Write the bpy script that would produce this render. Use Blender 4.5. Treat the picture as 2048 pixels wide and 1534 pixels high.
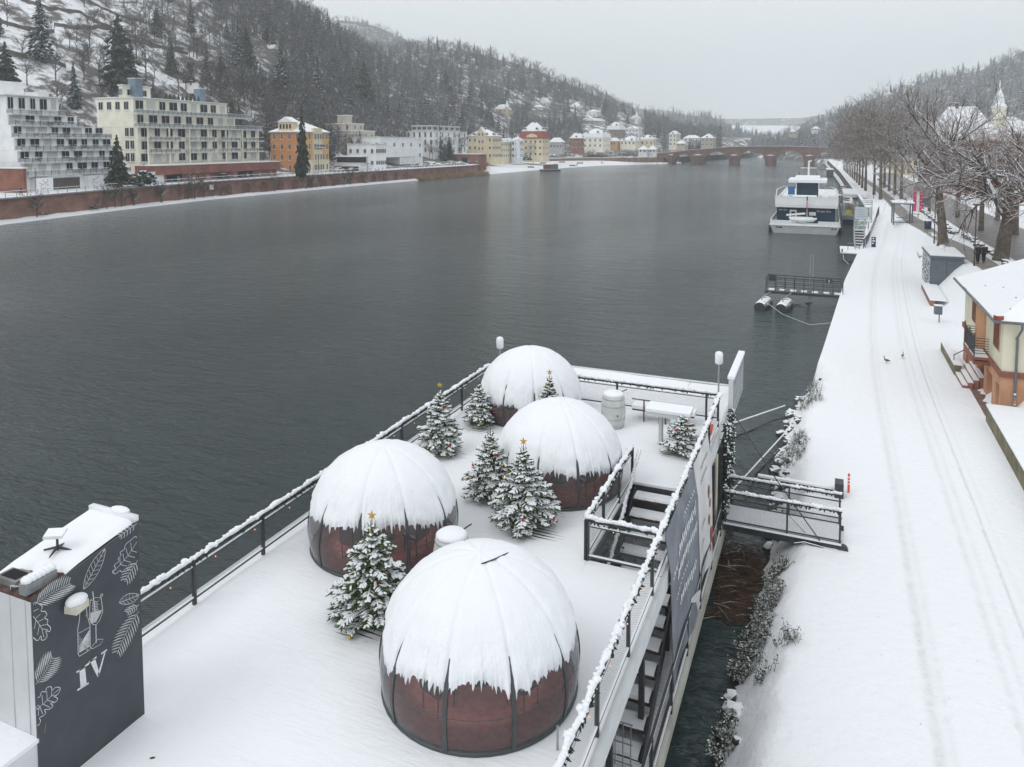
import bpy, bmesh, math, random
import numpy as np
from mathutils import Vector, Matrix, noise as mn
for o in list(bpy.data.objects): bpy.data.objects.remove(o)
S = bpy.context.scene
# ------------------------------------------------------------------ camera, world, sun, exposure
F, YP, TH, H = 1500., 386., math.radians(3.8), 14.5
YAW = math.radians(22.834)
cam_d = bpy.data.cameras.new('camera'); cam = bpy.data.objects.new('camera', cam_d)
S.collection.objects.link(cam); S.camera = cam
cam_d.sensor_fit = 'HORIZONTAL'; cam_d.sensor_width = 36; cam_d.lens = 36 * F / 2048
cam_d.shift_y = -(767 - YP) / 2048; cam_d.clip_start = .2; cam_d.clip_end = 12000
cam.location = (0, 0, H); cam.rotation_euler = (math.pi / 2 - TH, 0, YAW)
S.view_settings.view_transform = 'Standard'; S.view_settings.look = 'None'
S.view_settings.exposure = 0.07; S.view_settings.gamma = 1
S.cycles.max_bounces = 8; S.cycles.transparent_max_bounces = 24; S.cycles.volume_bounces = 3
SUN_EL, SUN_AZ = math.radians(48), math.radians(215)
W = bpy.data.worlds.new('World'); S.world = W; W.use_nodes = True
nt = W.node_tree; nt.nodes.clear()
def wn(t): return nt.nodes.new(t)
out = wn('ShaderNodeOutputWorld'); mix = wn('ShaderNodeMixShader')
sky = wn('ShaderNodeTexSky'); sky.sky_type = 'NISHITA'; sky.sun_disc = False
sky.sun_elevation = SUN_EL; sky.sun_rotation = SUN_AZ
b1 = wn('ShaderNodeBackground'); b1.inputs[1].default_value = .08
nt.links.new(sky.outputs[0], b1.inputs[0])
# closed cloud cover: pale grey, a little darker and bluer near the horizon, soft large-scale mottling
b2 = wn('ShaderNodeBackground'); b2.inputs[1].default_value = 1.05
tc = wn('ShaderNodeTexCoord'); sep = wn('ShaderNodeSeparateXYZ'); nt.links.new(tc.outputs['Generated'], sep.inputs[0])
ramp = wn('ShaderNodeValToRGB'); e = ramp.color_ramp.elements
e[0].position = .0; e[0].color = (.80, .86, .90, 1); e[1].position = .55; e[1].color = (.96, .98, 1.0, 1)
m1 = e.new(.07); m1.color = (.82, .87, .90, 1); m2 = e.new(.2); m2.color = (.88, .92, .94, 1)
nz = wn('ShaderNodeTexNoise'); nz.inputs['Scale'].default_value = 2.2; nz.inputs['Detail'].default_value = 4
mp = wn('ShaderNodeMapping'); mp.inputs['Scale'].default_value = (1, 1, 4); nt.links.new(tc.outputs['Generated'], mp.inputs[0]); nt.links.new(mp.outputs[0], nz.inputs['Vector'])
ma = wn('ShaderNodeMath'); ma.operation = 'MULTIPLY_ADD'; ma.inputs[1].default_value = .12; nt.links.new(nz.outputs[0], ma.inputs[0]); nt.links.new(sep.outputs[2], ma.inputs[2])
mb_ = wn('ShaderNodeMath'); mb_.operation = 'SUBTRACT'; mb_.inputs[1].default_value = .05; nt.links.new(ma.outputs[0], mb_.inputs[0]); nt.links.new(mb_.outputs[0], ramp.inputs[0])
nt.links.new(ramp.outputs[0], b2.inputs[0])
mix.inputs[0].default_value = .92
nt.links.new(b1.outputs[0], mix.inputs[1]); nt.links.new(b2.outputs[0], mix.inputs[2]); nt.links.new(mix.outputs[0], out.inputs[0])
sd = bpy.data.lights.new('sun', 'SUN'); sd.energy = .8; sd.angle = math.radians(30); sd.color = (1, .98, .95)
sun = bpy.data.objects.new('sun', sd); S.collection.objects.link(sun)
sun.rotation_euler = (math.pi / 2 - SUN_EL, 0, math.pi - SUN_AZ)
# ------------------------------------------------------------------ photo geometry helpers (pixels of the 2048x1534 photograph -> points in the place)
CT, ST = math.cos(TH), math.sin(TH); CY, SY = math.cos(YAW), math.sin(YAW)
def ray(px, py):
    a = (px - 1024) / F; b = -(py - YP) / F
    cx, cy, cz = a, CT + b * ST, -ST + b * CT
    return (cx * CY - cy * SY, cx * SY + cy * CY, cz)
def P(px, py, z=0):
    d = ray(px, py); k = (z - H) / d[2]; return Vector((d[0] * k, d[1] * k, z))
def PX(px, py, X):
    d = ray(px, py); t = X / d[0]; return Vector((X, t * d[1], H + t * d[2]))
def PY(px, py, Y):
    d = ray(px, py); t = Y / d[1]; return Vector((t * d[0], Y, H + t * d[2]))
def cam_xy(X, Y): return (X * CY + Y * SY, -X * SY + Y * CY)
def pxof(X, Y, Z=H):
    a, f = cam_xy(X, Y); dz = Z - H
    ff = f * CT - dz * ST
    return 1024 + F * a / ff
def at(px, fd, z=0):
    a = (px - 1024) / F * fd
    return Vector((a * CY - fd * SY, a * SY + fd * CY, z))
def zof(X, Y, py):
    a, f = cam_xy(X, Y); k = (YP - py) / F
    return H + f * (k * CT - ST) / (CT + k * ST)
# ------------------------------------------------------------------ materials
MATS = {}
SNOWC = (.83, .85, .88)
def mat(name, col, rough=.75, var=.12, vs=3., bump=.15, bs=25., snow=None, metal=0., emit=None, spec=.4, snoise=6., dirt=None):
    if name in MATS: return MATS[name]
    m = bpy.data.materials.new(name); m.use_nodes = True; n = m.node_tree; L = n.links
    bs_ = n.nodes['Principled BSDF']; bs_.inputs['Roughness'].default_value = rough; bs_.inputs['Metallic'].default_value = metal
    bs_.inputs['Specular IOR Level'].default_value = spec
    tc = n.nodes.new('ShaderNodeTexCoord'); no = n.nodes.new('ShaderNodeTexNoise'); no.inputs['Scale'].default_value = vs; no.inputs['Detail'].default_value = 6
    L.new(tc.outputs['Object'], no.inputs['Vector'])
    mx = n.nodes.new('ShaderNodeMix'); mx.data_type = 'RGBA'
    c2 = dirt if dirt else tuple(min(1, c * (1 + var)) for c in col)
    c1 = tuple(c * (1 - var) for c in col) if not dirt else col
    mx.inputs[6].default_value = (*c1, 1); mx.inputs[7].default_value = (*c2, 1)
    rr = n.nodes.new('ShaderNodeMapRange'); rr.inputs[1].default_value = .35; rr.inputs[2].default_value = .68; L.new(no.outputs[0], rr.inputs[0])
    L.new(rr.outputs[0], mx.inputs[0]); colout = mx.outputs[2]
    if snow is not None:
        g = n.nodes.new('ShaderNodeNewGeometry'); sp = n.nodes.new('ShaderNodeSeparateXYZ'); L.new(g.outputs['Normal'], sp.inputs[0])
        n2 = n.nodes.new('ShaderNodeTexNoise'); n2.inputs['Scale'].default_value = snoise; L.new(tc.outputs['Object'], n2.inputs['Vector'])
        a = n.nodes.new('ShaderNodeMath'); a.operation = 'MULTIPLY_ADD'; a.inputs[1].default_value = .5; L.new(n2.outputs[0], a.inputs[0]); L.new(sp.outputs[2], a.inputs[2])
        r2 = n.nodes.new('ShaderNodeMapRange'); r2.inputs[1].default_value = snow + .2; r2.inputs[2].default_value = snow + .38; L.new(a.outputs[0], r2.inputs[0])
        m2 = n.nodes.new('ShaderNodeMix'); m2.data_type = 'RGBA'; m2.inputs[7].default_value = (*SNOWC, 1)
        L.new(colout, m2.inputs[6]); L.new(r2.outputs[0], m2.inputs[0]); colout = m2.outputs[2]
    L.new(colout, bs_.inputs['Base Color'])
    if bump:
        nb = n.nodes.new('ShaderNodeTexNoise'); nb.inputs['Scale'].default_value = bs; nb.inputs['Detail'].default_value = 5; L.new(tc.outputs['Object'], nb.inputs['Vector'])
        bp = n.nodes.new('ShaderNodeBump'); bp.inputs['Strength'].default_value = bump; bp.inputs['Distance'].default_value = .05
        L.new(nb.outputs[0], bp.inputs['Height']); L.new(bp.outputs[0], bs_.inputs['Normal'])
    if emit:
        bs_.inputs['Emission Color'].default_value = (*emit[0], 1); bs_.inputs['Emission Strength'].default_value = emit[1]
    MATS[name] = m; return m
M_snow = mat('snow', SNOWC, .65, .02, 1.5, .35, 9., spec=.25)
M_snowfine = mat('snow_rough', SNOWC, .7, .03, 8., .6, 45., spec=.2)
M_dark = mat('dark_steel', (.045, .048, .052), .45, .2, 6, .05, snow=.75)
M_darkp = mat('dark_steel_plain', (.045, .048, .052), .45, .2, 6, .05)
M_steel = mat('galvanised', (.35, .37, .38), .4, .15, 8, .05, metal=.4)
M_white = mat('white_paint', (.8, .82, .83), .4, .05, 4, .04)
M_glass = mat('window_glass', (.018, .024, .03), .3, .4, .6, 0, spec=.15)
M_frame = mat('window_frame', (.6, .6, .58), .5, .05)
M_wood = mat('dark_planks', (.07, .055, .045), .7, .35, 5, .3, 30)
M_green = mat('garland_green', (.025, .05, .025), .8, .4, 20, .5, 60)
M_trunk = mat('bark', (.10, .08, .065), .9, .3, 8, .6, 30, snow=.55, snoise=3.)
M_stone = mat('red_sandstone', (.25, .125, .09), .85, .25, .8, .4, 12)
def two_tone(name, c1, c2, sx, sy, mortar, scale=1., rough=.85, bumpd=.02, axis='XZ', var=None):
    """brick pattern material on a wall (object space)."""
    if name in MATS: return MATS[name]
    m = bpy.data.materials.new(name); m.use_nodes = True; n = m.node_tree; L = n.links
    b = n.nodes['Principled BSDF']; b.inputs['Roughness'].default_value = rough
    tc = n.nodes.new('ShaderNodeTexCoord'); s = n.nodes.new('ShaderNodeSeparateXYZ'); c = n.nodes.new('ShaderNodeCombineXYZ')
    L.new(tc.outputs['Object'], s.inputs[0]); a = n.nodes.new('ShaderNodeMath'); a.operation = 'ADD'
    L.new(s.outputs[0], a.inputs[0]); L.new(s.outputs[1], a.inputs[1]); L.new(a.outputs[0], c.inputs[0]); L.new(s.outputs[2], c.inputs[1])
    br = n.nodes.new('ShaderNodeTexBrick'); br.inputs['Color1'].default_value = (*c1, 1); br.inputs['Color2'].default_value = (*c2, 1); br.inputs['Mortar'].default_value = (*mortar, 1)
    br.inputs['Scale'].default_value = scale; br.inputs['Brick Width'].default_value = sx; br.inputs['Row Height'].default_value = sy; br.inputs['Mortar Size'].default_value = .012
    L.new(c.outputs[0], br.inputs[0])
    no = n.nodes.new('ShaderNodeTexNoise'); no.inputs['Scale'].default_value = .35; no.inputs['Detail'].default_value = 7; L.new(tc.outputs['Object'], no.inputs[0])
    mx = n.nodes.new('ShaderNodeMix'); mx.data_type = 'RGBA'; mx.blend_type = 'MULTIPLY'; mx.inputs[0].default_value = 1
    rp = n.nodes.new('ShaderNodeMapRange'); rp.inputs[1].default_value = .3; rp.inputs[2].default_value = .7; rp.inputs[3].default_value = .6; rp.inputs[4].default_value = 1.25
    L.new(no.outputs[0], rp.inputs[0]); L.new(br.outputs[0], mx.inputs[6]); L.new(rp.outputs[0], mx.inputs[7]); L.new(mx.outputs[2], b.inputs['Base Color'])
    bp = n.nodes.new('ShaderNodeBump'); bp.inputs['Strength'].default_value = .5; bp.inputs['Distance'].default_value = bumpd; L.new(br.outputs[1], bp.inputs['Height']); bp.invert = True
    L.new(bp.outputs[0], b.inputs['Normal']); MATS[name] = m; return m
M_wallbrick = two_tone('sandstone_wall', (.31, .165, .125), (.24, .13, .10), 1.1, .45, (.15, .10, .085))
M_bridge = two_tone('bridge_stone', (.21, .105, .085), (.16, .082, .068), 1.6, .7, (.09, .06, .055))
M_brick = two_tone('red_brick', (.30, .11, .065), (.22, .08, .05), .5, .16, (.2, .13, .1))
def trans_mat(name, col, alpha, rough=.1, gloss=.15):
    if name in MATS: return MATS[name]
    m = bpy.data.materials.new(name); m.use_nodes = True; n = m.node_tree; L = n.links; n.nodes.clear()
    o = n.nodes.new('ShaderNodeOutputMaterial'); t = n.nodes.new('ShaderNodeBsdfTransparent'); p = n.nodes.new('ShaderNodeBsdfPrincipled')
    p.inputs['Base Color'].default_value = (*col, 1); p.inputs['Roughness'].default_value = rough; p.inputs['Specular IOR Level'].default_value = .5
    mx = n.nodes.new('ShaderNodeMixShader'); lw = n.nodes.new('ShaderNodeFresnel'); lw.inputs[0].default_value = 1.45
    ad = n.nodes.new('ShaderNodeMath'); ad.operation = 'ADD'; ad.use_clamp = True; ad.inputs[1].default_value = alpha; ad.operation = 'MULTIPLY_ADD'; ad.inputs[1].default_value = .45; ad.inputs[2].default_value = alpha; L.new(lw.outputs[0], ad.inputs[0])
    L.new(ad.outputs[0], mx.inputs[0]); L.new(t.outputs[0], mx.inputs[1]); L.new(p.outputs[0], mx.inputs[2]); L.new(mx.outputs[0], o.inputs[0])
    MATS[name] = m; return m
def net_mat(name, col, sc, cover):
    """fine diamond wire net: transparent between the wires"""
    m = bpy.data.materials.new(name); m.use_nodes = True; n = m.node_tree; L = n.links; n.nodes.clear()
    o = n.nodes.new('ShaderNodeOutputMaterial'); t = n.nodes.new('ShaderNodeBsdfTransparent'); p = n.nodes.new('ShaderNodeBsdfPrincipled')
    p.inputs['Base Color'].default_value = (*col, 1); p.inputs['Roughness'].default_value = .5
    tc = n.nodes.new('ShaderNodeTexCoord'); s = n.nodes.new('ShaderNodeSeparateXYZ'); L.new(tc.outputs['Object'], s.inputs[0])
    a = n.nodes.new('ShaderNodeMath'); a.operation = 'ADD'; L.new(s.outputs[0], a.inputs[0]); L.new(s.outputs[1], a.inputs[1])
    outs = []
    for sg in (1.0, -1.0):
        c = n.nodes.new('ShaderNodeMath'); c.operation = 'MULTIPLY_ADD'; c.inputs[1].default_value = sg * 1.7; L.new(s.outputs[2], c.inputs[0]); L.new(a.outputs[0], c.inputs[2])
        d = n.nodes.new('ShaderNodeMath'); d.operation = 'MULTIPLY'; d.inputs[1].default_value = sc; L.new(c.outputs[0], d.inputs[0])
        f = n.nodes.new('ShaderNodeMath'); f.operation = 'FRACT'; L.new(d.outputs[0], f.inputs[0])
        g = n.nodes.new('ShaderNodeMath'); g.operation = 'LESS_THAN'; g.inputs[1].default_value = cover; L.new(f.outputs[0], g.inputs[0]); outs.append(g)
    mxm = n.nodes.new('ShaderNodeMath'); mxm.operation = 'MAXIMUM'; L.new(outs[0].outputs[0], mxm.inputs[0]); L.new(outs[1].outputs[0], mxm.inputs[1])
    mx = n.nodes.new('ShaderNodeMixShader'); L.new(mxm.outputs[0], mx.inputs[0]); L.new(t.outputs[0], mx.inputs[1]); L.new(p.outputs[0], mx.inputs[2]); L.new(mx.outputs[0], o.inputs[0])
    MATS[name] = m; return m
M_net = net_mat('wire_net', (.1, .105, .11), 16., .13)
# ------------------------------------------------------------------ object helpers
COL = S.collection
KIDS = {}
def tag(o, label=None, cat=None, group=None, kind=None):
    if label: o['label'] = label
    if cat: o['category'] = cat
    if group: o['group'] = group
    if kind: o['kind'] = kind
    return o
WM = {}
def thing(name, label, cat, loc=(0, 0, 0), rz=0., group=None):
    o = bpy.data.objects.new(name, None); COL.objects.link(o); o.empty_display_size = .2
    o.location = loc; o.rotation_euler = (0, 0, rz); WM[o.name] = Matrix.Translation(Vector(loc)) @ Matrix.Rotation(rz, 4, 'Z')
    KIDS[o.name] = []
    return tag(o, label, cat, group)
class MB:
    def __init__(s): s.v = []; s.f = []; s.m = []; s.mi = 0
    def add(s, vs, fs):
        k = len(s.v); s.v.extend([tuple(q) for q in vs]); s.f.extend([tuple(i + k for i in f) for f in fs]); s.m.extend([s.mi] * len(fs)); return s
    def box(s, c, d, rz=0., tilt=None):
        hx, hy, hz = d[0] / 2, d[1] / 2, d[2] / 2
        R = Matrix.Rotation(rz, 3, 'Z')
        if tilt is not None: R = R @ tilt
        c = Vector(c)
        vs = [c + R @ Vector((x * hx, y * hy, z * hz)) for z in (-1, 1) for y in (-1, 1) for x in (-1, 1)]
        return s.add(vs, [(0, 2, 3, 1), (4, 5, 7, 6), (0, 1, 5, 4), (2, 6, 7, 3), (0, 4, 6, 2), (1, 3, 7, 5)])
    def box2(s, a, b):
        return s.box([(a[i] + b[i]) / 2 for i in range(3)], [abs(a[i] - b[i]) for i in range(3)])
    def tube(s, pts, r, n=6, cap=True):
        pts = [Vector(p) for p in pts]; m = len(pts)
        if not hasattr(r, '__len__'): r = [r] * m
        rings = []; up = None
        for i, p in enumerate(pts):
            t = (pts[min(i + 1, m - 1)] - pts[max(i - 1, 0)])
            if t.length < 1e-9: t = Vector((0, 0, 1))
            t.normalize()
            if up is None: up = Vector((0, 0, 1)) if abs(t.z) < .9 else Vector((1, 0, 0))
            a = t.cross(up)
            if a.length < 1e-6: a = t.cross(Vector((1, .3, 0)))
            a.normalize(); b = a.cross(t); up = b
            rings += [p + (a * math.cos(q * 2 * math.pi / n) + b * math.sin(q * 2 * math.pi / n)) * r[i] for q in range(n)]
        fs = [(i * n + q, i * n + (q + 1) % n, (i + 1) * n + (q + 1) % n, (i + 1) * n + q) for i in range(m - 1) for q in range(n)]
        if cap: fs += [tuple(range(n - 1, -1, -1)), tuple(range((m - 1) * n, m * n))]
        return s.add(rings, fs)
    def lathe(s, c, prof, n=16, sx=1., sy=1.):
        c = Vector(c); vs = []
        for r, z in prof: vs += [c + Vector((r * sx * math.cos(q * 2 * math.pi / n), r * sy * math.sin(q * 2 * math.pi / n), z)) for q in range(n)]
        m = len(prof)
        fs = [(i * n + q, i * n + (q + 1) % n, (i + 1) * n + (q + 1) % n, (i + 1) * n + q) for i in range(m - 1) for q in range(n)]
        if prof[0][0] > 1e-4: fs.append(tuple(range(n - 1, -1, -1)))
        if prof[-1][0] > 1e-4: fs.append(tuple(range((m - 1) * n, m * n)))
        return s.add(vs, fs)
    def blob(s, c, r, n=6, m=4, rot=None, jit=0.):
        c = Vector(c); r = Vector(r) if hasattr(r, '__len__') else Vector((r, r, r)); vs = [Vector((0, 0, -1))]
        for i in range(1, m):
            a = -math.pi / 2 + math.pi * i / m
            vs += [Vector((math.cos(a) * math.cos(q * 2 * math.pi / n), math.cos(a) * math.sin(q * 2 * math.pi / n), math.sin(a))) for q in range(n)]
        vs.append(Vector((0, 0, 1)))
        o = []
        for v in vs:
            w = Vector((v.x * r.x, v.y * r.y, v.z * r.z)) * (1 + (random.uniform(-jit, jit) if jit else 0))
            if rot is not None: w = rot @ w
            o.append(c + w)
        fs = [(0, 1 + (q + 1) % n, 1 + q) for q in range(n)]
        for i in range(m - 2): fs += [(1 + i * n + q, 1 + i * n + (q + 1) % n, 1 + (i + 1) * n + (q + 1) % n, 1 + (i + 1) * n + q) for q in range(n)]
        l = len(vs) - 1; b = 1 + (m - 2) * n
        fs += [(l, b + q, b + (q + 1) % n) for q in range(n)]
        return s.add(o, fs)
    def prism(s, poly, ext):
        """poly: list of 3D points of one planar face; ext: extrusion vector"""
        n = len(poly); ext = Vector(ext); p = [Vector(q) for q in poly]
        return s.add(p + [q + ext for q in p], [tuple(range(n - 1, -1, -1)), tuple(range(n, 2 * n))] + [(i, (i + 1) % n, n + (i + 1) % n, n + i) for i in range(n)])
    def quad(s, a, b, c, d): return s.add([a, b, c, d], [(0, 1, 2, 3)])
    def build(s, name, mats, parent=None, label=None, smooth=False, local=False, kind=None):
        me = bpy.data.meshes.new(name)
        vs = s.v
        if parent is not None and not local:
            inv = WM[parent.name].inverted(); vs = [inv @ Vector(q) for q in vs]
        me.from_pydata([tuple(q) for q in vs], [], s.f)
        if not isinstance(mats, (list, tuple)): mats = [mats]
        for m in mats: me.materials.append(m)
        if len(mats) > 1: me.polygons.foreach_set('material_index', s.m)
        if smooth: me.polygons.foreach_set('use_smooth', [True] * len(s.f))
        me.validate(); me.update()
        o = bpy.data.objects.new(name, me); COL.objects.link(o)
        if parent is not None:
            o.parent = parent; KIDS[parent.name].append(o); WM[o.name] = WM[parent.name]
        else: WM[o.name] = Matrix.Identity(4)
        KIDS[o.name] = []
        if label: o['label'] = label
        if kind: o['kind'] = kind
        return o
def recalc(o):
    bm = bmesh.new(); bm.from_mesh(o.data); bmesh.ops.recalc_face_normals(bm, faces=bm.faces); bm.to_mesh(o.data); bm.free()
def dup(src, loc=None, rz=None, scale=None, label=None, group=None, parent=None):
    c = src.copy(); COL.objects.link(c); KIDS[c.name] = []
    if parent is not None: c.parent = parent; KIDS[parent.name].append(c)
    if loc is not None: c.location = loc
    if rz is not None: c.rotation_euler = (0, 0, rz)
    if scale is not None: c.scale = scale if hasattr(scale, '__len__') else (scale,) * 3
    if label: c['label'] = label
    if group: c['group'] = group
    for k in KIDS.get(src.name, []): dup(k, parent=c)
    return c
def text_mesh(body, size, fn, mb, align='LEFT', shear=0., ext=.0):
    """font outline -> faces; fn maps (u,v) in metres to a 3D point"""
    cu = bpy.data.curves.new('t', 'FONT'); cu.body = body; cu.size = size; cu.align_x = align; cu.shear = shear; cu.resolution_u = 3
    ob = bpy.data.objects.new('t', cu); COL.objects.link(ob)
    dg = bpy.context.evaluated_depsgraph_get(); dg.update(); me = bpy.data.meshes.new_from_object(ob.evaluated_get(dg))
    mb.add([fn(v.co.x, v.co.y) for v in me.vertices], [tuple(p.vertices) for p in me.polygons])
    bpy.data.objects.remove(ob); bpy.data.curves.remove(cu); bpy.data.meshes.remove(me)
def ribbon(mb, pts, w, nrm):
    pts = [Vector(p) for p in pts]; nrm = Vector(nrm); m = len(pts); vs = []
    for i, p in enumerate(pts):
        t = pts[min(i + 1, m - 1)] - pts[max(i - 1, 0)]
        a = t.cross(nrm)
        if a.length < 1e-9: a = Vector((0, 0, 1))
        a.normalize(); ww = w[i] if hasattr(w, '__len__') else w
        vs += [p + a * ww / 2, p - a * ww / 2]
    mb.add(vs, [(2 * i, 2 * i + 1, 2 * i + 3, 2 * i + 2) for i in range(m - 1)])
def interp(x, tab, k=1):
    if x <= tab[0][0]: return tab[0][k]
    for a, b in zip(tab, tab[1:]):
        if x <= b[0]:
            t = (x - a[0]) / (b[0] - a[0]); return a[k] * (1 - t) + b[k] * t
    return tab[-1][k]
def sm(t): t = max(0., min(1., t)); return t * t * (3 - 2 * t)
rnd = random.Random(7)
# ------------------------------------------------------------------ river, banks, hills
BK = [(-60, -128), (0, -129), (60, -131), (87, -135.2), (111, -140.4), (148, -146.5), (179, -147), (213, -148), (259, -147), (310, -145.3), (371, -146), (430, -141), (474, -134), (523, -108), (545, -101), (600, -97), (700, -85), (900, -55), (1300, 20), (1700, 60)]
WT = [(0, 1.8), (300, 1.8), (330, 8), (370, 24), (400, 32), (440, 36), (480, 25), (515, 8), (560, 2), (2000, 2)]
def bkx(Y): return interp(Y, BK)
def bk(px, t=0., wall=False):
    lo, hi = -60., 1690.
    for _ in range(50):
        m = (lo + hi) / 2; x = bkx(m) - t - (interp(m, WT) if wall else 0)
        a, f = cam_xy(x, m)
        v = 1024 + F * a / f if f > 1 else -1e9
        if v < px: lo = m
        else: hi = m
    return Vector((bkx(m) - t - (interp(m, WT) if wall else 0), m, 0))
CREST = [(-500, 360, -500), (0, 400, -270), (300, 430, -150), (500, 455, -40), (600, 470, 22), (640, 490, 44), (700, 550, 82), (740, 630, 101), (780, 730, 104), (890, 810, 93), (950, 820, 106), (1000, 830, 120), (1060, 840, 135), (1100, 845, 152), (1150, 850, 174), (1200, 855, 195), (1250, 860, 219), (1300, 860, 240), (1345, 850, 256), (1400, 840, 266), (1450, 830, 274), (1600, 820, 280)]
_fw = {}
def colinfo(px):
    k = round(px / 4)
    if k not in _fw:
        b = bk(k * 4, 0, True); _fw[k] = (cam_xy(b.x, b.y)[1], interp(px, CREST, 1), interp(px, CREST, 2))
    return _fw[k]
def zprof(px, f):
    fw, fc, cy = colinfo(px); fh = fw + (26 if px < 700 else 34)
    zc = H + fc * ((YP - cy) / F * CT - ST) / (CT + (YP - cy) / F * ST)
    zf = 6.2
    if f < fw + 14: return 4.6
    if f < fh: return 4.6 + (zf - 4.6) * sm((f - fw - 14) / (fh - fw - 14))
    t = (f - fh) / max(5, fc - fh)
    if t <= 1:
        z = zf + (zc - zf) * (t ** (1.12 if px < 620 else 1.3))
        z += 5 * math.sin(t * math.pi) * mn.noise(Vector((px / 140., f / 90., 0))) + 1.2 * min(1, t * 5) * mn.noise(Vector((px / 25., f / 16., 3)))
        return z
    return zc - (f - fc) * .25
def zleft(X, Y):
    a, f = cam_xy(X, Y); return zprof(1024 + F * a / f, f)
def march(px, py, f0=None):
    fw, fc, cy = colinfo(px); f = f0 or fw + 2
    while f < fc:
        p = at(px, f); z = zprof(px, f)
        if zof(p.x, p.y, py) <= z: return Vector((p.x, p.y, z))
        f += 1.0
    p = at(px, fc); return Vector((p.x, p.y, zprof(px, fc)))
def ground_mat(name, cover, brown, sc=.12):
    m = bpy.data.materials.new(name); m.use_nodes = True; n = m.node_tree; L = n.links; b = n.nodes['Principled BSDF']; b.inputs['Roughness'].default_value = .85; b.inputs['Specular IOR Level'].default_value = .2
    tc = n.nodes.new('ShaderNodeTexCoord'); a = n.nodes.new('ShaderNodeTexNoise'); a.inputs['Scale'].default_value = sc; a.inputs['Detail'].default_value = 10; a.inputs['Roughness'].default_value = .7
    L.new(tc.outputs['Object'], a.inputs[0]); r = n.nodes.new('ShaderNodeMapRange'); r.inputs[1].default_value = cover - .05; r.inputs[2].default_value = cover + .05; L.new(a.outputs[0], r.inputs[0])
    x = n.nodes.new('ShaderNodeMix'); x.data_type = 'RGBA'; x.inputs[6].default_value = (*SNOWC, 1); x.inputs[7].default_value = (*brown, 1); L.new(r.outputs[0], x.inputs[0]); L.new(x.outputs[2], b.inputs['Base Color'])
    return m
M_hill = ground_mat('hillside_snow_and_scrub', .53, (.13, .118, .108)); M_hill2 = ground_mat('forest_floor', .42, (.10, .10, .10), .06)
M_hill.node_tree.nodes
def grid(name, cols, rows, fn, m, kind='structure', label=None):
    mb = MB(); vs = [fn(c, r) for c in cols for r in rows]; nr = len(rows)
    fs = [(i * nr + j, i * nr + j + 1, (i + 1) * nr + j + 1, (i + 1) * nr + j) for i in range(len(cols) - 1) for j in range(nr - 1)]
    mb.add(vs, fs); o = mb.build(name, m, smooth=True); recalc(o)
    if o.data.polygons[len(fs) // 2].normal.z < 0: o.data.flip_normals()
    return tag(o, label, None, None, kind)
def hrow(px, r):
    fw, fc, cy = colinfo(px)
    if r < 0: return fw
    if r < .1: return fw + 26 * r / .1
    if r <= 1: return fw + 26 + (fc - fw - 26) * (r - .1) / .9
    return fc + (r - 1) * 400
def lf(px, r):
    f = hrow(px, r); p = at(px, f); z = zprof(px, f)
    if r < 0: z = 4.5
    return (p.x, p.y, z)
rows = [-1, .0, .02, .04, .06, .08, .1] + [.1 + .9 * i / 70 for i in range(1, 71)] + [1.05, 1.2, 1.6]
def blend_floor():
    # open vineyard snow on the left grades irregularly into the woodland floor on the right
    n = M_hill.node_tree; L = n.links; r = [q for q in n.nodes if q.type == 'MAP_RANGE'][0]; tc = [q for q in n.nodes if q.type == 'TEX_COORD'][0]
    s = n.nodes.new('ShaderNodeSeparateXYZ'); L.new(tc.outputs['Object'], s.inputs[0]); w = n.nodes.new('ShaderNodeTexNoise'); w.inputs['Scale'].default_value = .02; w.inputs['Detail'].default_value = 5; L.new(tc.outputs['Object'], w.inputs[0])
    def M(op, a, b, c=None):
        q = n.nodes.new('ShaderNodeMath'); q.operation = op
        for i, v in enumerate((a, b, c)):
            if v is None: continue
            if isinstance(v, (int, float)): q.inputs[i].default_value = v
            else: L.new(v, q.inputs[i])
        return q.outputs[0]
    g = M('ADD', M('MULTIPLY', s.outputs[0], .778), M('MULTIPLY', s.outputs[1], .728)); g = M('ADD', g, M('MULTIPLY_ADD', w.outputs[0], 260., -130.)); k = n.nodes.new('ShaderNodeMapRange'); k.inputs[1].default_value = -60; k.inputs[2].default_value = 30; k.inputs[3].default_value = .525; k.inputs[4].default_value = .45; L.new(g, k.inputs[0])
    L.new(M('SUBTRACT', k.outputs[0], .05), r.inputs[1]); L.new(M('ADD', k.outputs[0], .05), r.inputs[2])
blend_floor()
grid('hillside', list(range(-500, 1501, 10)), rows, lf, M_hill)
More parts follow.
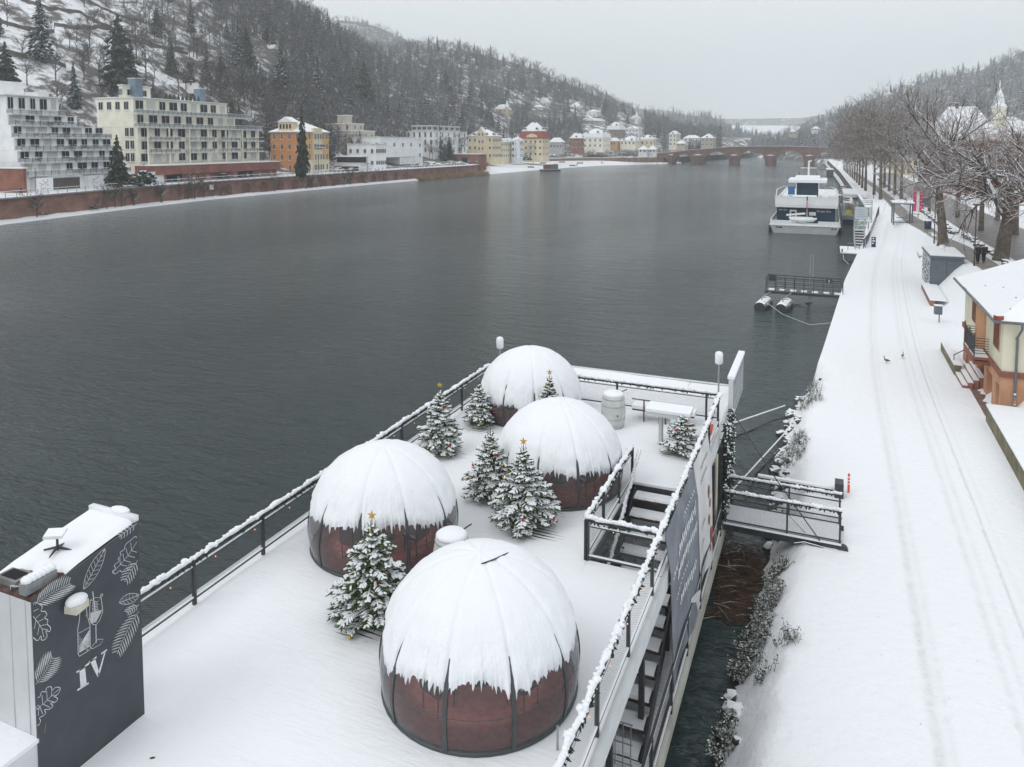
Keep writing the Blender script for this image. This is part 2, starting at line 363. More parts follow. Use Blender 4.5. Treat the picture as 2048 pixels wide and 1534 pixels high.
# --- river water
def water_mat():
    m = bpy.data.materials.new('river_water'); m.use_nodes = True; n = m.node_tree; L = n.links; b = n.nodes['Principled BSDF']
    b.inputs['Base Color'].default_value = (.032, .050, .052, 1); b.inputs['Roughness'].default_value = .1; b.inputs['IOR'].default_value = 1.33
    tc = n.nodes.new('ShaderNodeTexCoord'); hs = []
    for sc, st, dt, w in (((.8, 1.9, 1), 1.0, 3, 1.0), ((2.4, 6., 1), 1.0, 4, .85), ((.09, .16, 1), 1, 2, 1.2), ((.24, .75, 1), 1, 3, 2.4)):
        mp = n.nodes.new('ShaderNodeMapping'); mp.inputs['Scale'].default_value = sc; mp.inputs['Rotation'].default_value = (0, 0, .35); L.new(tc.outputs['Object'], mp.inputs[0])
        a = n.nodes.new('ShaderNodeTexNoise'); a.inputs['Scale'].default_value = st; a.inputs['Detail'].default_value = dt; a.inputs['Distortion'].default_value = .6; L.new(mp.outputs[0], a.inputs[0])
        q = n.nodes.new('ShaderNodeMath'); q.operation = 'MULTIPLY'; q.inputs[1].default_value = w; L.new(a.outputs[0], q.inputs[0]); hs.append(q)
    s1 = n.nodes.new('ShaderNodeMath'); L.new(hs[0].outputs[0], s1.inputs[0]); L.new(hs[1].outputs[0], s1.inputs[1])
    s3 = n.nodes.new('ShaderNodeMath'); L.new(s1.outputs[0], s3.inputs[0]); L.new(hs[2].outputs[0], s3.inputs[1]); s2 = n.nodes.new('ShaderNodeMath'); L.new(s3.outputs[0], s2.inputs[0]); L.new(hs[3].outputs[0], s2.inputs[1])
    bp = n.nodes.new('ShaderNodeBump'); wp = n.nodes.new('ShaderNodeTexNoise'); wp.inputs['Scale'].default_value = .018; wp.inputs['Detail'].default_value = 4; mw = n.nodes.new('ShaderNodeMapping'); mw.inputs['Scale'].default_value = (2.2, .8, 1); L.new(tc.outputs['Object'], mw.inputs[0]); L.new(mw.outputs[0], wp.inputs[0]); wr = n.nodes.new('ShaderNodeMapRange'); wr.inputs[1].default_value = .35; wr.inputs[2].default_value = .65; wr.inputs[3].default_value = .45; wr.inputs[4].default_value = 1.; L.new(wp.outputs[0], wr.inputs[0]); L.new(wr.outputs[0], bp.inputs['Strength']); bp.inputs['Distance'].default_value = .22
    L.new(s2.outputs[0], bp.inputs['Height']); L.new(bp.outputs[0], b.inputs['Normal']); return m
M_water = water_mat()
mb = MB(); mb.quad((-2550, -140, 0), (2550, -140, 0), (2550, 2900, 0), (-2550, 2900, 0)); tag(mb.build('water', M_water), None, None, None, 'structure')
# --- far hills
HILLS = {}
def hill(name, tab, m, zfoot=2., amp=4.):
    def zf(px, f):
        ff, fc, cy = interp(px, tab, 1), interp(px, tab, 2), interp(px, tab, 3)
        k = (YP - cy) / F; zc = H + fc * (k * CT - ST) / (CT + k * ST)
        t = (f - ff) / (fc - ff)
        if t < 0: return zfoot - 6 + 6 * max(0, 1 + t * 20)
        if t > 1: return zc - (f - fc) * .3
        return zfoot + (zc - zfoot) * t ** 1.15 + amp * math.sin(math.pi * t) * mn.noise(Vector((px / 60., f / 120., 7)))
    a, b = tab[0][0], tab[-1][0]
    cols = list(np.arange(a, b + 1, 10.)); rows = [-.05] + [i / 40 for i in range(41)] + [1.1, 1.4]
    def fn(px, r):
        ff, fc = interp(px, tab, 1), interp(px, tab, 2); f = ff + (fc - ff) * r; p = at(px, f); return (p.x, p.y, zf(px, f))
    grid(name, cols, rows, fn, m); HILLS[name] = (zf, tab)
hill('hills', [(1470, 780, 1000, 294), (1520, 760, 1000, 285), (1560, 700, 1000, 275), (1600, 620, 1000, 258), (1640, 560, 1000, 240), (1700, 480, 980, 213), (1760, 430, 960, 190), (1800, 400, 950, 180), (1850, 380, 940, 160), (1900, 360, 930, 150), (1950, 350, 920, 142), (2000, 340, 910, 120), (2048, 330, 900, 96), (2300, 300, 880, 10)], M_hill2)
hill('hills', [(600, 1000, 1500, 80), (650, 1000, 1500, 52), (680, 1000, 1500, 40), (720, 1000, 1500, 44), (760, 1000, 1500, 54), (800, 1000, 1500, 72), (840, 1000, 1500, 90), (900, 1000, 1500, 130)], M_hill2)
hill('hills', [(1250, 1000, 1600, 215), (1340, 1000, 1600, 228), (1380, 1000, 1500, 232), (1420, 1000, 1450, 234), (1450, 1000, 1400, 250), (1490, 1000, 1350, 268), (1540, 1000, 1300, 282)], M_hill2)
M_field = mat('snow_field', SNOWC, .7, .05, .01, 0)
hill('terrain', [(1380, 1300, 1750, 266), (1430, 1300, 1800, 256), (1460, 1300, 1850, 251), (1570, 1300, 1850, 251), (1640, 1300, 1800, 258)], M_field, amp=1)
hill('hills', [(1100, 2000, 2500, 212), (1250, 2000, 2500, 214), (1340, 2000, 2500, 222), (1400, 2000, 2500, 236), (1450, 2000, 2500, 238), (1600, 2000, 2500, 236), (1650, 2000, 2500, 228), (1720, 2000, 2500, 222), (1900, 2000, 2500, 222)], M_hill2)
# ------------------------------------------------------------------ tree makers
def blade(mb, a, b, w, side=None):
    a, b = Vector(a), Vector(b); d = b - a
    s = side or d.cross(Vector((rnd.uniform(-1, 1), rnd.uniform(-1, 1), rnd.uniform(-.5, .5))))
    if s.length < 1e-6: s = Vector((1, 0, 0))
    s = s.normalized() * w
    mb.add([a - s, a + s, b], [(0, 1, 2)])
def bare_far(h, sp, nb, r_=rnd):
    """distant leafless tree: trunk, limbs and a haze of twigs"""
    mb = MB(); mb.tube([(0, 0, -.5), (0, 0, h * .35), (.1, 0, h * .6)], [.22, .15, .07], 4, False)
    for i in range(nb):
        a = r_.uniform(0, 6.283); z0 = h * r_.uniform(.25, .62); e = r_.uniform(.45, 1.15); l = h * r_.uniform(.3, .5) * sp
        d = Vector((math.cos(a) * math.cos(e), math.sin(a) * math.cos(e), math.sin(e))); p0 = Vector((0, 0, z0)); p1 = p0 + d * l
        blade(mb, p0, p1, .1)
        for k in range(6):
            t = r_.uniform(.3, 1); q = p0 + (p1 - p0) * t
            d2 = (d + Vector((r_.uniform(-1, 1), r_.uniform(-1, 1), r_.uniform(-.3, .9))) * .9).normalized(); e2 = q + d2 * l * r_.uniform(.25, .5)
            blade(mb, q, e2, .055)
            for u in range(2):
                w = q + (e2 - q) * r_.uniform(.3, .9); blade(mb, w, w + (d2 + Vector((r_.uniform(-1, 1), r_.uniform(-1, 1), r_.uniform(-.4, .8)))).normalized() * l * .22, .045)
    return mb
def conifer_far(h, rad, tiers, droop=.5, shape=1., r_=rnd):
    mb = MB(); mb.tube([(0, 0, -.5), (0, 0, h * .96)], [.25, .03], 4, False)
    for i in range(tiers):
        t = i / (tiers - 1.); z = h * (.1 + .88 * t); R = rad * (1 - t) ** shape * r_.uniform(.75, 1.1) + .15; n = max(4, int(9 * (1 - t) + 4))
        for k in range(n):
            a = 6.283 * (k + r_.uniform(-.4, .4)) / n; rr = R * r_.uniform(.65, 1.15); c, s_ = math.cos(a), math.sin(a)
            tip = Vector((c * rr, s_ * rr, z - rr * droop * r_.uniform(.5, 1.3))); w = rr * .38 + .12; mid = Vector((c * rr * .55, s_ * rr * .55, z - rr * droop * .2))
            sd = Vector((-s_, c, 0)) * w; root = Vector((0, 0, z + .12 * R + .1)); dn = Vector((0, 0, -h / tiers * .8))
            mb.add([root, mid + sd + dn * .5, tip, mid - sd + dn * .5, mid + dn], [(0, 1, 2), (0, 2, 3), (1, 4, 2), (2, 4, 3)])
    return mb
M_twig = mat('grey_twigs', (.10, .098, .10), .9, .3, .2, 0, snow=.54, snoise=2.)
M_twig2 = mat('brown_twigs', (.115, .092, .08), .9, .3, .2, 0, snow=.66, snoise=2.)
M_con = mat('conifer_needles', (.018, .036, .038), .85, .5, .6, 0, snow=.72, snoise=2.5)
M_con2 = mat('dark_green_needles', (.028, .042, .022), .85, .5, .6, 0, snow=.84, snoise=2.5)
def stuff_merge(name, protos, places, mats, label=None):
    """many far trees merged into one mesh with numpy"""
    V, Fc, MI = [], [], []; k = 0
    arrs = []
    for mb, mi in protos:
        v = np.array(mb.v, dtype=np.float32); arrs.append((v, mb.f, mi))
    for (p, s, rz, ty) in places:
        v, f, mi = arrs[ty]; c, s_ = math.cos(rz), math.sin(rz)
        w = np.empty_like(v); w[:, 0] = (v[:, 0] * c - v[:, 1] * s_) * s + p[0]; w[:, 1] = (v[:, 0] * s_ + v[:, 1] * c) * s + p[1]; w[:, 2] = v[:, 2] * s + p[2]
        V.append(w); Fc.append((f, k)); MI.append((mi, len(f))); k += len(v)
    V = np.concatenate(V); loops = []; starts = []; mi_ = []
    st = 0
    cache = {}
    for (f, off), (mi, n) in zip(Fc, MI):
        key = id(f)
        if key not in cache: cache[key] = (np.array([i for q in f for i in q], dtype=np.int32), np.cumsum([0] + [len(q) for q in f])[:-1].astype(np.int32), np.array([len(q) for q in f], dtype=np.int32))
        l, s0, tot = cache[key]; loops.append(l + off); starts.append(s0 + st); st += len(l); mi_.append(np.full(n, mi, dtype=np.int32))
    loops = np.concatenate(loops); starts = np.concatenate(starts); mi_ = np.concatenate(mi_)
    me = bpy.data.meshes.new(name); me.vertices.add(len(V)); me.vertices.foreach_set('co', V.ravel()); me.loops.add(len(loops)); me.loops.foreach_set('vertex_index', loops)
    me.polygons.add(len(starts)); me.polygons.foreach_set('loop_start', starts)
    for m in mats: me.materials.append(m)
    me.polygons.foreach_set('material_index', mi_); me.update(calc_edges=True); me.validate()
    o = bpy.data.objects.new(name, me); COL.objects.link(o); KIDS[o.name] = []; tag(o, label, 'woodland', None, 'stuff'); return o
r2 = random.Random(11)
FARP = [(bare_far(11, 1., 13, r2), 0), (bare_far(13, .85, 13, r2), 0), (bare_far(10, 1.1, 13, r2), 1), (conifer_far(14, 3.2, 9, r_=r2), 2), (conifer_far(11, 3., 8, r_=r2), 2)]
def conifer_big(h, rad, n, droop, shape, r_):
    """irregular conifer: many small drooping sprays all through the crown"""
    mb = MB(); mb.tube([(0, 0, -.5), (0, 0, h * .96)], [.25, .03], 4, False)
    for i in range(n):
        t = r_.random() ** 1.25; z = h * (.09 + .9 * t); R = rad * (1 - t) ** shape * (1 + .22 * mn.noise(Vector((z * .6, i % 7, 0)))) + .12
        a = r_.uniform(0, 6.283); rr = R * r_.uniform(.35, 1.08) * (1 + .25 * mn.noise(Vector((math.cos(a) * 1.5, math.sin(a) * 1.5, z * .5)))); c, s_ = math.cos(a), math.sin(a); l = .45 + .5 * R * r_.uniform(.5, 1.)
        base = Vector((c * max(0, rr - l), s_ * max(0, rr - l), z + l * .15)); tip = Vector((c * rr, s_ * rr, z - l * droop * r_.uniform(.3, 1.3))); w = l * r_.uniform(.22, .42); sd = Vector((-s_, c, r_.uniform(-.3, .3))) * w; mid = base.lerp(tip, .55)
        mb.add([base, mid + sd - Vector((0, 0, w * .5)), tip, mid - sd - Vector((0, 0, w * .5)), mid + Vector((0, 0, w * .35)), mid - Vector((0, 0, w * 1.3))], [(0, 1, 4), (1, 2, 4), (2, 3, 4), (3, 0, 4), (0, 5, 1), (2, 5, 3)])
    return mb
def pyof(X, Y, Z):
    a, f = cam_xy(X, Y); dz = Z - H; return YP - F * (f * ST + dz * CT) / (f * CT - dz * ST)
VIL = [(988, 1021, 234), (1080, 1101, 213), (1066, 1088, 222), (1139, 1166, 221), (1175, 1201, 235), (1172, 1206, 248), (1261, 1283, 244), (1237, 1250, 244), (1214, 1251, 277), (1251, 1284, 274), (350, 402, 200), (510, 560, 106), (929, 936, 162), (935, 1100, 300), (1165, 1320, 291), (1338, 1372, 292)]
# left slope: woodland positions
pts = []
tries = 0
BLD_FOOT = []
while len(pts) < 4600 and tries < 80000:
    tries += 1
    px = r2.uniform(-60, 1440); fw, fc, cy = colinfo(px); f = fw + 34 + (fc - fw - 34) * r2.random() ** .8
    p = at(px, f); pn = px + 110 * mn.noise(Vector((p.x / 45., p.y / 45., 2))); dens = interp(pn, [(-60, .38), (400, .5), (480, 1.), (1500, 1.)])
    pyb = pyof(p.x, p.y, zprof(px, f)); pyt = pyb - 12 * F / f
    if any(a - 4 < px < b_ + 4 and pyt < c_ + 1 and pyb > c_ - 14 for a, b_, c_ in VIL): continue
    t = (f - fw) / (fc - fw)
    if pn < 450 and r2.random() < .1: continue
    if pn < 450 and t > .18: dens *= interp(px + 380 * mn.noise(Vector((px / 50., f / 25., 0))), [(0, .4), (300, .5), (480, 1.1)])
    if r2.random() > dens * min(1, (f / 420.)) * 1.0: continue
    p = at(px, f); z = zprof(px, f); pts.append((f, px, p.x, p.y, z - .2))
pts.sort()
n_bare = n_con = 0; places = []
BARE = []; 
for i in range(5):
    q = bare_far(r2.uniform(9, 12), r2.uniform(.9, 1.1), 20, r2); BARE.append(q)
CONI = [conifer_big(15, 3.0, 420, .5, 1., r2), conifer_big(13, 3.6, 420, .3, .75, r2), conifer_big(17, 3.0, 480, .6, .85, r2)]
def tree_thing(proto_cache, key, mbp, mats, trunk_split, name, label, cat, loc, s, rz, group):
    if key not in proto_cache:
        root = thing(name, label, cat, loc, rz, group); root.scale = (s,) * 3
        t = MB(); t.v = mbp.v[:trunk_split[0]]; t.f = mbp.f[:trunk_split[1]]; t.m = [0] * len(t.f); t.build('trunk', M_trunk, root, local=True)
        c = MB(); c.v = list(mbp.v); c.f = mbp.f[trunk_split[1]:]; c.m = [0] * len(c.f); c.build('crown', mats, root, local=True)
        proto_cache[key] = root; return root
    return dup(proto_cache[key], loc, rz, s, label, group)
PC = {}
def place_tree(kind, i, loc, s, rz, name, label, cat, group):
    if kind == 'b': k = i % 5; return tree_thing(PC, ('b', k), BARE[k], M_twig if k % 2 else M_twig2, (12, 8), name, label, cat, loc, s, rz, group)
    k = i % 3; return tree_thing(PC, ('c', k), CONI[k], M_con if k != 1 else M_con2, (8, 4), name, label, cat, loc, s, rz, group)
# trees the photo shows singly on the slope (pixel of the foot, height in metres)
SPEC = [('c', 92, 128, 23, 'tall narrow blue-green spruce alone on the snowy upper left slope'),
        ('c', 245, 190, 26, 'tall dark conifer right behind the cream apartment block'), ('c', 268, 188, 19, 'shorter dark conifer beside the tall one behind the cream block'),
        ('c', 482, 145, 22, 'dense snowy spruce above the cream block, left of a twin'), ('c', 497, 148, 20, 'snowy spruce leaning close to its left twin above the cream block'),
        ('c', 565, 205, 27, 'broad snow-dusted cedar up the slope behind the orange villa'), ('c', 638, 215, 25, 'snowy dark conifer right of the broad cedar'),
        ('c', 730, 230, 30, 'tallest dark green conifer above the white houses'), ('c', 700, 232, 20, 'small conifer left of the tallest dark green one'),
        ('c', 455, 210, 15, 'wide dark evergreen at the right end of the cream block roof'), ('c', 20, 200, 16, 'dark pine behind the white terraced block'),
        ('c', 4, 70, 14, 'dark conifer cut off by the left edge of the picture'), ('c', 447, 150, 12, 'small slim dark conifer on the snowy slope'), ('c', 350, 150, 10, 'small round conifer on the vineyard slope'),
        ('c', 1150, 262, 22, 'large dark conifer left of the brick villa near the river'), ('c', 1135, 225, 18, 'dark tree among hillside villas'), ('c', 1210, 232, 18, 'dark cedar right of the white hillside villas'),
        ('c', 1325, 262, 22, 'slim dark cypress-like conifer left of the bridge'), ('c', 940, 215, 20, 'blue-grey conifer halfway up the wooded hill'), ('c', 893, 190, 20, 'grey conifer high on the wooded hill'), ('c', 885, 290, 12, 'snowy conifer behind the modern white block'),
        ('b', 175, 150, 15, 'wide leafless tree standing alone on the snowy vineyard slope'), ('b', 280, 120, 16, 'tall leafless tree above the cream block'), ('b', 298, 165, 18, 'slender leafless tree behind the cream block roof'), ('b', 400, 120, 15, 'leafless tree among vineyard terraces'),
        ('b', 345, 105, 14, 'grey leafless tree by the upper terrace wall')]
for i, (k, px, py, h, lab) in enumerate(SPEC):
    p = march(px, py); ht = {'b': 11, 'c': (15, 13, 17)[i % 3]}[k]
    place_tree(k, i, p - Vector((0, 0, .3)), h / ht, r2.uniform(0, 6), 'conifer' if k == 'c' else 'bare_tree', lab, 'tree', None)
def zone(px, what):
    for lim, w_ in ((130, 'on the slope above the white terraced block at the left edge'), (300, 'on the slope above the left half of the cream apartment block'), (500, 'on the slope above the right half of the cream apartment block'), (660, 'on the slope above the orange villa'), (800, 'in the woods above the beige and white flat-roofed houses'), (935, 'in the woods above the modern white apartment block'), (1040, 'in the woods above the yellow gabled house'), (1165, 'in the woods above the yellow mansion with the red mansard'), (1300, 'among the hillside villas above the cream mansion'), (9999, 'on the low slope above the left end of the bridge')):
        if px < lim: return what + ' ' + w_
for (f, px, X, Y, z) in pts:
    con = r2.random() < (.16 if px < 480 else .13)
    s = r2.uniform(.75, 1.2); rz = r2.uniform(0, 6.28)
    if px < 480 and not con: s *= .85
    if not con and n_bare < 290:
        n_bare += 1; place_tree('b', n_bare, (X, Y, z), s, rz, 'bare_tree', zone(px, 'leafless tree'), 'tree', zone(px, 'leafless trees'))
    elif con and n_con < 110:
        if px < 480 and r2.random() < .6: continue
        n_con += 1; place_tree('c', n_con, (X, Y, z), s * .8, rz, 'conifer', zone(px, 'snow-dusted conifer'), 'tree', zone(px, 'snow-dusted conifers'))
    else: places.append(((X, Y, z), s, rz, (3 if r2.random() < .5 else 4) if con else r2.randrange(3)))
stuff_merge('hillside_woodland', FARP, places, [M_twig, M_twig2, M_con], 'grey leafless woodland with scattered conifers on the left hillside')
places = []
hl = [k for k in HILLS]
# the helper stored only the last hill called 'hills'; woods are scattered from explicit tables instead
def wood(tab, n, lo=.02, hi=1.0, conp=.25, smin=.8, smax=1.2):
    for _ in range(n):
        px = r2.uniform(tab[0][0], tab[-1][0]); ff, fc, cy = interp(px, tab, 1), interp(px, tab, 2), interp(px, tab, 3)
        t = lo + (hi - lo) * r2.random(); k = (YP - cy) / F; zc = H + fc * (k * CT - ST) / (CT + k * ST); f = ff + (fc - ff) * t; p = at(px, f)
        z = 2 + (zc - 2) * t ** 1.15 + 4 * math.sin(math.pi * t) * mn.noise(Vector((px / 60., f / 120., 7)))
        places.append(((p.x, p.y, z - .4), r2.uniform(smin, smax), r2.uniform(0, 6.28), r2.randrange(3) if r2.random() > conp else 3 + r2.randrange(2)))
wood([(1480, 780, 1000, 292), (1520, 760, 1000, 285), (1560, 700, 1000, 275), (1600, 620, 1000, 258), (1640, 560, 1000, 240), (1700, 480, 980, 213), (1760, 430, 960, 190), (1800, 400, 950, 180), (1850, 380, 940, 160), (1900, 360, 930, 150), (1950, 350, 920, 142), (2000, 340, 910, 120), (2060, 330, 900, 94)], 1500)
wood([(640, 1000, 1500, 60), (680, 1000, 1500, 40), (720, 1000, 1500, 44), (760, 1000, 1500, 54), (800, 1000, 1500, 72), (840, 1000, 1500, 90)], 420, .8, 1.)
wood([(1300, 1000, 1600, 223), (1380, 1000, 1500, 232), (1420, 1000, 1450, 234), (1450, 1000, 1400, 250), (1490, 1000, 1350, 268), (1540, 1000, 1300, 282)], 700, conp=.6, smax=1.5)
M_ft = mat('frost_haze_far_twigs', (.15, .155, .165), .9, .25, .1, 0, snow=.46, snoise=1.5); M_ft2 = mat('frost_haze_far_twigs_brown', (.16, .15, .15), .9, .25, .1, 0, snow=.5, snoise=1.5); M_fc = mat('frost_haze_far_needles', (.05, .075, .085), .9, .4, .2, 0, snow=.62, snoise=2.)  # frost, plus distance haze put into the paler, bluer base colours
stuff_merge('distant_woodland', FARP, places, [M_ft, M_ft2, M_fc], 'hazy distant woodland across the valley and on the right hill')
# terrace walls of the old vineyard
TW = [[(51, 0), (75, 10), (111, 21), (168, 27), (192, 42), (240, 63), (279, 78), (330, 99), (390, 105)], [(120, 54), (160, 60), (205, 58), (300, 72)], [(249, 84), (290, 88), (330, 99), (400, 116)],
      [(0, 100), (60, 118), (110, 130), (150, 140)], [(380, 132), (420, 138), (480, 142)], [(0, 40), (40, 56), (90, 66), (130, 70)], [(180, 0), (215, 20), (262, 40), (310, 50)]]
for i, w in enumerate(TW):
    mb = MB(); pp = []
    for a, b in zip(w, w[1:]):
        for t in (0, .25, .5, .75): pp.append(march(a[0] + (b[0] - a[0]) * t, a[1] + (b[1] - a[1]) * t))
    for a, b in zip(pp, pp[1:]):
        if (a - b).length > 14: continue
        mb.prism([a + Vector((0, 0, -1)), b + Vector((0, 0, -1)), b + Vector((0, 0, 1.3)), a + Vector((0, 0, 1.3))], Vector((-.5, .2, 0)))
    if not mb.f: continue
    o = mb.build('terrace_wall', mat('dry_stone', (.13, .11, .10), .9, .3, .5, 0, snow=.7)); recalc(o)
    tag(o, 'dry-stone vineyard wall, number %s from the bottom left of the snowy slope' % ['three', 'five', 'six', 'one', 'seven', 'two', 'four'][i] if False else ['long dark terrace wall crossing the snowy slope diagonally', 'short terrace wall in the middle of the snowy slope', 'terrace wall right below the long diagonal one', 'low terrace wall above the white terraced block', 'terrace wall just above the cream block roof', 'upper left terrace wall near the edge of the picture', 'highest terrace wall at the top of the slope'][i], 'terrace wall')
# ------------------------------------------------------------------ left bank: shore strip, wall, promenade, road
def offs(Y, t, wall=False): return bkx(Y) - t - (interp(Y, WT) if wall else 0)
YS = [20 + 3. * i for i in range(0, 60)] + [200 + 6 * i for i in range(61)]
mb = MB()
for Y in YS:
    for t, z in ((-.8, -.5), (0, .12), (.5, .45), (1.2, .6), (2.2, .7)):
        j = mn.noise(Vector((Y / 2.3, t, 1))) * .5; mb.v.append((offs(Y, t) + j, Y, z + .25 * mn.noise(Vector((Y / 1.7, t * 2, 5))) if t >= 0 else z))
n = len(YS)
mb.f = [(i * 5 + j, i * 5 + j + 1, i * 5 + j + 6, i * 5 + j + 5) for i in range(n - 1) for j in range(4)]; mb.m = [0] * len(mb.f)
o = mb.build('riverbank', M_snowfine, smooth=True); recalc(o); tag(o, None, None, None, 'structure')
# lawn between shore and the set-back wall
YL = [300 + 6 * i for i in range(44)]; mb = MB()
for Y in YL:
    w = interp(Y, WT)
    for k in range(6):
        t = 1.8 + (w - 1.8) * k / 5; mb.v.append((offs(Y, t), Y, .65 + 2.2 * (k / 5) * sm((w - 1.8) / 20)))
mb.f = [(i * 6 + j, i * 6 + j + 1, i * 6 + j + 7, i * 6 + j + 6) for i in range(len(YL) - 1) for j in range(5)]; mb.m = [0] * len(mb.f)
o = mb.build('lawn', M_snow, smooth=True); recalc(o); tag(o, None, None, None, 'structure')
def strip(name, t0, t1, z0, z1, m, ys=YS, parent=None, wall=True):
    mb = MB(); n = len(ys)
    for Y in ys:
        for t, z in ((t0, z0), (t1, z0), (t1, z1), (t0, z1)): mb.v.append((offs(Y, t, wall), Y, z))
    mb.f = [(i * 4 + j, i * 4 + (j + 1) % 4, i * 4 + 4 + (j + 1) % 4, i * 4 + 4 + j) for i in range(n - 1) for j in range(4)] + [(0, 1, 2, 3), tuple((n - 1) * 4 + j for j in (3, 2, 1, 0))]; mb.m = [0] * len(mb.f)
    o = mb.build(name, m, parent); recalc(o); return o
root = thing('embankment_wall', 'long red sandstone embankment wall with blind arches along the far bank', 'river wall', (offs(150, 0), 150, 0))
strip('wall', 0, .8, -.8, 4.3, M_wallbrick, parent=root); strip('coping', -.35, .85, 4.3, 4.62, mat('coping_concrete', (.30, .28, .26), .85, .2, 1, .2, snow=.6), parent=root)
M_archshade = two_tone('sandstone_niche_shade', (.17, .08, .065), (.13, .065, .05), 1.1, .45, (.1, .06, .05))  # wall stone in a darker copy: recess shade put into the flat arch panels
M_archrim = mat('sandstone_rim', (.26, .14, .105), .85, .15, 2, .1)
nn = 0
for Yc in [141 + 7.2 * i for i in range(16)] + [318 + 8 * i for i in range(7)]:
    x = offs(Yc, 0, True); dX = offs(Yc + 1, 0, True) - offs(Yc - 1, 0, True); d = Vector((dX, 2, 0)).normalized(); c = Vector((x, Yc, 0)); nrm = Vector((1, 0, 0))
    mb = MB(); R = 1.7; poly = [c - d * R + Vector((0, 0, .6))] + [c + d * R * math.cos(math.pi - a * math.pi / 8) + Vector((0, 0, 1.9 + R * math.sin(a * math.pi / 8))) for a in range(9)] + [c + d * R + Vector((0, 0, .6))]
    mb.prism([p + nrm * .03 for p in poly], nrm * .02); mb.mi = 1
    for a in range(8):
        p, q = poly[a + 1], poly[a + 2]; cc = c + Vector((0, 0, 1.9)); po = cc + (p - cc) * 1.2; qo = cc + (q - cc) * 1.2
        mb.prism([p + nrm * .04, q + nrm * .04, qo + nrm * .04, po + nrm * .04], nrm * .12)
    o = mb.build('arch_niche', [M_archshade, M_archrim], root); recalc(o)
ro = strip('road', .9, 13.5, 4.35, 4.66, M_snow); tag(ro, None, None, None, 'structure')
# promenade railing
root = thing('promenade_railing', 'long grey metal railing with snow on its top rail along the far embankment', 'railing', (offs(150, .2, True), 150, 4.62))
yr = [20 + 2.4 * i for i in range(118)]
mb = MB()
for Y in yr: mb.box((offs(Y, .1, True), Y, 5.15), (.09, .09, 1.1))
mb.build('post', M_steel, root, kind='stuff')
for z, r in ((5.72, .06), (5.2, .03), (4.9, .03)):
    mb = MB(); mb.tube([(offs(Y, .1, True), Y, z) for Y in yr], r, 4); mb.build('rail', M_steel if z < 5.7 else mat('snowy_rail', (.4, .42, .43), .5, .1, snow=.0), root)
# ------------------------------------------------------------------ generic buildings
M_roofsnow = M_snow
def wallmat(name, c): return mat('render_' + name, c, .85, .08, .5, .08, 8)
WHT = wallmat('white', (.84, .85, .86)); CRM = wallmat('cream', (.82, .79, .67)); ORG_SHADE = wallmat('orange', (.56, .25, .09)); YEL = wallmat('yellow', (.72, .61, .42)); GRY = wallmat('grey', (.42, .43, .44)); BEI = wallmat('beige', (.5, .45, .38)); LYE = wallmat('pale_yellow', (.74, .67, .48)); ORL = wallmat('light_orange', (.72, .42, .17)); BLW = wallmat('blue_white', (.74, .78, .82))
M_redr = two_tone('red_rendered_block', (.26, .10, .075), (.23, .09, .07), 1.2, .6, (.2, .09, .07)); M_tile = mat('red_tiles', (.30, .07, .05), .8, .2, 3, .2, snow=.9)
M_shut = mat('roller_blind', (.55, .54, .5), .7, .08); M_garage = mat('brown_garage_door', (.09, .07, .065), .6, .15); M_black = mat('dark_opening', (.012, .012, .014), .9, .1)
def solve(C, d, px, lo=.5, hi=120):
    f0 = pxof(C.x + d.x * lo, C.y + d.y * lo) - px
    for _ in range(40):
        m = (lo + hi) / 2; g = pxof(C.x + d.x * m, C.y + d.y * m) - px
        if (g > 0) == (f0 > 0): lo = m
        else: hi = m
    return (lo + hi) / 2
class B: pass
def frame(c, fd=None, yb=None, zb=None, xs=None, xb=None, rot=0., dep=10., lng=10.):
    b = B(); 
    if fd is None: C = P(c, yb, zb if zb is not None else 4.6)
    else: C = at(c, fd); C.z = zb if zb is not None else zof(C.x, C.y, yb)
    b.F = Vector((-math.sin(rot), math.cos(rot), 0)); b.S = Vector((-math.cos(rot), -math.sin(rot), 0)); b.C = C
    b.w = solve(C, b.S, xs) if xs is not None else dep
    b.l = solve(C, b.F, xb) if xb is not None else lng
    b.w = min(b.w, 45); b.l = min(b.l, 90); return b
def pt(b, s, f, z): return b.C + b.S * s + b.F * f + Vector((0, 0, z - b.C.z))
def obox(mb, b, s0, s1, f0, f1, z0, z1):
    q = [pt(b, s0, f0, z0), pt(b, s1, f0, z0), pt(b, s1, f1, z0), pt(b, s0, f1, z0)]
    mb.prism(q, Vector((0, 0, z1 - z0)))
def window_mesh(mb, o, u, n, w, h, kind=0):
    """one window on a wall: o lower-left corner, u along the wall, n outward"""
    up = Vector((0, 0, 1)); mb.mi = 1 if kind < 2 else 2
    mb.prism([o, o + u * w, o + u * w + up * h, o + up * h], n * .05)
    mb.mi = 0; t = min(.07, w * .08)
    for a, c_ in ((o, o + up * h), (o + u * (w - t), o + u * (w - t) + up * h), (o + u * (w - t) * .5, o + u * (w - t) * .5 + up * h)): mb.prism([a, a + u * t, c_ + u * t, c_], n * .1)
    mb.prism([o + up * (h - t), o + u * w + up * (h - t), o + u * w + up * h, o + up * h], n * .11)
    mb.mi = 3; mb.prism([o - u * .12 - up * .1, o + u * (w + .12) - up * .1, o + u * (w + .12) + up * .04, o - u * .12 + up * .04], n * .28)
WMATS = [M_frame, M_glass, M_shut, M_snow]
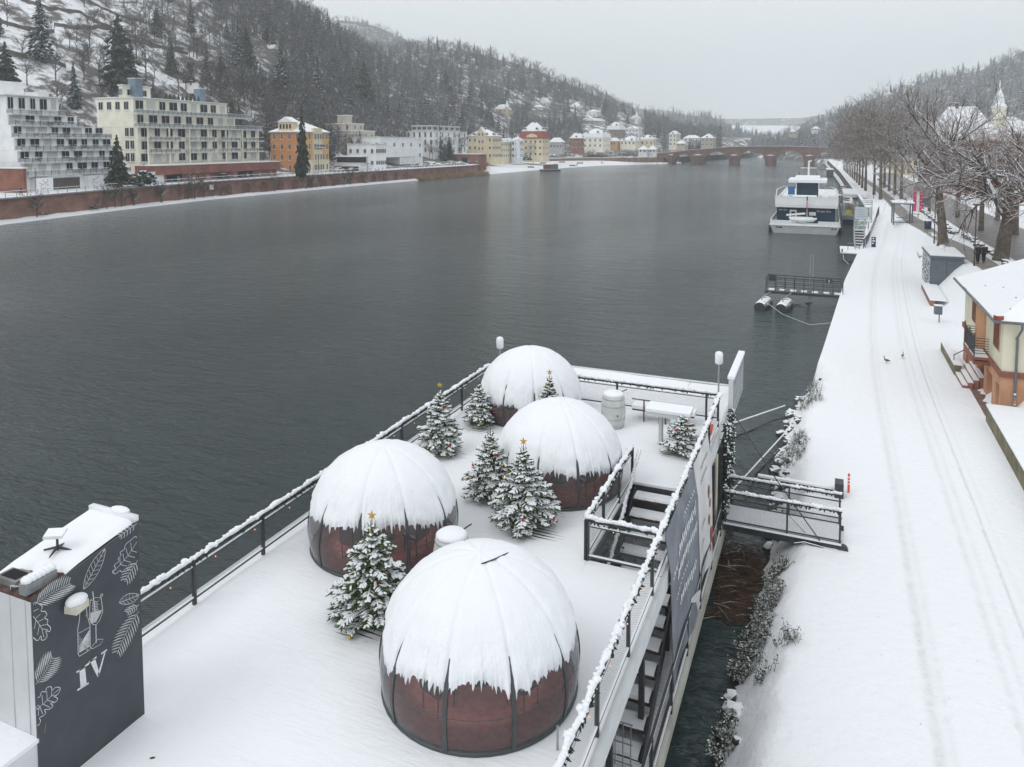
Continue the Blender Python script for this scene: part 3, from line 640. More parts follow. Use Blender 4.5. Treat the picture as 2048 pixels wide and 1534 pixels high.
def windows(b, root, face, z0, z1, floors, cols, ww=1.1, wh=1.5, s0=0., s1=None, name='window', arch=False, skip=(), rr=None, kinds=(0,)):
    L = (b.l if face == 'F' else b.w) if s1 is None else s1
    L -= s0; fh = (z1 - z0) / floors; st = L / cols; ww = min(ww, st * .8); wh = min(wh, fh * .68)
    u, n = (b.F, -b.S) if face == 'F' else (b.S, -b.F)
    for j in range(floors):
        for i in range(cols):
            if (i, j) in skip: continue
            w0 = ww; ww = w0 * (rr.uniform(.62, 1.) if rr else 1)
            mb = MB(); o = b.C + u * (s0 + st * (i + .5) - ww / 2) + Vector((0, 0, z0 + fh * (j + .27) - b.C.z)) + n * getattr(b, 'off', 0)
            window_mesh(mb, o, u, n, ww, wh, rr.choice(kinds) if rr else kinds[0]); k = mb.build(name, WMATS, root); recalc(k); ww = w0
def hip(b, root, z, h, ov=.5, mansard=0., mt=None, gable=False, dorm=0, chim=1, flatk=1.):
    C = lambda s, f, zz: pt(b, s, f, zz)
    s0, s1, f0, f1 = -ov, b.w + ov, -ov, b.l + ov; mb = MB()
    if mansard:
        k = mansard * .35; q = [C(s0, f0, z), C(s1, f0, z), C(s1, f1, z), C(s0, f1, z), C(s0 + k, f0 + k, z + mansard), C(s1 - k, f0 + k, z + mansard), C(s1 - k, f1 - k, z + mansard), C(s0 + k, f1 - k, z + mansard)]
        mb.add(q, [(0, 1, 5, 4), (1, 2, 6, 5), (2, 3, 7, 6), (3, 0, 4, 7), (3, 2, 1, 0)]); o = mb.build('mansard', mt or M_tile, root); recalc(o); mb = MB(); s0 += k; s1 -= k; f0 += k; f1 -= k; z += mansard
    m = min(s1 - s0, f1 - f0) / 2 * (0 if gable else .95)
    if s1 - s0 > f1 - f0: r0, r1 = C(s0 + m, (f0 + f1) / 2, z + h), C(s1 - m, (f0 + f1) / 2, z + h); fs = [(1, 0, 4, 5), (2, 1, 5), (3, 2, 5, 4), (0, 3, 4)]
    else: r0, r1 = C((s0 + s1) / 2, f0 + m, z + h), C((s0 + s1) / 2, f1 - m, z + h); fs = [(1, 0, 4), (2, 1, 4, 5), (3, 2, 5), (0, 3, 5, 4)]
    mb.add([C(s0, f0, z), C(s1, f0, z), C(s1, f1, z), C(s0, f1, z), r0, r1], fs + [(0, 1, 2, 3)])
    mb.mi = 1; obox(mb, b, s0, s1, f0, f1, z - .25, z - .02)
    o = mb.build('roof', [M_snow, M_frame], root); recalc(o)
    for i in range(chim):
        mb = MB(); p = r0 + (r1 - r0) * (.3 + .4 * i); mb.box(p, (.7, .7, 1.6)); mb.mi = 1; mb.box(p + Vector((0, 0, .88)), (.8, .8, .16)); mb.build('chimney', [M_brick, M_snow], root)
    for i in range(dorm):
        for face in ('S', 'F'):
            L = b.w if face == 'S' else b.l; t = (i + .5) / dorm * L
            p = pt(b, t, .5, z + h * .28) if face == 'S' else pt(b, .5, t, z + h * .28)
            mb = MB(); mb.box(p, (1.3, 1.3, 1.2)); mb.mi = 1; mb.box(p + Vector((0, 0, .68)), (1.6, 1.6, .18)); mb.mi = 2
            mb.box(p + (-b.F if face == 'S' else -b.S) * .67, (.8, .8, .7)) if False else mb.box(p, (.9, 1.36, .7)) ; mb.box(p, (1.36, .9, .7))
            mb.build('dormer', [M_frame, M_snow, M_glass], root)
def flat(b, root, z, name='roof', ov=.25, par=.35):
    mb = MB(); obox(mb, b, -ov, b.w + ov, -ov, b.l + ov, z + .01, z + par * .6); mb.mi = 1; obox(mb, b, -ov + .05, b.w + ov - .05, -ov + .05, b.l + ov - .05, z + par * .6, z + par); o = mb.build(name, [M_frame, M_snow], root); recalc(o)
def house(name, label, c, yb, yt, floors, cs, cf, wm, roof, cat='house', group=None, rr=None, ww=1.1, wh=1.5, gable_bay=False, **k):
    if name.startswith('hill') or (c > 1210 and yb < 285 and c < 1330):
        q_ = march(c, yb); k['fd'] = cam_xy(q_.x, q_.y)[1]
    b = frame(c, yb=yb, **k); z1 = zof(b.C.x, b.C.y, yt); root = thing(name, label, cat, b.C, 0, group)
    mb = MB(); obox(mb, b, 0, b.w, 0, b.l, b.C.z - (4 if name.startswith('hill') else 3), z1); o = mb.build('wall', wm, root); recalc(o)
    if cs: windows(b, root, 'S', b.C.z, z1, floors, cs, ww, wh, rr=rr)
    if cf: windows(b, root, 'F', b.C.z, z1, floors, cf, ww, wh, rr=rr)
    kind = roof[0]; hh = roof[1]
    if hh and hh > 100: hh = zof(b.C.x, b.C.y, hh - 100) - z1   # given as the pixel row of the ridge
    if kind == 'flat': flat(b, root, z1)
    elif kind == 'hip': hip(b, root, z1, hh, dorm=roof[2] if len(roof) > 2 else 0, chim=roof[3] if len(roof) > 3 else 1)
    elif kind == 'gable': hip(b, root, z1, hh, gable=True, chim=1)
    elif kind == 'mansard': hip(b, root, z1, hh * .55, mansard=hh * .45, mt=roof[2] if len(roof) > 2 else M_tile, dorm=2)
    b.z1 = z1; b.root = root; return b
def balcony(b, root, face, f0, f1, z, out=1.6, rail='grey', rh=1.0):
    """slab with railing on the front ('F') or side ('S') face"""
    mb = MB(); q = (lambda a, d, zz: pt(b, -d, a, zz)) if face == 'F' else (lambda a, d, zz: pt(b, a, -d, zz))
    def bx(a0, a1, d0, d1, z0, z1): mb.prism([q(a0, d0, z0), q(a1, d0, z0), q(a1, d1, z0), q(a0, d1, z0)], Vector((0, 0, z1 - z0)))
    bx(f0, f1, -.05, out, z - .28, z); mb.mi = 2; bx(f0 + .05, f1 - .05, 0, out - .12, z + .004, z + .07)
    mb.mi = 1; bx(f0, f1, out - .06, out, z + .12, z + rh * .86); bx(f0, f0 + .05, 0, out - .07, z + .12, z + rh * .86); bx(f1 - .05, f1, 0, out - .07, z + .12, z + rh * .86)
    mb.mi = 3; n = max(2, int((f1 - f0) / 1.6))
    for i in range(n + 1):
        a = f0 + (f1 - f0 - .07) * i / n; bx(a, a + .07, out + .004, out + .07, z - .1, z + rh)
    mb.mi = 2; bx(f0 - .03, f1 + .03, out - .06, out + .08, z + rh + .004, z + rh + .09)
    M_par = trans_mat('railing_glass', (.40, .45, .47), .22, .3) if rail == 'grey' else M_net
    o = mb.build('balcony', [M_frame, M_par, M_snow, M_darkp], root); recalc(o)
rb = random.Random(3)
def shrub(mb, c, r, n=40):
    for _ in range(n):
        a = rb.uniform(0, 6.28); e = rb.uniform(-.2, 1.4); d = Vector((math.cos(a) * math.cos(e), math.sin(a) * math.cos(e), math.sin(e))) * r * rb.uniform(.4, 1)
        p = Vector(c) + d; mb.box(p, (r * .28, r * .28, r * .12), rb.uniform(0, 3), Matrix.Rotation(rb.uniform(-.6, .6), 3, 'X'))
# ---- white terraced block
b = frame(48, yb=384, xs=-25, xb=262, rot=.10); root = thing('apartment_block', 'white stepped apartment block with long planted balconies on every floor', 'apartment block', b.C)
zs = [4.6] + [zof(b.C.x, b.C.y, y) for y in (352, 326, 301, 275, 250, 227, 190)]; ends = [262, 250, 246, 238, 228, 180, 150]; ls = [solve(b.C, b.F, e) for e in ends]; b.w = 24
mb = MB()
for i in range(7): obox(mb, b, i * .7, b.w, 0 if i < 6 else .5, ls[i], zs[i] - (2 if i == 0 else 0), zs[i + 1] - .02)
o = mb.build('wall', WHT, root); recalc(o)
for i in range(1, 7):
    L = ls[i]; b.off = -i * .7
    cols = 8 if i < 5 else 5
    windows(b, root, 'F', zs[i], zs[i + 1], 1, cols, L / cols * .78, 2.5, s1=L, rr=rb, kinds=(0, 0, 0, 1, 2))
    b.C2 = b.C.copy(); b.C = b.C + b.S * (i * .7)
    half = L * .5; balcony(b, root, 'F', .3, half - .4, zs[i] + .05); balcony(b, root, 'F', half + .6, L + .5, zs[i] + .05)
    b.C = b.C2; b.off = 0
windows(b, root, 'S', zs[2], zs[7], 5, 4, 1.0, 1.4, s0=4.5)
b3 = B(); b3.__dict__.update(b.__dict__); b3.C = b.C + b.S * 4.2; b3.w = b.w - 4.2; b3.l = ls[6]; flat(b3, root, zs[7])
for f0, f1, hz in ((2, 11, 5.0), (14.5, 17.2, 1.2)):
    mb = MB(); obox(mb, b, 12, 16, f0, f1, zs[7] + .2, zs[7] + (3.4 if hz > 2 else 1.6)); mb.mi = 1; obox(mb, b, 11.9, 16.1, f0 - .1, f1 + .1, zs[7] + (3.4 if hz > 2 else 1.6) + .002, zs[7] + (3.4 if hz > 2 else 1.6) + .2); o = mb.build('rooftop_box', [WHT, M_snow], root); recalc(o)
for k, f in enumerate((6.5, 22.5)):
    mb = MB(); obox(mb, b, -.04, .3, f, f + 7, 4.6, 7.1); o = mb.build('garage_door', M_garage, root); recalc(o)
for k, f in enumerate((1.5, 14.5, 20.3, 30.5)):
    mb = MB(); obox(mb, b, -1.5, -.05, f, f + (4 if k != 3 else 6.5), 4.6, 7.2); mb.mi = 1; obox(mb, b, -1.5, -.05, f + .1, f + 3.9, 7.204, 7.35)
    mb.mi = 2
    for s in range(3):
        p = pt(b, -1.51, f + 1 + s * .7, 5.2 + .3 * s); ribbon(mb, [p + Vector((0.01, (rb.random() - .5) * .9, q * .45 + (rb.random() - .5) * .3)) for q in range(4)], .09, (1, 0, 0))
    o = mb.build('stair_housing', [WHT, M_snow, M_darkp], root)
for i in range(2, 6):
    mb = MB()
    for _ in range(7): 
        c = pt(b, i * .7 - 1.2, rb.uniform(1, ls[i] - 1), zs[i] + .5); shrub(mb, c, rb.uniform(.4, .8), 22)
    mb.build('balcony_plants', mat('evergreen_leaves', (.03, .05, .03), .85, .4, 2, 0, snow=.62), root)
# ---- cream block
b = frame(310, yb=366, xs=255, xb=520, rot=.06); b.C = b.C + b.S * 5; zg = 4.6
root = thing('apartment_block', 'long cream apartment block with balconies above a red ground-floor garage', 'apartment block', b.C)
yy = [330, 306, 281, 254, 227, 196]; zs = [zof(b.C.x, b.C.y, y) for y in yy]
L = solve(b.C, b.F, 515); Ls = [L, L, L, solve(b.C, b.F, 478), solve(b.C, b.F, 462)]; wS = solve(b.C, b.S, 250); wS2 = solve(b.C, b.S, 196)
mb = MB()
for i in range(3): obox(mb, b, 0, wS, 0, Ls[i], zs[i] - (8 if i == 0 else .0), zs[i + 1] - .02)
for i in (3, 4): obox(mb, b, 1.2, wS2, -.6 + .6, Ls[i], zs[i] + .0, zs[i + 1] - .02)
o = mb.build('wall', CRM, root); recalc(o)
for i in range(5):
    b.off = 0 if i < 3 else -1.2
    windows(b, root, 'F', zs[i], zs[i + 1], 1, 11 if i < 3 else 9, 2.9, 2.4, s1=Ls[i], rr=rb, kinds=(0, 0, 0, 2)); b.off = 0
    if i in (1, 2):
        for a0, a1 in ((.03, .27), (.33, .55), (.6, .78), (.82, 1.02)): balcony(b, root, 'F', L * a0 + 1, L * a1, zs[i] + .05, 1.7, 'net')
    if i in (3, 4): balcony(b, root, 'F', -1, Ls[i] + (8 if i == 4 else 9), zs[i] + .05, 1.6 - .4 * (i == 4), 'grey')
obox_ = MB(); obox(obox_, b, wS + .01, wS2, .02, 8, zs[3] - 12, zs[3] - .03); o = obox_.build('side_wall', CRM, root); recalc(o); windows(b, root, 'S', zs[0], zs[3], 3, 2, 3.2, 2.6, s0=1.0, s1=wS)
windows(b, root, 'S', zs[4], zs[5], 1, 4, 1.5, 2.0, s0=2.0, s1=wS2)
for a in range(7): mb = MB(); mb.tube([pt(b, -1.35, L * (.04 + .155 * a), zs[0]), pt(b, -1.35, L * (.04 + .155 * a), zs[3])], .22, 8); mb.build('column', CRM, root)
b3 = B(); b3.__dict__.update(b.__dict__); b3.C = b.C + b.S * 1.2; b3.w = wS2 - 1.2; b3.l = Ls[4]; flat(b3, root, zs[5])
b4 = B(); b4.__dict__.update(b.__dict__); b4.C = b.C + b.S * 5 + b.F * .5; b4.w = wS2 - 12; b4.l = 9; zt = zs[5] + 3.2
mb = MB(); obox(mb, b4, 0, b4.w, 0, b4.l, zs[5] + .2, zt); o = mb.build('penthouse', CRM, root); recalc(o); flat(b4, root, zt, 'penthouse_roof'); windows(b4, root, 'S', zs[5], zt, 1, 4, 1.8, 1.6); windows(b4, root, 'F', zs[5], zt, 1, 2, 1.8, 1.6)
for s, f, dh, w_ in ((3.4, 3., 5.2, 2.4), (4.5, 27, 4.2, 2.2)):
    mb = MB(); obox(mb, b, s, s + w_, f, f + w_, zs[5] + .2, zs[5] + dh); mb.mi = 1; obox(mb, b, s - .1, s + w_ + .1, f - .1, f + w_ + .1, zs[5] + dh + .002, zs[5] + dh + .15); o = mb.build('lift_tower', [mat('blue_grey_zinc', (.16, .22, .27), .5, .15, 3, .1), M_snow], root); recalc(o)
mb = MB()
for k in range(9): 
    c = pt(b, 2.4, 12 + k * 1.5, zs[5] + .5); mb.tube([c, c + Vector((0, 0, 1.7))], [.45, .05], 6)
mb.build('rooftop_plants', mat('evergreen_leaves', (.03, .05, .03)), root)
# red garage base of the cream block
b = frame(308, yb=367, xs=290, xb=552, rot=.04); root = thing('garage_building', 'long low red masonry garage at street level under the cream block', 'garage', b.C)
zt = zof(b.C.x, b.C.y, 332); mb = MB(); b.w = 5.5; obox(mb, b, 0, b.w, 0, b.l, 3, zt - 2.2); obox(mb, b, -1.2, b.w, -.5, b.l + .6, zt - 2.2, zt); o = mb.build('wall', M_redr, root); recalc(o); 
mb = MB(); obox(mb, b, -1.15, b.w, -.45, b.l + .5, zt + .004, zt + .2); o = mb.build('roof_snow', M_snow, root); recalc(o)
for f0, f1 in ((4, 9), (30, 36)):
    mb = MB(); obox(mb, b, -.05, .1, f0, f1, 4.62, zt - 2.4); o = mb.build('gateway', M_black, root); recalc(o)
windows(b, root, 'F', 4.6, zt - 2, 1, 9, .7, .8)
# brick building at the far left
bb = house('brick_building', 'red brick street building with grey garage door at the far left edge', 46, 400, 338, 1, 0, 0, M_brick, ('flat', 0), 'house', fd=148, xs=-80, xb=50, rot=.12)
mb = MB(); o_ = pt(bb, 10.5, -.04, bb.C.z); mb.prism([pt(bb, 6.5, -.04, bb.C.z), pt(bb, 11, -.04, bb.C.z), pt(bb, 11, -.04, bb.C.z + 4.2), pt(bb, 6.5, -.04, bb.C.z + 4.2)], -bb.F * .05); o = mb.build('garage_door', mat('grey_door', (.16, .19, .22), .5), bb.root); recalc(o)
bb = house('small_house', 'small cream flat-roofed house behind the red brick street building', 13, 338, 303, 1, 2, 1, CRM, ('flat', 0), 'house', fd=185, xs=-60, lng=6, rot=.1)
# ---- orange villa
M_or2 = ORL
bb = house('orange_villa', 'tall orange villa with pale yellow ground floor and snowy hip roof', 604, 347, 263, 4, 4, 6, ORG_SHADE, ('hip', 341, 0, 1), 'villa', xs=541, xb=657, ww=.95, wh=1.8)
b = bb; mb = MB(); L = b.l
zz = [b.C.z, b.z1]; mb.prism([pt(b, -.06, 0, b.C.z + 4.3), pt(b, -.06, L, b.C.z + 4.3), pt(b, -.06, L, b.z1 - .3), pt(b, -.06, 0, b.z1 - .3)], b.S * -.02)
o = mb.build('front_lit_render', ORL, b.root); recalc(o)  # lit front put into a lighter orange; the darker wall is the shadow side
mb = MB(); obox(mb, b, -.12, .3, -.05, L + .05, b.C.z - 1, b.C.z + 3.9); obox(mb, b, -.3, .3, -.1, L + .1, b.C.z + 3.9, b.C.z + 4.2); obox(mb, b, -.7, .2, L * .38, L * .7, b.C.z + 4.2, b.z1 + 1.2); o = mb.build('stone_bay', LYE, b.root); recalc(o)
b.off = .72; windows(b, b.root, 'F', b.C.z, b.z1, 4, 3, .8, 1.9, s0=L * .39, s1=L * .69, name='bay_window'); b.off = .14; windows(b, b.root, 'F', b.C.z, b.z1, 4, 2, .8, 1.9, s0=0, s1=L * .36, name='front_window'); windows(b, b.root, 'F', b.C.z, b.z1, 4, 2, .8, 1.9, s0=L * .71, s1=L * .99, name='front_window'); b.off = 0
balcony(b, b.root, 'F', L * .4, L * .68, b.C.z + 8.6, 1.9, 'net', .9)
mb = MB(); c0 = pt(b, b.w * .5, 1.2, b.z1 + 1.6); mb.box(c0, (6, 2.4, 3.0)); mb.mi = 1; mb.add([c0 + Vector(v) for v in ((-3.5, -1.5, 1.5), (3.5, -1.5, 1.5), (3.5, 2, 1.5), (-3.5, 2, 1.5), (0, -1.5, 3.3), (0, 2, 3.3))], [(0, 1, 4), (1, 2, 5, 4), (2, 3, 5), (3, 0, 4, 5)]); mb.mi = 2
for dx in (-2, -.7, .6, 1.9): mb.box(c0 + Vector((dx, -1.22, .1)), (.7, .1, 1.5))
mb.build('dormer', [YEL, M_snow, M_glass], b.root)
# ---- houses between the orange villa and the yellow row: label, c, yb, yt, floors, side cols, front cols, wall, roof, kwargs
rows_ = [
 ('terraced_villa', 'beige concrete villa with wide roof slabs and square chimney behind the orange villa', 700, 300, 262, 2, 3, 4, BEI, ('flat', 0), dict(fd=300, xs=655, xb=750), 'villa'),
 ('terraced_villa', 'low upper storey with a flat snow roof set back on the beige villa', 705, 262, 248, 1, 3, 2, BEI, ('flat', 0), dict(fd=306, xs=650, xb=728), 'villa'),
 ('white_house', 'long white flat-roofed house with plants on its terrace, behind the cream-white villa', 762, 300, 275, 1, 5, 4, WHT, ('flat', 0), dict(fd=296, xs=682, xb=830), 'house'),
 ('white_house', 'off-white two-storey villa with wide eaves beside the carport', 752, 336, 289, 2, 4, 5, WHT, ('flat', 0), dict(fd=282, xs=694, xb=772), 'villa'),
 ('carport_building', 'low white building with open carport and glazed roof terrace right of the orange villa', 722, 343, 328, 1, 0, 0, WHT, ('flat', 0), dict(xs=666, xb=738), 'carport'),
 ('white_house', 'white cubic house with ribbon windows between the off-white villa and the modern block', 800, 320, 280, 2, 3, 4, WHT, ('flat', 0), dict(fd=310, xs=765, xb=845), 'house'),
 ('modern_apartment_block', 'white modern apartment block with tall narrow dark windows and grey penthouse', 868, 309, 263, 3, 5, 6, WHT, ('flat', 0), dict(fd=352, xs=812, xb=934, ww=1.0, wh=2.3), 'apartment block'),
 ('garage_building', 'long low red garage with dark gateway in front of the yellow gabled house', 962, 328, 309, 1, 5, 0, M_redr, ('flat', 0), dict(fd=352, xs=882, lng=6), 'garage'),
 ('gabled_house', 'yellow sandstone house with small gable and snowy hipped roof', 985, 318, 272, 3, 5, 6, YEL, ('hip', 358, 2, 2), dict(fd=395, xs=935, xb=1003), 'house'),
 ('narrow_house', 'narrow pale yellow house with shuttered windows right of the gabled one', 1006, 317, 284, 3, 1, 4, LYE, ('hip', 376, 1, 0), dict(fd=425, xs=1001, xb=1024), 'house'),
 ('narrow_house', 'narrow blue-white house with small corner tower', 1036, 317, 281, 3, 2, 3, BLW, ('hip', 374, 0, 0), dict(fd=432, xs=1023, xb=1047), 'house'),
 ('corner_mansion', 'large yellow mansion with red mansard and big snowy roof', 1085, 314, 277, 3, 5, 3, YEL, ('mansard', 344, M_tile), dict(fd=440, xs=1038, xb=1099), 'mansion'),
 ('grey_annex', 'low grey building with hipped snow roof right of the yellow mansion', 1124, 299, 284, 1, 4, 1, GRY, ('hip', 375, 0, 0), dict(fd=470, xs=1099, xb=1129), 'house'),
 ('brick_villa', 'dark red brick villa partly hidden behind a big conifer', 1164, 298, 276, 2, 3, 1, M_brick, ('hip', 366, 1, 1), dict(fd=500, xs=1141, xb=1168), 'villa'),
 ('cream_mansion', 'broad cream mansion with tall snowy mansard roof behind the pollarded trees', 1205, 296, 275, 2, 4, 3, CRM, ('mansard', 356, M_snow), dict(fd=520, xs=1165, xb=1221), 'mansion'),
 ('orange_house', 'small orange house next to the cream mansion', 1232, 292, 282, 1, 2, 1, ORL, ('hip', 375, 0, 0), dict(fd=540, xs=1220, xb=1241), 'house'),
 ('stone_villa', 'grey-brown stone villa standing higher behind the small orange house', 1238, 276, 259, 2, 3, 2, wallmat('brown_stone', (.25, .2, .16)), ('mansard', 343, M_snow), dict(fd=600, xs=1214, xb=1251), 'villa'),
 ('white_villa', 'white square villa with grey quoins right of the stone villa', 1276, 273, 257, 2, 4, 1, WHT, ('hip', 351, 1, 0), dict(fd=620, xs=1251, xb=1284), 'villa'),
 ('cream_house', 'low cream house with long snowy roof left of the bridge gatehouses', 1270, 291, 281, 1, 4, 3, CRM, ('hip', 372, 2, 0), dict(fd=540, xs=1240, xb=1284), 'house'),
 ('cream_house', 'cream house with mansard roof right beside the low cream one', 1306, 291, 279, 1, 3, 2, LYE, ('mansard', 369, M_snow), dict(fd=555, xs=1281, xb=1312), 'house'),
 ('gatehouse', 'left of the two small white gatehouses at the bridge head', 1293, 306, 299, 1, 2, 1, WHT, ('hip', 391, 0, 0), dict(fd=505, xs=1277, xb=1297), 'gatehouse'),
 ('gatehouse', 'right of the two small white gatehouses at the bridge head', 1311, 305, 299, 1, 2, 1, WHT, ('hip', 391, 0, 0), dict(fd=507, xs=1298, xb=1314), 'gatehouse'),
 ('tall_villa', 'tall cream villa with turret annex above the left end of the bridge', 1352, 292, 268, 3, 2, 3, CRM, ('hip', 361, 1, 0), dict(fd=600, xs=1338, xb=1361), 'villa'),
 ('pavilion', 'small pavilion with pyramid roof right of the tall cream villa', 1369, 292, 287, 1, 2, 1, BEI, ('hip', 381, 0, 0), dict(fd=585, xs=1353, xb=1372), 'pavilion'),
 ('bank_house', 'beige three-storey house at the far end of the left bank beyond the bridge', 1425, 293, 276, 2, 3, 2, BEI, ('hip', 367, 1, 0), dict(fd=640, xs=1402, xb=1432), 'house'),
 ('bank_house', 'white low house left of the beige one beyond the bridge', 1398, 284, 276, 1, 3, 1, WHT, ('hip', 370, 0, 0), dict(fd=660, xs=1366, xb=1402), 'house'),
 ('hill_villa', 'yellow villa with pointed corner tower in the woods on the hillside', 1014, 233, 218, 2, 3, 2, YEL, ('hip', 308, 0, 0), dict(fd=520, xs=988, xb=1021), 'villa'),
 ('hill_villa', 'white steep-gabled villa highest on the slope', 1092, 212, 205, 1, 2, 2, WHT, ('gable', 294, 0), dict(fd=640, xs=1080, xb=1101), 'villa'),
 ('hill_villa', 'low white house left below the steep-gabled villa', 1084, 221, 214, 1, 2, 1, WHT, ('hip', 309, 0, 0), dict(fd=630, xs=1066, xb=1088), 'villa'),
 ('hill_villa', 'white villa with broad hipped roof on the terraced slope', 1158, 220, 213, 1, 4, 1, WHT, ('hip', 303, 1, 0), dict(fd=650, xs=1139, xb=1166), 'villa'),
 ('hill_villa', 'white two-storey villa with balcony below the broad-roofed one', 1192, 234, 223, 1, 2, 2, WHT, ('hip', 318, 0, 0), dict(fd=640, xs=1175, xb=1201), 'villa'),
 ('hill_villa', 'grey gabled house just under the villa with balcony', 1188, 247, 241, 1, 2, 1, GRY, ('gable', 335, 0), dict(fd=620, xs=1172, xb=1206), 'villa'),
 ('hill_villa', 'small white villa with white spire above the stone villa', 1272, 243, 236, 1, 3, 1, WHT, ('hip', 330, 0, 0), dict(fd=680, xs=1261, xb=1283), 'villa'),
 ('hill_villa', 'tiny snow-roofed house by itself left of the spired villa', 1246, 243, 239, 1, 2, 1, WHT, ('hip', 335, 0, 0), dict(fd=670, xs=1237, xb=1250), 'villa'),
 ('hill_hut', 'small hut with snow roof among the trees of the middle slope', 934, 161, 159, 1, 1, 0, WHT, ('gable', 258, 0), dict(fd=640, xs=929, lng=4), 'hut'),
 ('hill_house', 'brown wooden house with steep snowy gable roof behind the cream block', 397, 200, 186, 1, 2, 2, mat('brown_boards', (.14, .08, .05), .8, .2), ('gable', 265, 0), dict(fd=235, xs=350, xb=402), 'house'),
 ('hill_hut', 'low snow-roofed hut on the slope above the orange villa', 551, 104, 97, 1, 3, 1, BEI, ('gable', 188, 0), dict(fd=330, xs=510, xb=560), 'hut'),
 ('hill_house', 'small pale house half hidden left of the orange villa', 540, 300, 285, 1, 3, 1, WHT, ('flat', 0), dict(fd=285, xs=505, xb=560), 'house'),
 ('hill_house', 'white flat-roofed house high behind the orange villa', 560, 258, 243, 1, 4, 1, WHT, ('flat', 0), dict(fd=300, xs=520, xb=590), 'house'),
 ('right_hill_villa', 'pale villa on the crest of the right-hand hill', 1783, 196, 188, 1, 3, 1, CRM, ('hip', 282, 0, 0), dict(fd=860, xs=1764, xb=1786), 'villa'),
 ('right_hill_villa', 'cream villa group right of the crest villa on the right-hand hill', 1825, 178, 170, 1, 3, 1, CRM, ('hip', 265, 0, 0), dict(fd=850, xs=1808, xb=1834), 'villa'),
 ('right_hill_villa', 'snow-roofed house low on the right-hand hill above the bridge', 1638, 262, 257, 1, 3, 1, WHT, ('hip', 352, 0, 0), dict(fd=760, xs=1622, xb=1641), 'villa'),
 ('right_hill_villa', 'small house nearest the bridge end on the right-hand hill', 1592, 270, 263, 1, 2, 1, BEI, ('hip', 360, 0, 0), dict(fd=760, xs=1578, xb=1601), 'villa'),
]
HB = {}
for r_ in rows_:
    k = dict(r_[10]); HB[r_[1][:30]] = house(r_[0], r_[1], r_[2], r_[3], r_[4], r_[5], r_[6], r_[7], r_[8], r_[9], r_[11], **k)
def extra(lbl, fn):
    for k, b in HB.items():
        if lbl.startswith(k[:24]) or k.startswith(lbl[:24]): return fn(b)
def spire(b, s, f, r, z0, z1, z2, m=None):
    mb = MB(); c = pt(b, s, f, z0); mb.lathe(c, [(r, 0), (r, z1 - z0)], 8); mb.mi = 1; mb.lathe(c, [(r * 1.2, z1 - z0 + .01), (r * .5, (z1 - z0) + (z2 - z1) * .45), (.02, z2 - z0)], 8); o = mb.build('corner_tower', [m or YEL, M_snow], b.root)
def f1(b): spire(b, 0, 0, 2.0, b.C.z, b.z1 + 1.5, b.z1 + 8)
extra('yellow villa with pointed corner tower', f1)
extra('small white villa with white spire', lambda b: spire(b, 0, 0, 2.0, b.C.z, b.z1 + 1.0, b.z1 + 8, WHT))
extra('narrow blue-white house with small', lambda b: spire(b, 0, 0, 1.3, b.C.z, b.z1 + .5, b.z1 + 3.5, BLW))
def f2(b):
    mb = MB(); c = b.w * .45; z = b.z1; mb.prism([pt(b, c - 3, -.3, b.C.z), pt(b, c + 3, -.3, b.C.z), pt(b, c + 3, -.3, z + .2), pt(b, c, -.3, z + 4.2), pt(b, c - 3, -.3, z + .2)], b.F * 2.5)
    mb.mi = 1
    for s in (-1, 1): mb.prism([pt(b, c + s * 3.3, -.5, z), pt(b, c, -.5, z + 4.4), pt(b, c, -.5, z + 4.75), pt(b, c + s * 3.3, -.5, z + .35)], b.F * 3)
    o = mb.build('gable_bay', [YEL, M_snow], b.root); recalc(o); b.C = b.C - b.F * .3; windows(b, b.root, 'S', b.C.z, z + 2.6, 4, 2, .9, 1.6, s0=c - 1.9, s1=c + 1.9, name='bay_window')
extra('yellow sandstone house with small gable', f2)
def f3(b):
    b5 = B(); b5.__dict__.update(b.__dict__); b5.C = b.C + b.S * 2 + b.F * 2; b5.w = b.w - 4; b5.l = b.l - 6; mb = MB(); obox(mb, b5, 0, b5.w, 0, b5.l, b.z1 + .2, b.z1 + 2.6); o = mb.build('penthouse', GRY, b.root); recalc(o); flat(b5, b.root, b.z1 + 2.6, 'penthouse_roof'); windows(b5, b.root, 'S', b.z1 + .2, b.z1 + 2.6, 1, 4, 2, 1.4); windows(b5, b.root, 'F', b.z1 + .2, b.z1 + 2.6, 1, 5, 3, 1.4)
    h = (b.z1 - b.C.z) / 3
    for j in (1, 2):
        for a in (.3, .72): balcony(b, b.root, 'F', b.l * a, b.l * a + 4, b.C.z + j * h, 1.4, 'grey')
extra('white modern apartment block', f3)
def f4(b):
    mb = MB(); obox(mb, b, 1.0, b.w - .5, -.06, .1, 4.64, b.z1 - .9); o = mb.build('carport_opening', M_black, b.root); recalc(o)
    mb = MB(); obox(mb, b, 1, b.w, 2, 5, b.z1 + .3, b.z1 + 2.4); o = mb.build('glazed_terrace', M_glass, b.root); recalc(o); mb = MB(); obox(mb, b, .5, b.w + .3, 1.5, 6, b.z1 + 2.4, b.z1 + 2.8); o = mb.build('terrace_roof', M_snow, b.root); recalc(o)
extra('low white building with open carport', f4)
def f5(b): mb = MB(); obox(mb, b, b.w * .28, b.w * .5, -.06, .1, b.C.z, b.z1 - 1.4); o = mb.build('gateway', M_black, b.root); recalc(o)
extra('long low red garage with dark gateway', f5)
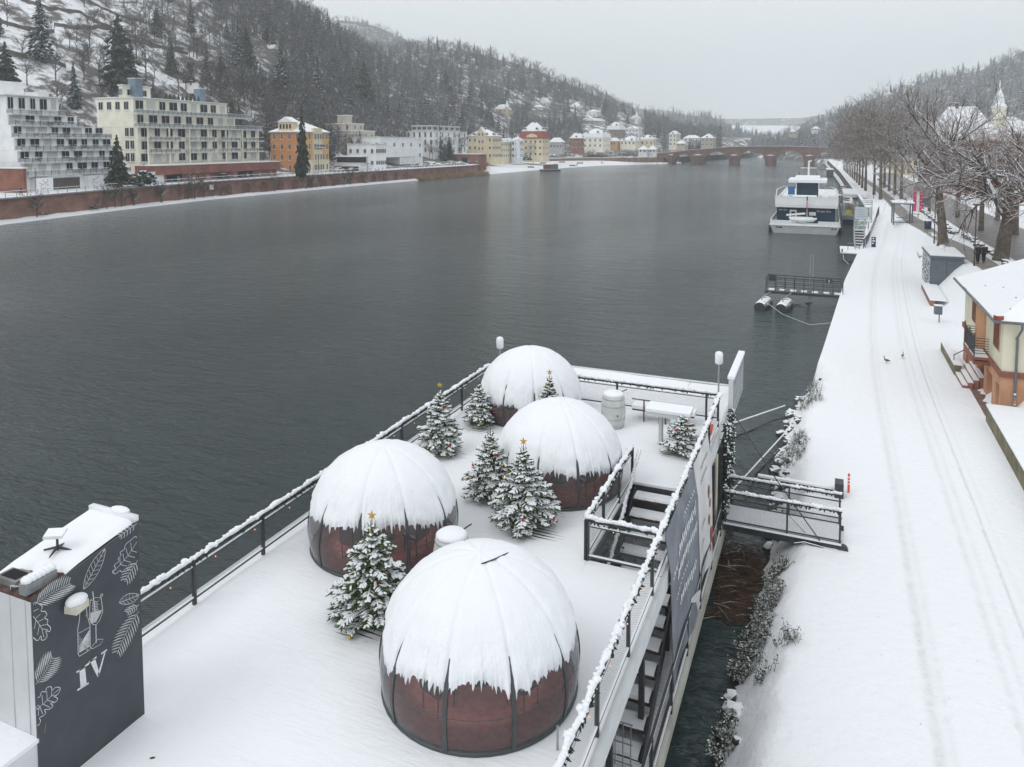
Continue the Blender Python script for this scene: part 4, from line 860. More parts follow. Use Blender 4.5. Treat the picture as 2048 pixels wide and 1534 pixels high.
def f6(b):
    mb = MB(); c = b.w * .45
    h = (b.z1 - b.C.z) / 3
    for j in (1, 2): balcony(b, b.root, 'S', c - 2, c + 2, b.C.z + j * h, 1.3, 'grey')
    mb = MB(); mb.prism([pt(b, c - 4, -.25, b.z1), pt(b, c + 4, -.25, b.z1), pt(b, c + 3, -.25, b.z1 + 2), pt(b, c, -.25, b.z1 + 3), pt(b, c - 3, -.25, b.z1 + 2)], b.F * 1.5); o = mb.build('curved_gable', YEL, b.root); recalc(o)
extra('large yellow mansion with red mansard', f6)
def f7(b): mb = MB(); obox(mb, b, b.w * .3, b.w * .3 + 4.5, 2, 6, b.z1 + .3, b.z1 + 3.5); mb.mi = 1; obox(mb, b, b.w * .3 - .2, b.w * .3 + 4.7, 1.8, 6.2, b.z1 + 3.502, b.z1 + 3.8); o = mb.build('chimney', [BEI, M_snow], b.root); recalc(o)
extra('low upper storey with a flat snow roof', f7)
# ---- red corner wall in front of houses
# castle ruin on the right hill
c0 = at(2050, 800); z0 = zof(c0.x, c0.y, 168); root = thing('castle_ruin', 'pale ruined castle walls high on the right-hand hill at the picture edge', 'castle', (c0.x, c0.y, z0))
for dx, w, h in ((0, 14, 24), (14, 18, 16), (30, 12, 26), (-12, 12, 14), (46, 30, 18)):
    mb = MB(); p = c0 + Vector((CY, SY, 0)) * dx; mb.box((p.x, p.y, z0 + h / 2 - 3), (w, 12, h + 6), YAW); mb.mi = 1; mb.box((p.x, p.y, z0 + h + .25), (w + .4, 12.4, .5), YAW); mb.mi = 2
    for i in range(3):
        for j in range(int(h / 6)): q = p + Vector((CY, SY, 0)) * (i - 1) * w * .28 - Vector((-SY, CY, 0)) * 6.03; mb.box((q.x, q.y, z0 + 3 + j * 6), (1.6, .2, 2.6), YAW)
    mb.build('tower' if h > 20 else 'wall', [BEI, M_snow, M_black], root)
# ------------------------------------------------------------------ old stone bridge
root = thing('stone_bridge', 'old red sandstone arch bridge crossing the river', 'bridge', (-60, 536, 0))
def bx(px): return PY(px, 300, 536).x
def bz(px, py): return PY(px, py, 536).z
top = [(1240, 313), (1290, 311.5), (1340, 306.5), (1384, 301.5), (1409, 300), (1457, 296), (1500, 295), (1570, 295), (1640, 296.5), (1700, 298), (1800, 300)]
piers = [(1285, 1305), (1336, 1349), (1384, 1408), (1458, 1478), (1531, 1552), (1609, 1629), (1690, 1710), (1770, 1790)]
xs = np.linspace(bx(1240), bx(1800), 560); TP = [(bx(a), bz(a, b_)) for a, b_ in top]; PR = [(bx(a), bx(b_)) for a, b_ in piers]
def under(x):
    if x < PR[0][0]: return -2.
    for a, b_ in PR:
        if a <= x <= b_: return -2.
    for (a0, a1), (b0, b1) in zip(PR, PR[1:]):
        if a1 < x < b0:
            c = (a1 + b0) / 2; R = (b0 - a1) / 2; crown = interp(c, TP) - 1.9; t = (x - c) / R; spr = 1.6 if R > 7 else 1.2
            return spr + (crown - spr) * math.sqrt(max(0, 1 - t * t)) ** 1.0
    return -2.
def bridge_body(w0, w1, m, name, off=0., tfn=None, ufn=None):
    mb = MB(); n = len(xs)
    for x in xs:
        zt = tfn(x) if tfn else interp(x, TP); zu = ufn(x) if ufn else under(x)
        for yq in (w0, w1): mb.v += [(x, 536 + yq, zu), (x, 536 + yq, zt)]
    for i in range(n - 1):
        a = i * 4; c = a + 4; mb.f += [(a, c, c + 1, a + 1), (a + 2, a + 3, c + 3, c + 2), (a + 1, c + 1, c + 3, a + 3), (a, a + 2, c + 2, c)]
    mb.f += [(0, 1, 3, 2), (4 * (n - 1), 4 * (n - 1) + 2, 4 * (n - 1) + 3, 4 * (n - 1) + 1)]
    mb.m = [0] * len(mb.f); o = mb.build(name, m, root); recalc(o); return o
bridge_body(0, 8, M_bridge, 'body')
bridge_body(-.25, .35, M_bridge, 'parapet', tfn=lambda x: interp(x, TP) + .75, ufn=lambda x: interp(x, TP) - .35)
bridge_body(-.25, .3, M_snow, 'parapet_snow', tfn=lambda x: interp(x, TP) + .93, ufn=lambda x: interp(x, TP) + .755)
for (a, b_) in PR[1:]:
    mb = MB(); c = (a + b_) / 2; w = (b_ - a) / 2 * .95; mb.prism([(c - w, 536, -2), (c + w, 536, -2), (c + w * .5, 533.5, -2), (c - w * .5, 533.5, -2)], (0, 0, 8.2)); mb.mi = 1
    mb.add([(c - w, 536, 6.204), (c + w, 536, 6.204), (c + w * .5, 533.5, 6.204), (c - w * .5, 533.5, 6.204), (c, 536, 6.75)], [(0, 3, 4), (3, 2, 4), (2, 1, 4)]); o = mb.build('pier', [M_bridge, M_snow], root); recalc(o)
for (a0, a1), (b0, b1) in zip(PR, PR[1:]):
    mb = MB(); prev = None
    for x in np.linspace(a1 + .05, b0 - .05, 24):
        z = under(x); p = Vector((x, 535.85, z))
        if prev is not None: mb.prism([prev, p, p + Vector((0, 0, .6)), prev + Vector((0, 0, .6))], (0, .3, 0))
        prev = p
    o = mb.build('arch_ring', M_archrim, root); recalc(o)
# ------------------------------------------------------------------ right bank terrain
ED = [(-20, -2.3), (16, -2.2), (22, -2.05), (27, -1.8), (34, -1.85), (39, -1.9), (44, -1.5), (47.1, -.3), (52, .05), (78.7, 1.8), (107, 4.3), (120, 5.6), (160, 5.4), (280, 4.), (420, 1), (540, -2), (700, -12)]
AT = [(-20, 7.3), (40, 7.6), (60, 8.7), (95, 8.6), (106, 7.4), (120, 5.8), (700, 5.)]
def edge(Y): return interp(Y, ED)
def zr(X, Y):
    e = edge(Y); d = X - e; base = 1.3
    if Y < 47.5:
        k = sm((Y - 45.5) / 2.); w = 1.7 * (1 - k) + .02
        base = 1.3 * sm((d + .15) / w) - .12 * (1 - sm((d + .15) / w)); base += .22 * mn.noise(Vector((X * 1.3, Y * 1.3, 0))) * max(0, 1 - abs(d - .8) / 1.4)
    base += .025 * mn.noise(Vector((X / 1.2, Y / 1.7, 2)))
    base += 2.6 * sm((Y - 108) / 15)
    a = interp(Y, AT); up = sm((X - a) / 3.0)
    base = base + (3.9 - base) * up if base < 3.9 else 3.9
    return base
def grid_r():
    ys = [-20 + .9 * i for i in range(75)] + [48 + 1.5 * i for i in range(62)] + [143 + 8 * i for i in range(52)]
    ss = [-.35, -.01, .0, .12, .3, .5, .7, .9, 1.1, 1.3, 1.5, 1.8, 2.1, 2.6, 3.1, 3.6, 4.2, 4.8, 5.4, 6, 6.6, 7.2, 7.8, 8.4, 9, 9.6, 10.2, 11, 12, 13.5, 16, 20, 30, 60, 140]
    mb = MB(); n = len(ss)
    for Y in ys:
        e = edge(Y)
        for s in ss:
            wob = .3 * mn.noise(Vector((Y * .9, s, 9))) if Y < 46 and 0 <= s < 2 else 0
            X = e + max(s, -.35) + wob
            mb.v.append((X, Y, -1.2 if s < -.2 else (zr(e + .0, Y) if s < 0 and Y > 47 else (-.3 if s < 0 else zr(X, Y)))))
    mb.f = [(i * n + j, i * n + j + 1, (i + 1) * n + j + 1, (i + 1) * n + j) for i in range(len(ys) - 1) for j in range(n - 1)]; mb.m = [0] * len(mb.f)
    m = bpy.data.materials.new('quay_snow'); m.use_nodes = True; nn = m.node_tree; L = nn.links; b = nn.nodes['Principled BSDF']; b.inputs['Roughness'].default_value = .7; b.inputs['Specular IOR Level'].default_value = .2
    tc = nn.nodes.new('ShaderNodeTexCoord'); sp = nn.nodes.new('ShaderNodeSeparateXYZ'); L.new(tc.outputs['Object'], sp.inputs[0])
    def M(op, a, b_=None, c=None):
        q = nn.nodes.new('ShaderNodeMath'); q.operation = op
        for i, v in enumerate((a, b_, c)):
            if v is None: continue
            if isinstance(v, (int, float)): q.inputs[i].default_value = v
            else: L.new(v, q.inputs[i])
        return q.outputs[0]
    no = nn.nodes.new('ShaderNodeTexNoise'); no.inputs['Scale'].default_value = 3.5; no.inputs['Detail'].default_value = 8; L.new(tc.outputs['Object'], no.inputs[0])
    n2 = nn.nodes.new('ShaderNodeTexNoise'); n2.inputs['Scale'].default_value = 26; n2.inputs['Detail'].default_value = 4; L.new(tc.outputs['Object'], n2.inputs[0])
    # wheel tracks: the centre line bends with Y, several tyre grooves with churned texture
    cv = nn.nodes.new('ShaderNodeFloatCurve'); mpp = M('MULTIPLY', sp.outputs[1], 1 / 130.); L.new(mpp, cv.inputs[1])
    c = cv.mapping.curves[0]; ptsx = [(0, 3.6), (17, 3.7), (30, 3.8), (50, 4.0), (70, 4.9), (90, 6.2), (105, 7.6), (122, 10.0), (130, 11.5)]
    c.points[0].location = (ptsx[0][0] / 130, ptsx[0][1] / 12); c.points[1].location = (ptsx[-1][0] / 130, ptsx[-1][1] / 12)
    for y_, x_ in ptsx[1:-1]: c.points.new(y_ / 130, x_ / 12)
    cv.mapping.update()
    xc = M('MULTIPLY', cv.outputs[0], 12.); dx = M('SUBTRACT', sp.outputs[0], xc); dx = M('ADD', dx, M('MULTIPLY', M('SUBTRACT', no.outputs[0], .5), .12))
    tr = None
    for off, w, s in ((-1.15, .16, 1.0), (-.85, .1, .6), (.62, .12, .8), (.95, .1, .7), (1.45, .05, 1.3), (1.75, .07, .5)):
        g = M('SUBTRACT', dx, off); g = M('DIVIDE', g, w); g = M('MULTIPLY', g, g); g = M('MULTIPLY', M('EXPONENT', M('MULTIPLY', g, -1.)), s); tr = g if tr is None else M('ADD', tr, g)
    tr = M('MULTIPLY', tr, M('MULTIPLY', M('MULTIPLY_ADD', n2.outputs[0], 2.2, -.35), M('MULTIPLY_ADD', no.outputs[0], 1.6, -.1)))
    # specks of grit and stones showing through
    vo = nn.nodes.new('ShaderNodeTexVoronoi'); vo.inputs['Scale'].default_value = 2.4; L.new(tc.outputs['Object'], vo.inputs[0])
    spk = M('MULTIPLY', M('LESS_THAN', vo.outputs[0], .06), M('GREATER_THAN', no.outputs[0], .55))
    mx = nn.nodes.new('ShaderNodeMix'); mx.data_type = 'RGBA'; mx.inputs[6].default_value = (*SNOWC, 1); mx.inputs[7].default_value = (.34, .34, .33, 1)
    L.new(M('MINIMUM', M('ADD', M('MULTIPLY', tr, .2), M('MULTIPLY', spk, .6)), 1.), mx.inputs[0])
    # bare stone and grass at the waterline and on vertical faces
    ge = nn.nodes.new('ShaderNodeNewGeometry'); sn = nn.nodes.new('ShaderNodeSeparateXYZ'); L.new(ge.outputs['Normal'], sn.inputs[0])
    wet = M('LESS_THAN', M('ADD', sp.outputs[2], M('MULTIPLY', no.outputs[0], .5)), .36); ver = M('LESS_THAN', sn.outputs[2], .35)
    m3 = nn.nodes.new('ShaderNodeMix'); m3.data_type = 'RGBA'; m3.inputs[7].default_value = (.055, .05, .04, 1); L.new(M('MAXIMUM', wet, ver), m3.inputs[0]); L.new(mx.outputs[2], m3.inputs[6]); L.new(m3.outputs[2], b.inputs['Base Color'])
    vf = nn.nodes.new('ShaderNodeTexVoronoi'); vf.inputs['Scale'].default_value = 2.1; L.new(tc.outputs['Object'], vf.inputs[0]); nl = nn.nodes.new('ShaderNodeTexNoise'); nl.inputs['Scale'].default_value = .45; nl.inputs['Detail'].default_value = 3; L.new(tc.outputs['Object'], nl.inputs[0]); foot = M('MULTIPLY', M('LESS_THAN', vf.outputs[0], .22), M('GREATER_THAN', nl.outputs[0], .5)); h = M('ADD', M('ADD', M('MULTIPLY', tr, -.6), M('MULTIPLY', foot, -.45)), M('MULTIPLY_ADD', n2.outputs[0], .2, M('MULTIPLY', no.outputs[0], 1.2)))
    bp = nn.nodes.new('ShaderNodeBump'); bp.inputs['Strength'].default_value = .6; bp.inputs['Distance'].default_value = .08; L.new(h, bp.inputs['Height']); L.new(bp.outputs[0], b.inputs['Normal'])
    o = mb.build('ground', m, smooth=True); recalc(o)
    if sum(p.normal.z for p in o.data.polygons) < 0: o.data.flip_normals()
    tag(o, None, None, None, 'structure')
grid_r()
M_asph = mat('wet_asphalt', (.13, .125, .12), .35, .25, .8, .15, 30, dirt=(.2, .2, .2))
M_path = mat('wet_path', (.19, .17, .155), .5, .2, .8, .15, 30, dirt=(.27, .26, .25))
def sheet(name, L_, R_, m, dz):
    mb = MB(); n = len(L_)
    for a, b_ in zip(L_, R_): mb.v += [(a[0], a[1], max(zr(a[0], a[1]), 0) + dz), (b_[0], b_[1], max(zr(*b_[:2]), 0) + dz)]
    mb.f = [(2 * i, 2 * i + 1, 2 * i + 3, 2 * i + 2) for i in range(n - 1)]; mb.m = [0] * (n - 1); o = mb.build(name, m); recalc(o)
    if o.data.polygons[0].normal.z < 0: o.data.flip_normals()
    return tag(o, None, None, None, 'structure')
pl = [(13.3, 55), (12.3, 66), (12.15, 73), (11.8, 81), (11.6, 85), (11.1, 97), (10.6, 104.5), (9.9, 112), (9.6, 125), (10., 150), (10, 200), (8, 300)]; pr = [(15.1, 55), (14.5, 66), (13.9, 76), (13.8, 84), (13.5, 89), (12.4, 97), (12.25, 104.5), (12.2, 116), (11.6, 126), (11.8, 150), (11.6, 200), (9.6, 300)]
sheet('path', pl, pr, M_path, .03)
sheet('road', [(16.2, 40), (16., 75), (15.6, 91), (15.3, 105), (15.2, 150), (15, 300)], [(23, 40), (23, 75), (22.8, 91), (22.5, 105), (22, 150), (22, 300)], M_asph, .03)
# hedge / verge line between path and road
mb = MB()
for i in range(420):
    Y = rb.uniform(60, 240); X = 14.6 + rb.uniform(-.25, .25) - (.9 if Y > 100 else 0) ; mb.blob((X, Y, 4.0 + rb.uniform(0, .25)), (rb.uniform(.15, .4), rb.uniform(.2, .6), rb.uniform(.1, .3)), 5, 3, None, .2)
tag(mb.build('low_hedge', mat('hedge', (.08, .07, .05), .9, .4, 4, 0, snow=.45)), 'low snow-dusted hedge between the grey path and the road', 'hedge', None, 'stuff')
# ------------------------------------------------------------------ rocks and bushes on the shore
M_rock = mat('wet_rock', (.06, .055, .05), .6, .4, 3, .5, 20, snow=.62, snoise=4.)
for i in range(90):
    Y = rb.uniform(27.5, 46.5) if i < 80 else rb.uniform(12, 22); d = abs(rb.gauss(0, .35)); X = edge(Y) + d - .1 + .2
    r = rb.uniform(.08, .26) * (1.2 if d < .3 else .8); mb = MB(); mb.blob((X, Y, max(-.05, zr(X, Y)) + r * .15), (r * rb.uniform(.8, 1.5), r * rb.uniform(.8, 1.4), r * .8), 7, 5, Matrix.Rotation(rb.uniform(0, 3), 3, 'Z'), .18)
    tag(mb.build('shore_rock', M_rock), 'dark wet stone half covered in snow at the water edge' if Y > 27 else 'small dark stone under the gangway bank', 'rock', 'stones along the near shore' if Y > 27 else 'stones below the gangway')
M_leaf = mat('bramble_leaves', (.045, .06, .025), .8, .5, 6, 0, snow=.93, snoise=14.)
def bush(name, label, Xc, Yc, rx, ry, n, hgt=.45, stems=True):
    root = thing(name, label, 'bush', (Xc, Yc, zr(Xc, Yc)))
    mb = MB(); sb = MB()
    for _ in range(n):
        a = rb.uniform(0, 6.28); r = math.sqrt(rb.random()); X = Xc + rx * r * math.cos(a); Y = Yc + ry * r * math.sin(a); z0 = max(.05, zr(X, Y)); h = rb.uniform(.1, hgt)
        p1 = Vector((X + rb.uniform(-.15, .15), Y + rb.uniform(-.15, .15), z0 + h)); sb.tube([(X, Y, z0 - .05), p1], [.008, .004], 3)
        for k in range(7):
            q = Vector((X, Y, z0)) + (p1 - Vector((X, Y, z0))) * rb.uniform(.3, 1.1) + Vector((rb.uniform(-.07, .07), rb.uniform(-.07, .07), 0)); s = rb.uniform(.022, .05)
            ax = Vector((rb.uniform(-1, 1), rb.uniform(-1, 1), rb.uniform(-.4, .4))).normalized(); ay = ax.cross(Vector((rb.uniform(-.6, .6), rb.uniform(-.6, .6), 1))).normalized()
            mb.add([q - ax * s, q + ay * s * .6, q + ax * s, q - ay * s * .6], [(0, 1, 2, 3)])
    sb.build('stems', M_wood, root); mb.build('leaves', M_leaf, root)
for i, (x, y, z, rx, ry, n, lb) in enumerate([(1555, 1130, .9, .35, .6, 90, 'snowy bramble bush right below the gangway'), (1535, 1190, .8, .45, .9, 150, 'tallest snow-dusted bramble on the near bank'), (1510, 1260, .7, .45, .9, 170, 'dense leafy bramble in the middle of the near bank'), (1490, 1310, .6, .4, .6, 110, 'bramble patch overhanging the dark channel'),
      (1570, 1285, 1.2, .35, .25, 28, 'small sprig of leaves sticking out of the snow by itself'), (1530, 1335, 1.1, .3, .2, 22, 'tiny leafy sprig on the snow, lowest of the bank'), (1450, 1450, .5, .3, .9, 80, 'green weeds at the foot of the bank near the bottom edge'),
      (1590, 890, 1., .5, 1.8, 150, 'dry snowy scrub beside the rocks beyond the gangway'), (1620, 800, 1., .6, 2.2, 130, 'thin snowy scrub along the rocks where the quay begins')]):
    p = P(x, y, z); bush('bramble_bush', lb, p.x, p.y, rx, ry, n)
# debris under the gangway
root = thing('driftwood', 'brown tangle of driftwood and reeds caught under the gangway', 'driftwood', (-2.3, 24.5, 0)); 
for nm, n, m, rr_ in (('sticks', 260, mat('wet_sticks', (.10, .055, .03), .7, .5, 3, 0), .012), ('pale_sticks', 28, mat('pale_sticks', (.3, .26, .2), .7, .3, 3, 0, snow=.8), .02)):
    mb = MB()
    for _ in range(n):
        X = rb.uniform(-3.0, -1.6); Y = rb.uniform(22.6, 27.4); a = rb.gauss(.2, .7); l = rb.uniform(.2, .8); z = rb.uniform(.02, .16); d = Vector((math.cos(a), math.sin(a), rb.uniform(-.1, .1))) * l / 2; c = Vector((X, Y, z)); mb.tube([c - d, c + d * .2 + Vector((0, 0, .03)), c + d], [rr_, rr_, rr_ * .4], 4)
    mb.build(nm, m, root, kind='stuff')
mb = MB()
for i in range(16):
    a = 6.283 * i / 16; mb.v.append((-2.35 + .75 * math.cos(a) * (1 + .2 * math.sin(3 * a)), 24.9 + 2.4 * math.sin(a), .015))
mb.f = [tuple(range(16))]; mb.m = [0]; mb.build('mud', mat('mud', (.05, .03, .02), .6, .3, 4, .6), root)
# ------------------------------------------------------------------ near bare trees with snow on the branches
def grow(mb, p, d, l, r, lev, rg, K):
    """recursive limb; K: dict of per-level settings"""
    n = K['seg'][lev]; pts = [p.copy()]; rs = [r]; dd = d.copy(); q = p.copy(); taper = K['taper'][lev]
    for i in range(n):
        dd = (dd + Vector((rg.uniform(-1, 1), rg.uniform(-1, 1), rg.uniform(-1, 1))) * K['wig'][lev] + Vector((0, 0, K['lift'][lev]))).normalized()
        q = q + dd * l / n; pts.append(q.copy()); rs.append(r * (1 - (1 - taper) * (i + 1) / n))
    mb.tube(pts, rs, K['sides'][lev], False)
    if lev + 1 >= len(K['num']): return
    nb = K['num'][lev + 1]; ph = rg.uniform(0, 6.28)
    for k in range(nb):
        t = K['start'][lev] + (1 - K['start'][lev]) * (k + rg.random()) / nb; i = min(n - 1, int(t * n)); fr = t * n - i; b = pts[i].lerp(pts[i + 1], min(1, fr)); ax = (pts[i + 1] - pts[i]).normalized()
        s = ax.cross(Vector((.31, .17, 1)) if abs(ax.z) < .9 else Vector((1, .2, 0))); 
        if s.length < .01: continue
        s.normalize(); s = Matrix.Rotation(ph + 2.4 * k + rg.uniform(-.5, .5), 3, ax) @ s; a = rg.uniform(*K['ang'][lev + 1]); nd = ax * math.cos(a) + s * math.sin(a)
        grow(mb, b, nd, l * rg.uniform(*K['len'][lev + 1]), max(K.get('rmin', .012), rs[i] * rg.uniform(*K['rad'][lev + 1])), lev + 1, rg, K)
KBIG = dict(seg=[5, 7, 6, 5, 3], taper=[.6, .3, .3, .35, .4], wig=[.08, .15, .22, .28, .3], lift=[.05, .02, -.02, .04, .1], sides=[10, 7, 5, 4, 3], num=[1, 11, 8, 7, 4], start=[.05, .2, .15, .15], ang=[0, (.5, 1.2), (.4, 1.0), (.4, 1.0), (.4, 1.)], len=[1, (.8, 1.2), (.42, .68), (.42, .62), (.4, .6)], rad=[1, (.45, .66), (.45, .65), (.5, .65), (.55, .65)], rmin=.016)
M_bark1 = mat('snowy_bark', (.11, .075, .055), .9, .35, 5, .7, 20, snow=.4, snoise=2.5); M_twigr = mat('reddish_twigs', (.20, .075, .042), .9, .3, 1, 0, snow=.7, snoise=3.)
def big_tree(label, X, Y, h, r, seed, lev=5, twig=None, lean=(0, 0), K=KBIG, name='bare_tree', group=None):
    rg = random.Random(seed); root = thing(name, label, 'tree', (X, Y, zr(X, Y)), 0, group); Kx = dict(K); Kx['num'] = K['num'][:lev]
    z0 = zr(X, Y); tr = MB(); tr.tube([(X, Y, z0 - .3), (X, Y, z0 + .3), (X + lean[0] * .5, Y + lean[1] * .5, z0 + h * .15), (X + lean[0], Y + lean[1], z0 + h * .25)], [r * 1.35, r * 1.05, r * .9, r * .8], 12)
    cr = MB(); top = Vector((X + lean[0], Y + lean[1], z0 + h * .24))
    grow(cr, top, Vector((lean[0] * .1, lean[1] * .1, 1)).normalized(), h * .36, r * .78, 0, rg, Kx)
    tr.build('trunk', mat('trunk_bark', (.13, .105, .085), .9, .4, 2.5, .8, 14), root, smooth=True); cr.build('branches', [twig or M_bark1], root, smooth=True); return root
t = P(1886, 488, 3.8); big_tree('large leafless tree with snow-lined limbs behind the grey container', t.x, t.y, 18, .46, 9, lean=(-.4, .6))
t = P(2002, 523, 3.8); K2 = dict(KBIG); K2['ang'] = [0, (.8, 1.5), (.4, 1.1), (.4, 1.0), (.4, 1.)]; K2['lift'] = [.05, -.01, -.02, .0, .05]; K2['len'] = [1, (1.2, 1.75), (.4, .65), (.4, .6), (.35, .55)]
big_tree('thick-trunked leafless tree with drooping snowy limbs just behind the walkers', t.x, t.y, 14, .62, 17, lean=(.3, -.3), K=K2)
for i, (px, py, h, r, tw, lb) in enumerate([(1962, 462, 12.5, .3, M_twigr, 'red-brown twigged tree between the two big trees, across the road'), (2030, 470, 13.5, .35, M_twigr, 'red-brown tree across the road near the right edge'), (1915, 435, 12, .3, M_twigr, 'reddish tree behind the large tree with snow-lined limbs'), (2090, 560, 15, .5, M_bark1, 'leafless tree reaching in from the right picture edge'), (1858, 425, 8, .22, M_bark1, 'leafless tree left of the pink advertising column'), (1995, 440, 14, .3, M_twigr, 'tallest red-brown tree, farthest of those across the road')]):
    t = P(px, py, 3.9); big_tree(lb, t.x, t.y, h, r, 30 + i, lev=5 if i < 3 else 4, twig=tw)
KP = dict(seg=[4, 5, 4, 3, 2], taper=[.5, .35, .35, .4, .4], wig=[.06, .15, .22, .25, .3], lift=[.1, .03, .0, .03, .03], sides=[8, 6, 4, 3, 3], num=[1, 10, 8, 7, 4], start=[.1, .2, .2, .2], ang=[0, (.5, 1.25), (.4, 1.1), (.4, 1.), (.4, 1.)], len=[1, (1.1, 1.5), (.45, .65), (.42, .6), (.4, .6)], rad=[1, (.35, .5), (.4, .6), (.5, .6), (.6, .7)], rmin=.022)
M_plane = mat('plane_twigs', (.17, .13, .10), .9, .3, .6, 0, snow=.62, snoise=3.)
pa = big_tree('front plane tree of the riverside row, with pale trunk and snowy fork', 9.3, 157, 17, .3, 50, lev=5, twig=M_plane, K=KP, name='plane_tree')
pb = big_tree('second plane tree of the water-side row, right behind the front one', 8.9, 171, 17, .28, 51, lev=5, twig=M_plane, K=KP, name='plane_tree')
k = 0
for j, Xr in enumerate((8.2, 13.)):
    for i in range(15):
        Y = (184 if j == 0 else 163) + i * 12.5; src = (pa, pb)[(i + j) % 2]; k += 1
        if ((i + j) % 3 == 0 and Y > 330) or (j and i > 4) or Y > 345: continue
        if j: Y -= 3
        dup(src, (Xr - (Y - 160) * .015, Y, 3.85), rb.uniform(0, 6.28), rb.uniform(.95, 1.08) * (1 - .38 * sm((Y - 165) / 150)), ('plane tree in the water-side row along the right quay, beyond the front one', 'plane tree in the short inner row beside the road on the right bank')[j], ('water-side plane trees', 'inner plane trees')[j])
# ------------------------------------------------------------------ buildings on the right bank
def frameR(c, yb, fd, xs, xb, **k):
    b = B(); C = at(c, fd); C.z = zof(C.x, C.y, yb); b.C = C; b.S = Vector((1, 0, 0)); b.F = Vector((0, 1, 0)); b.w = min(60, solve(C, b.S, xs)); b.l = min(80, solve(C, b.F, xb)); b.w = min(b.w, 60)
    if c == 1848: b.l = 12.
    return b
def houseR(name, label, c, yb, yt, fd, xs, xb, wm, hroof, floors, cs, cf, cat='building', kind='hip', dorm=0):
    b = frameR(c, yb, fd, xs, xb); z1 = zof(b.C.x, b.C.y, yt); root = thing(name, label, cat, b.C); mb = MB(); obox(mb, b, 0, b.w, 0, b.l, b.C.z - 3, z1); o = mb.build('wall', wm, root); recalc(o)
    windows(b, root, 'S', b.C.z, z1, floors, cs); windows(b, root, 'F', b.C.z, z1, floors, cf)
    if kind == 'flat': flat(b, root, z1)
    else: hip(b, root, z1, zof(b.C.x, b.C.y, hroof) - z1, gable=kind == 'gable', chim=1, dorm=dorm)
    b.root = root; b.z1 = z1; return b
M_brown = mat('brown_stone_wall', (.16, .11, .09), .85, .25, 1, .2)
MUS = 25
houseR('museum', 'large brown stone hall with a huge snow-covered roof behind the bare trees', 1848, 372, 288, 190, 2012, 1800, M_brown, 212, 2, 5, 6, dorm=0)
houseR('brick_hall', 'dark red brick building behind the red-brown trees at the right edge', 1945, 420, 282, 150, 2300, 1900, M_brick, 262, 3, 6, 3, kind='flat')
houseR('yellow_house', 'pale yellow house seen between the plane trees and the museum', 1800, 352, 300, 250, 1838, 1765, YEL, 285, 3, 3, 3)
b = houseR('church', 'white church-like house with slim snowy spire behind the museum', 1985, 330, 262, 260, 2080, 1960, CRM, 232, 2, 4, 2)
mb = MB(); c = at(1993, 262); zt = zof(c.x, c.y, 215); mb.lathe((c.x, c.y, 4), [(2.4, 0), (2.2, zt - 4)], 8); mb.mi = 1; mb.lathe((c.x, c.y, zt), [(2.6, 0), (1.6, 1.5), (1.3, 4), (.3, 6.5), (.1, 9.5)], 8); o = mb.build('spire', [CRM, M_snow], b.root)
houseR('snowy_roofed_house', 'house with broad snow roof at the right edge beyond the church', 2030, 340, 268, 230, 2200, 2000, BEI, 238, 2, 4, 2)
# ------------------------------------------------------------------ riverside cottage on the right
root = thing('cottage', 'cream and peach riverside cottage with brown shutters, balcony and snowy tiled roof', 'house', (7.9, 42, 1.3))
M_peach = mat('peach_render', (.50, .27, .16), .85, .12, 1.2, .12, 14); M_crm2 = mat('cream_render', (.66, .62, .48), .85, .06, 1.2, .1, 14); M_corn = mat('brown_cornice', (.24, .09, .06), .8, .2, 2, .1); M_shutter = mat('brown_shutter', (.20, .075, .04), .7, .2, 6, .1)
Y0, Y1, XF = 41.75, 52.5, 7.95
mb = MB(); mb.box2((XF + .7, Y0 + .8, .4), (19, Y1, 3.3)); mb.build('ground_floor_wall', M_peach, root)
mb = MB()
for a, b_ in ((Y0, Y0 + .38), (Y0 + 1.15, Y0 + 2.05), (Y0 + 3.5, Y0 + 4.2), (Y0 + 6.2, Y0 + 7.), (Y0 + 9, Y1)): mb.box2((XF, a, .4), (XF + .8, b_, 3.3))
for a, b_ in ((Y0 + .38, Y0 + 1.15), (Y0 + 2.05, Y0 + 3.5), (Y0 + 4.2, Y0 + 6.2), (Y0 + 7, Y0 + 9)): mb.box2((XF + .003, a, 2.75), (XF + .8, b_, 3.3))
mb.box2((XF + .8, Y0, .4), (19, Y0 + .8, 3.3)); mb.build('arcade', M_peach, root)
mb = MB(); mb.box2((XF + .62, Y0 + .38, .4), (XF + .69, Y0 + 1.15, 2.75)); mb.build('door', M_wood, root)
mb = MB(); mb.box2((XF - .1, Y0 - .1, 3.3), (19.1, Y1 + .1, 3.58)); mb.build('cornice', M_corn, root)
mb = MB(); mb.box2((XF, Y0, 3.58), (19, Y1, 6.1)); mb.build('upper_wall', M_crm2, root)
mb = MB(); mb.box2((7.15, 44.3, 3.36), (XF - .1, 47.3, 3.5)); mb.mi = 1; mb.box2((7.2, 44.35, 3.503), (XF - .11, 47.25, 3.56)); mb.mi = 2; mb.box2((7.2, 44.35, 3.1), (XF - .02, 47.25, 3.298)); bal = mb.build('balcony', [M_corn, M_snow, M_corn], root)
mb = MB()
for z in [3.7 + .13 * i for i in range(7)]:
    mb.tube([(XF - .1, 44.35, z), (7.2, 44.35, z), (7.2, 47.25, z), (XF - .1, 47.25, z)], .018, 4)
for q in [(7.2, 44.35), (7.2, 45.8), (7.2, 47.25)]: mb.tube([(q[0], q[1], 3.5), (q[0], q[1], 4.75)], .03, 6)
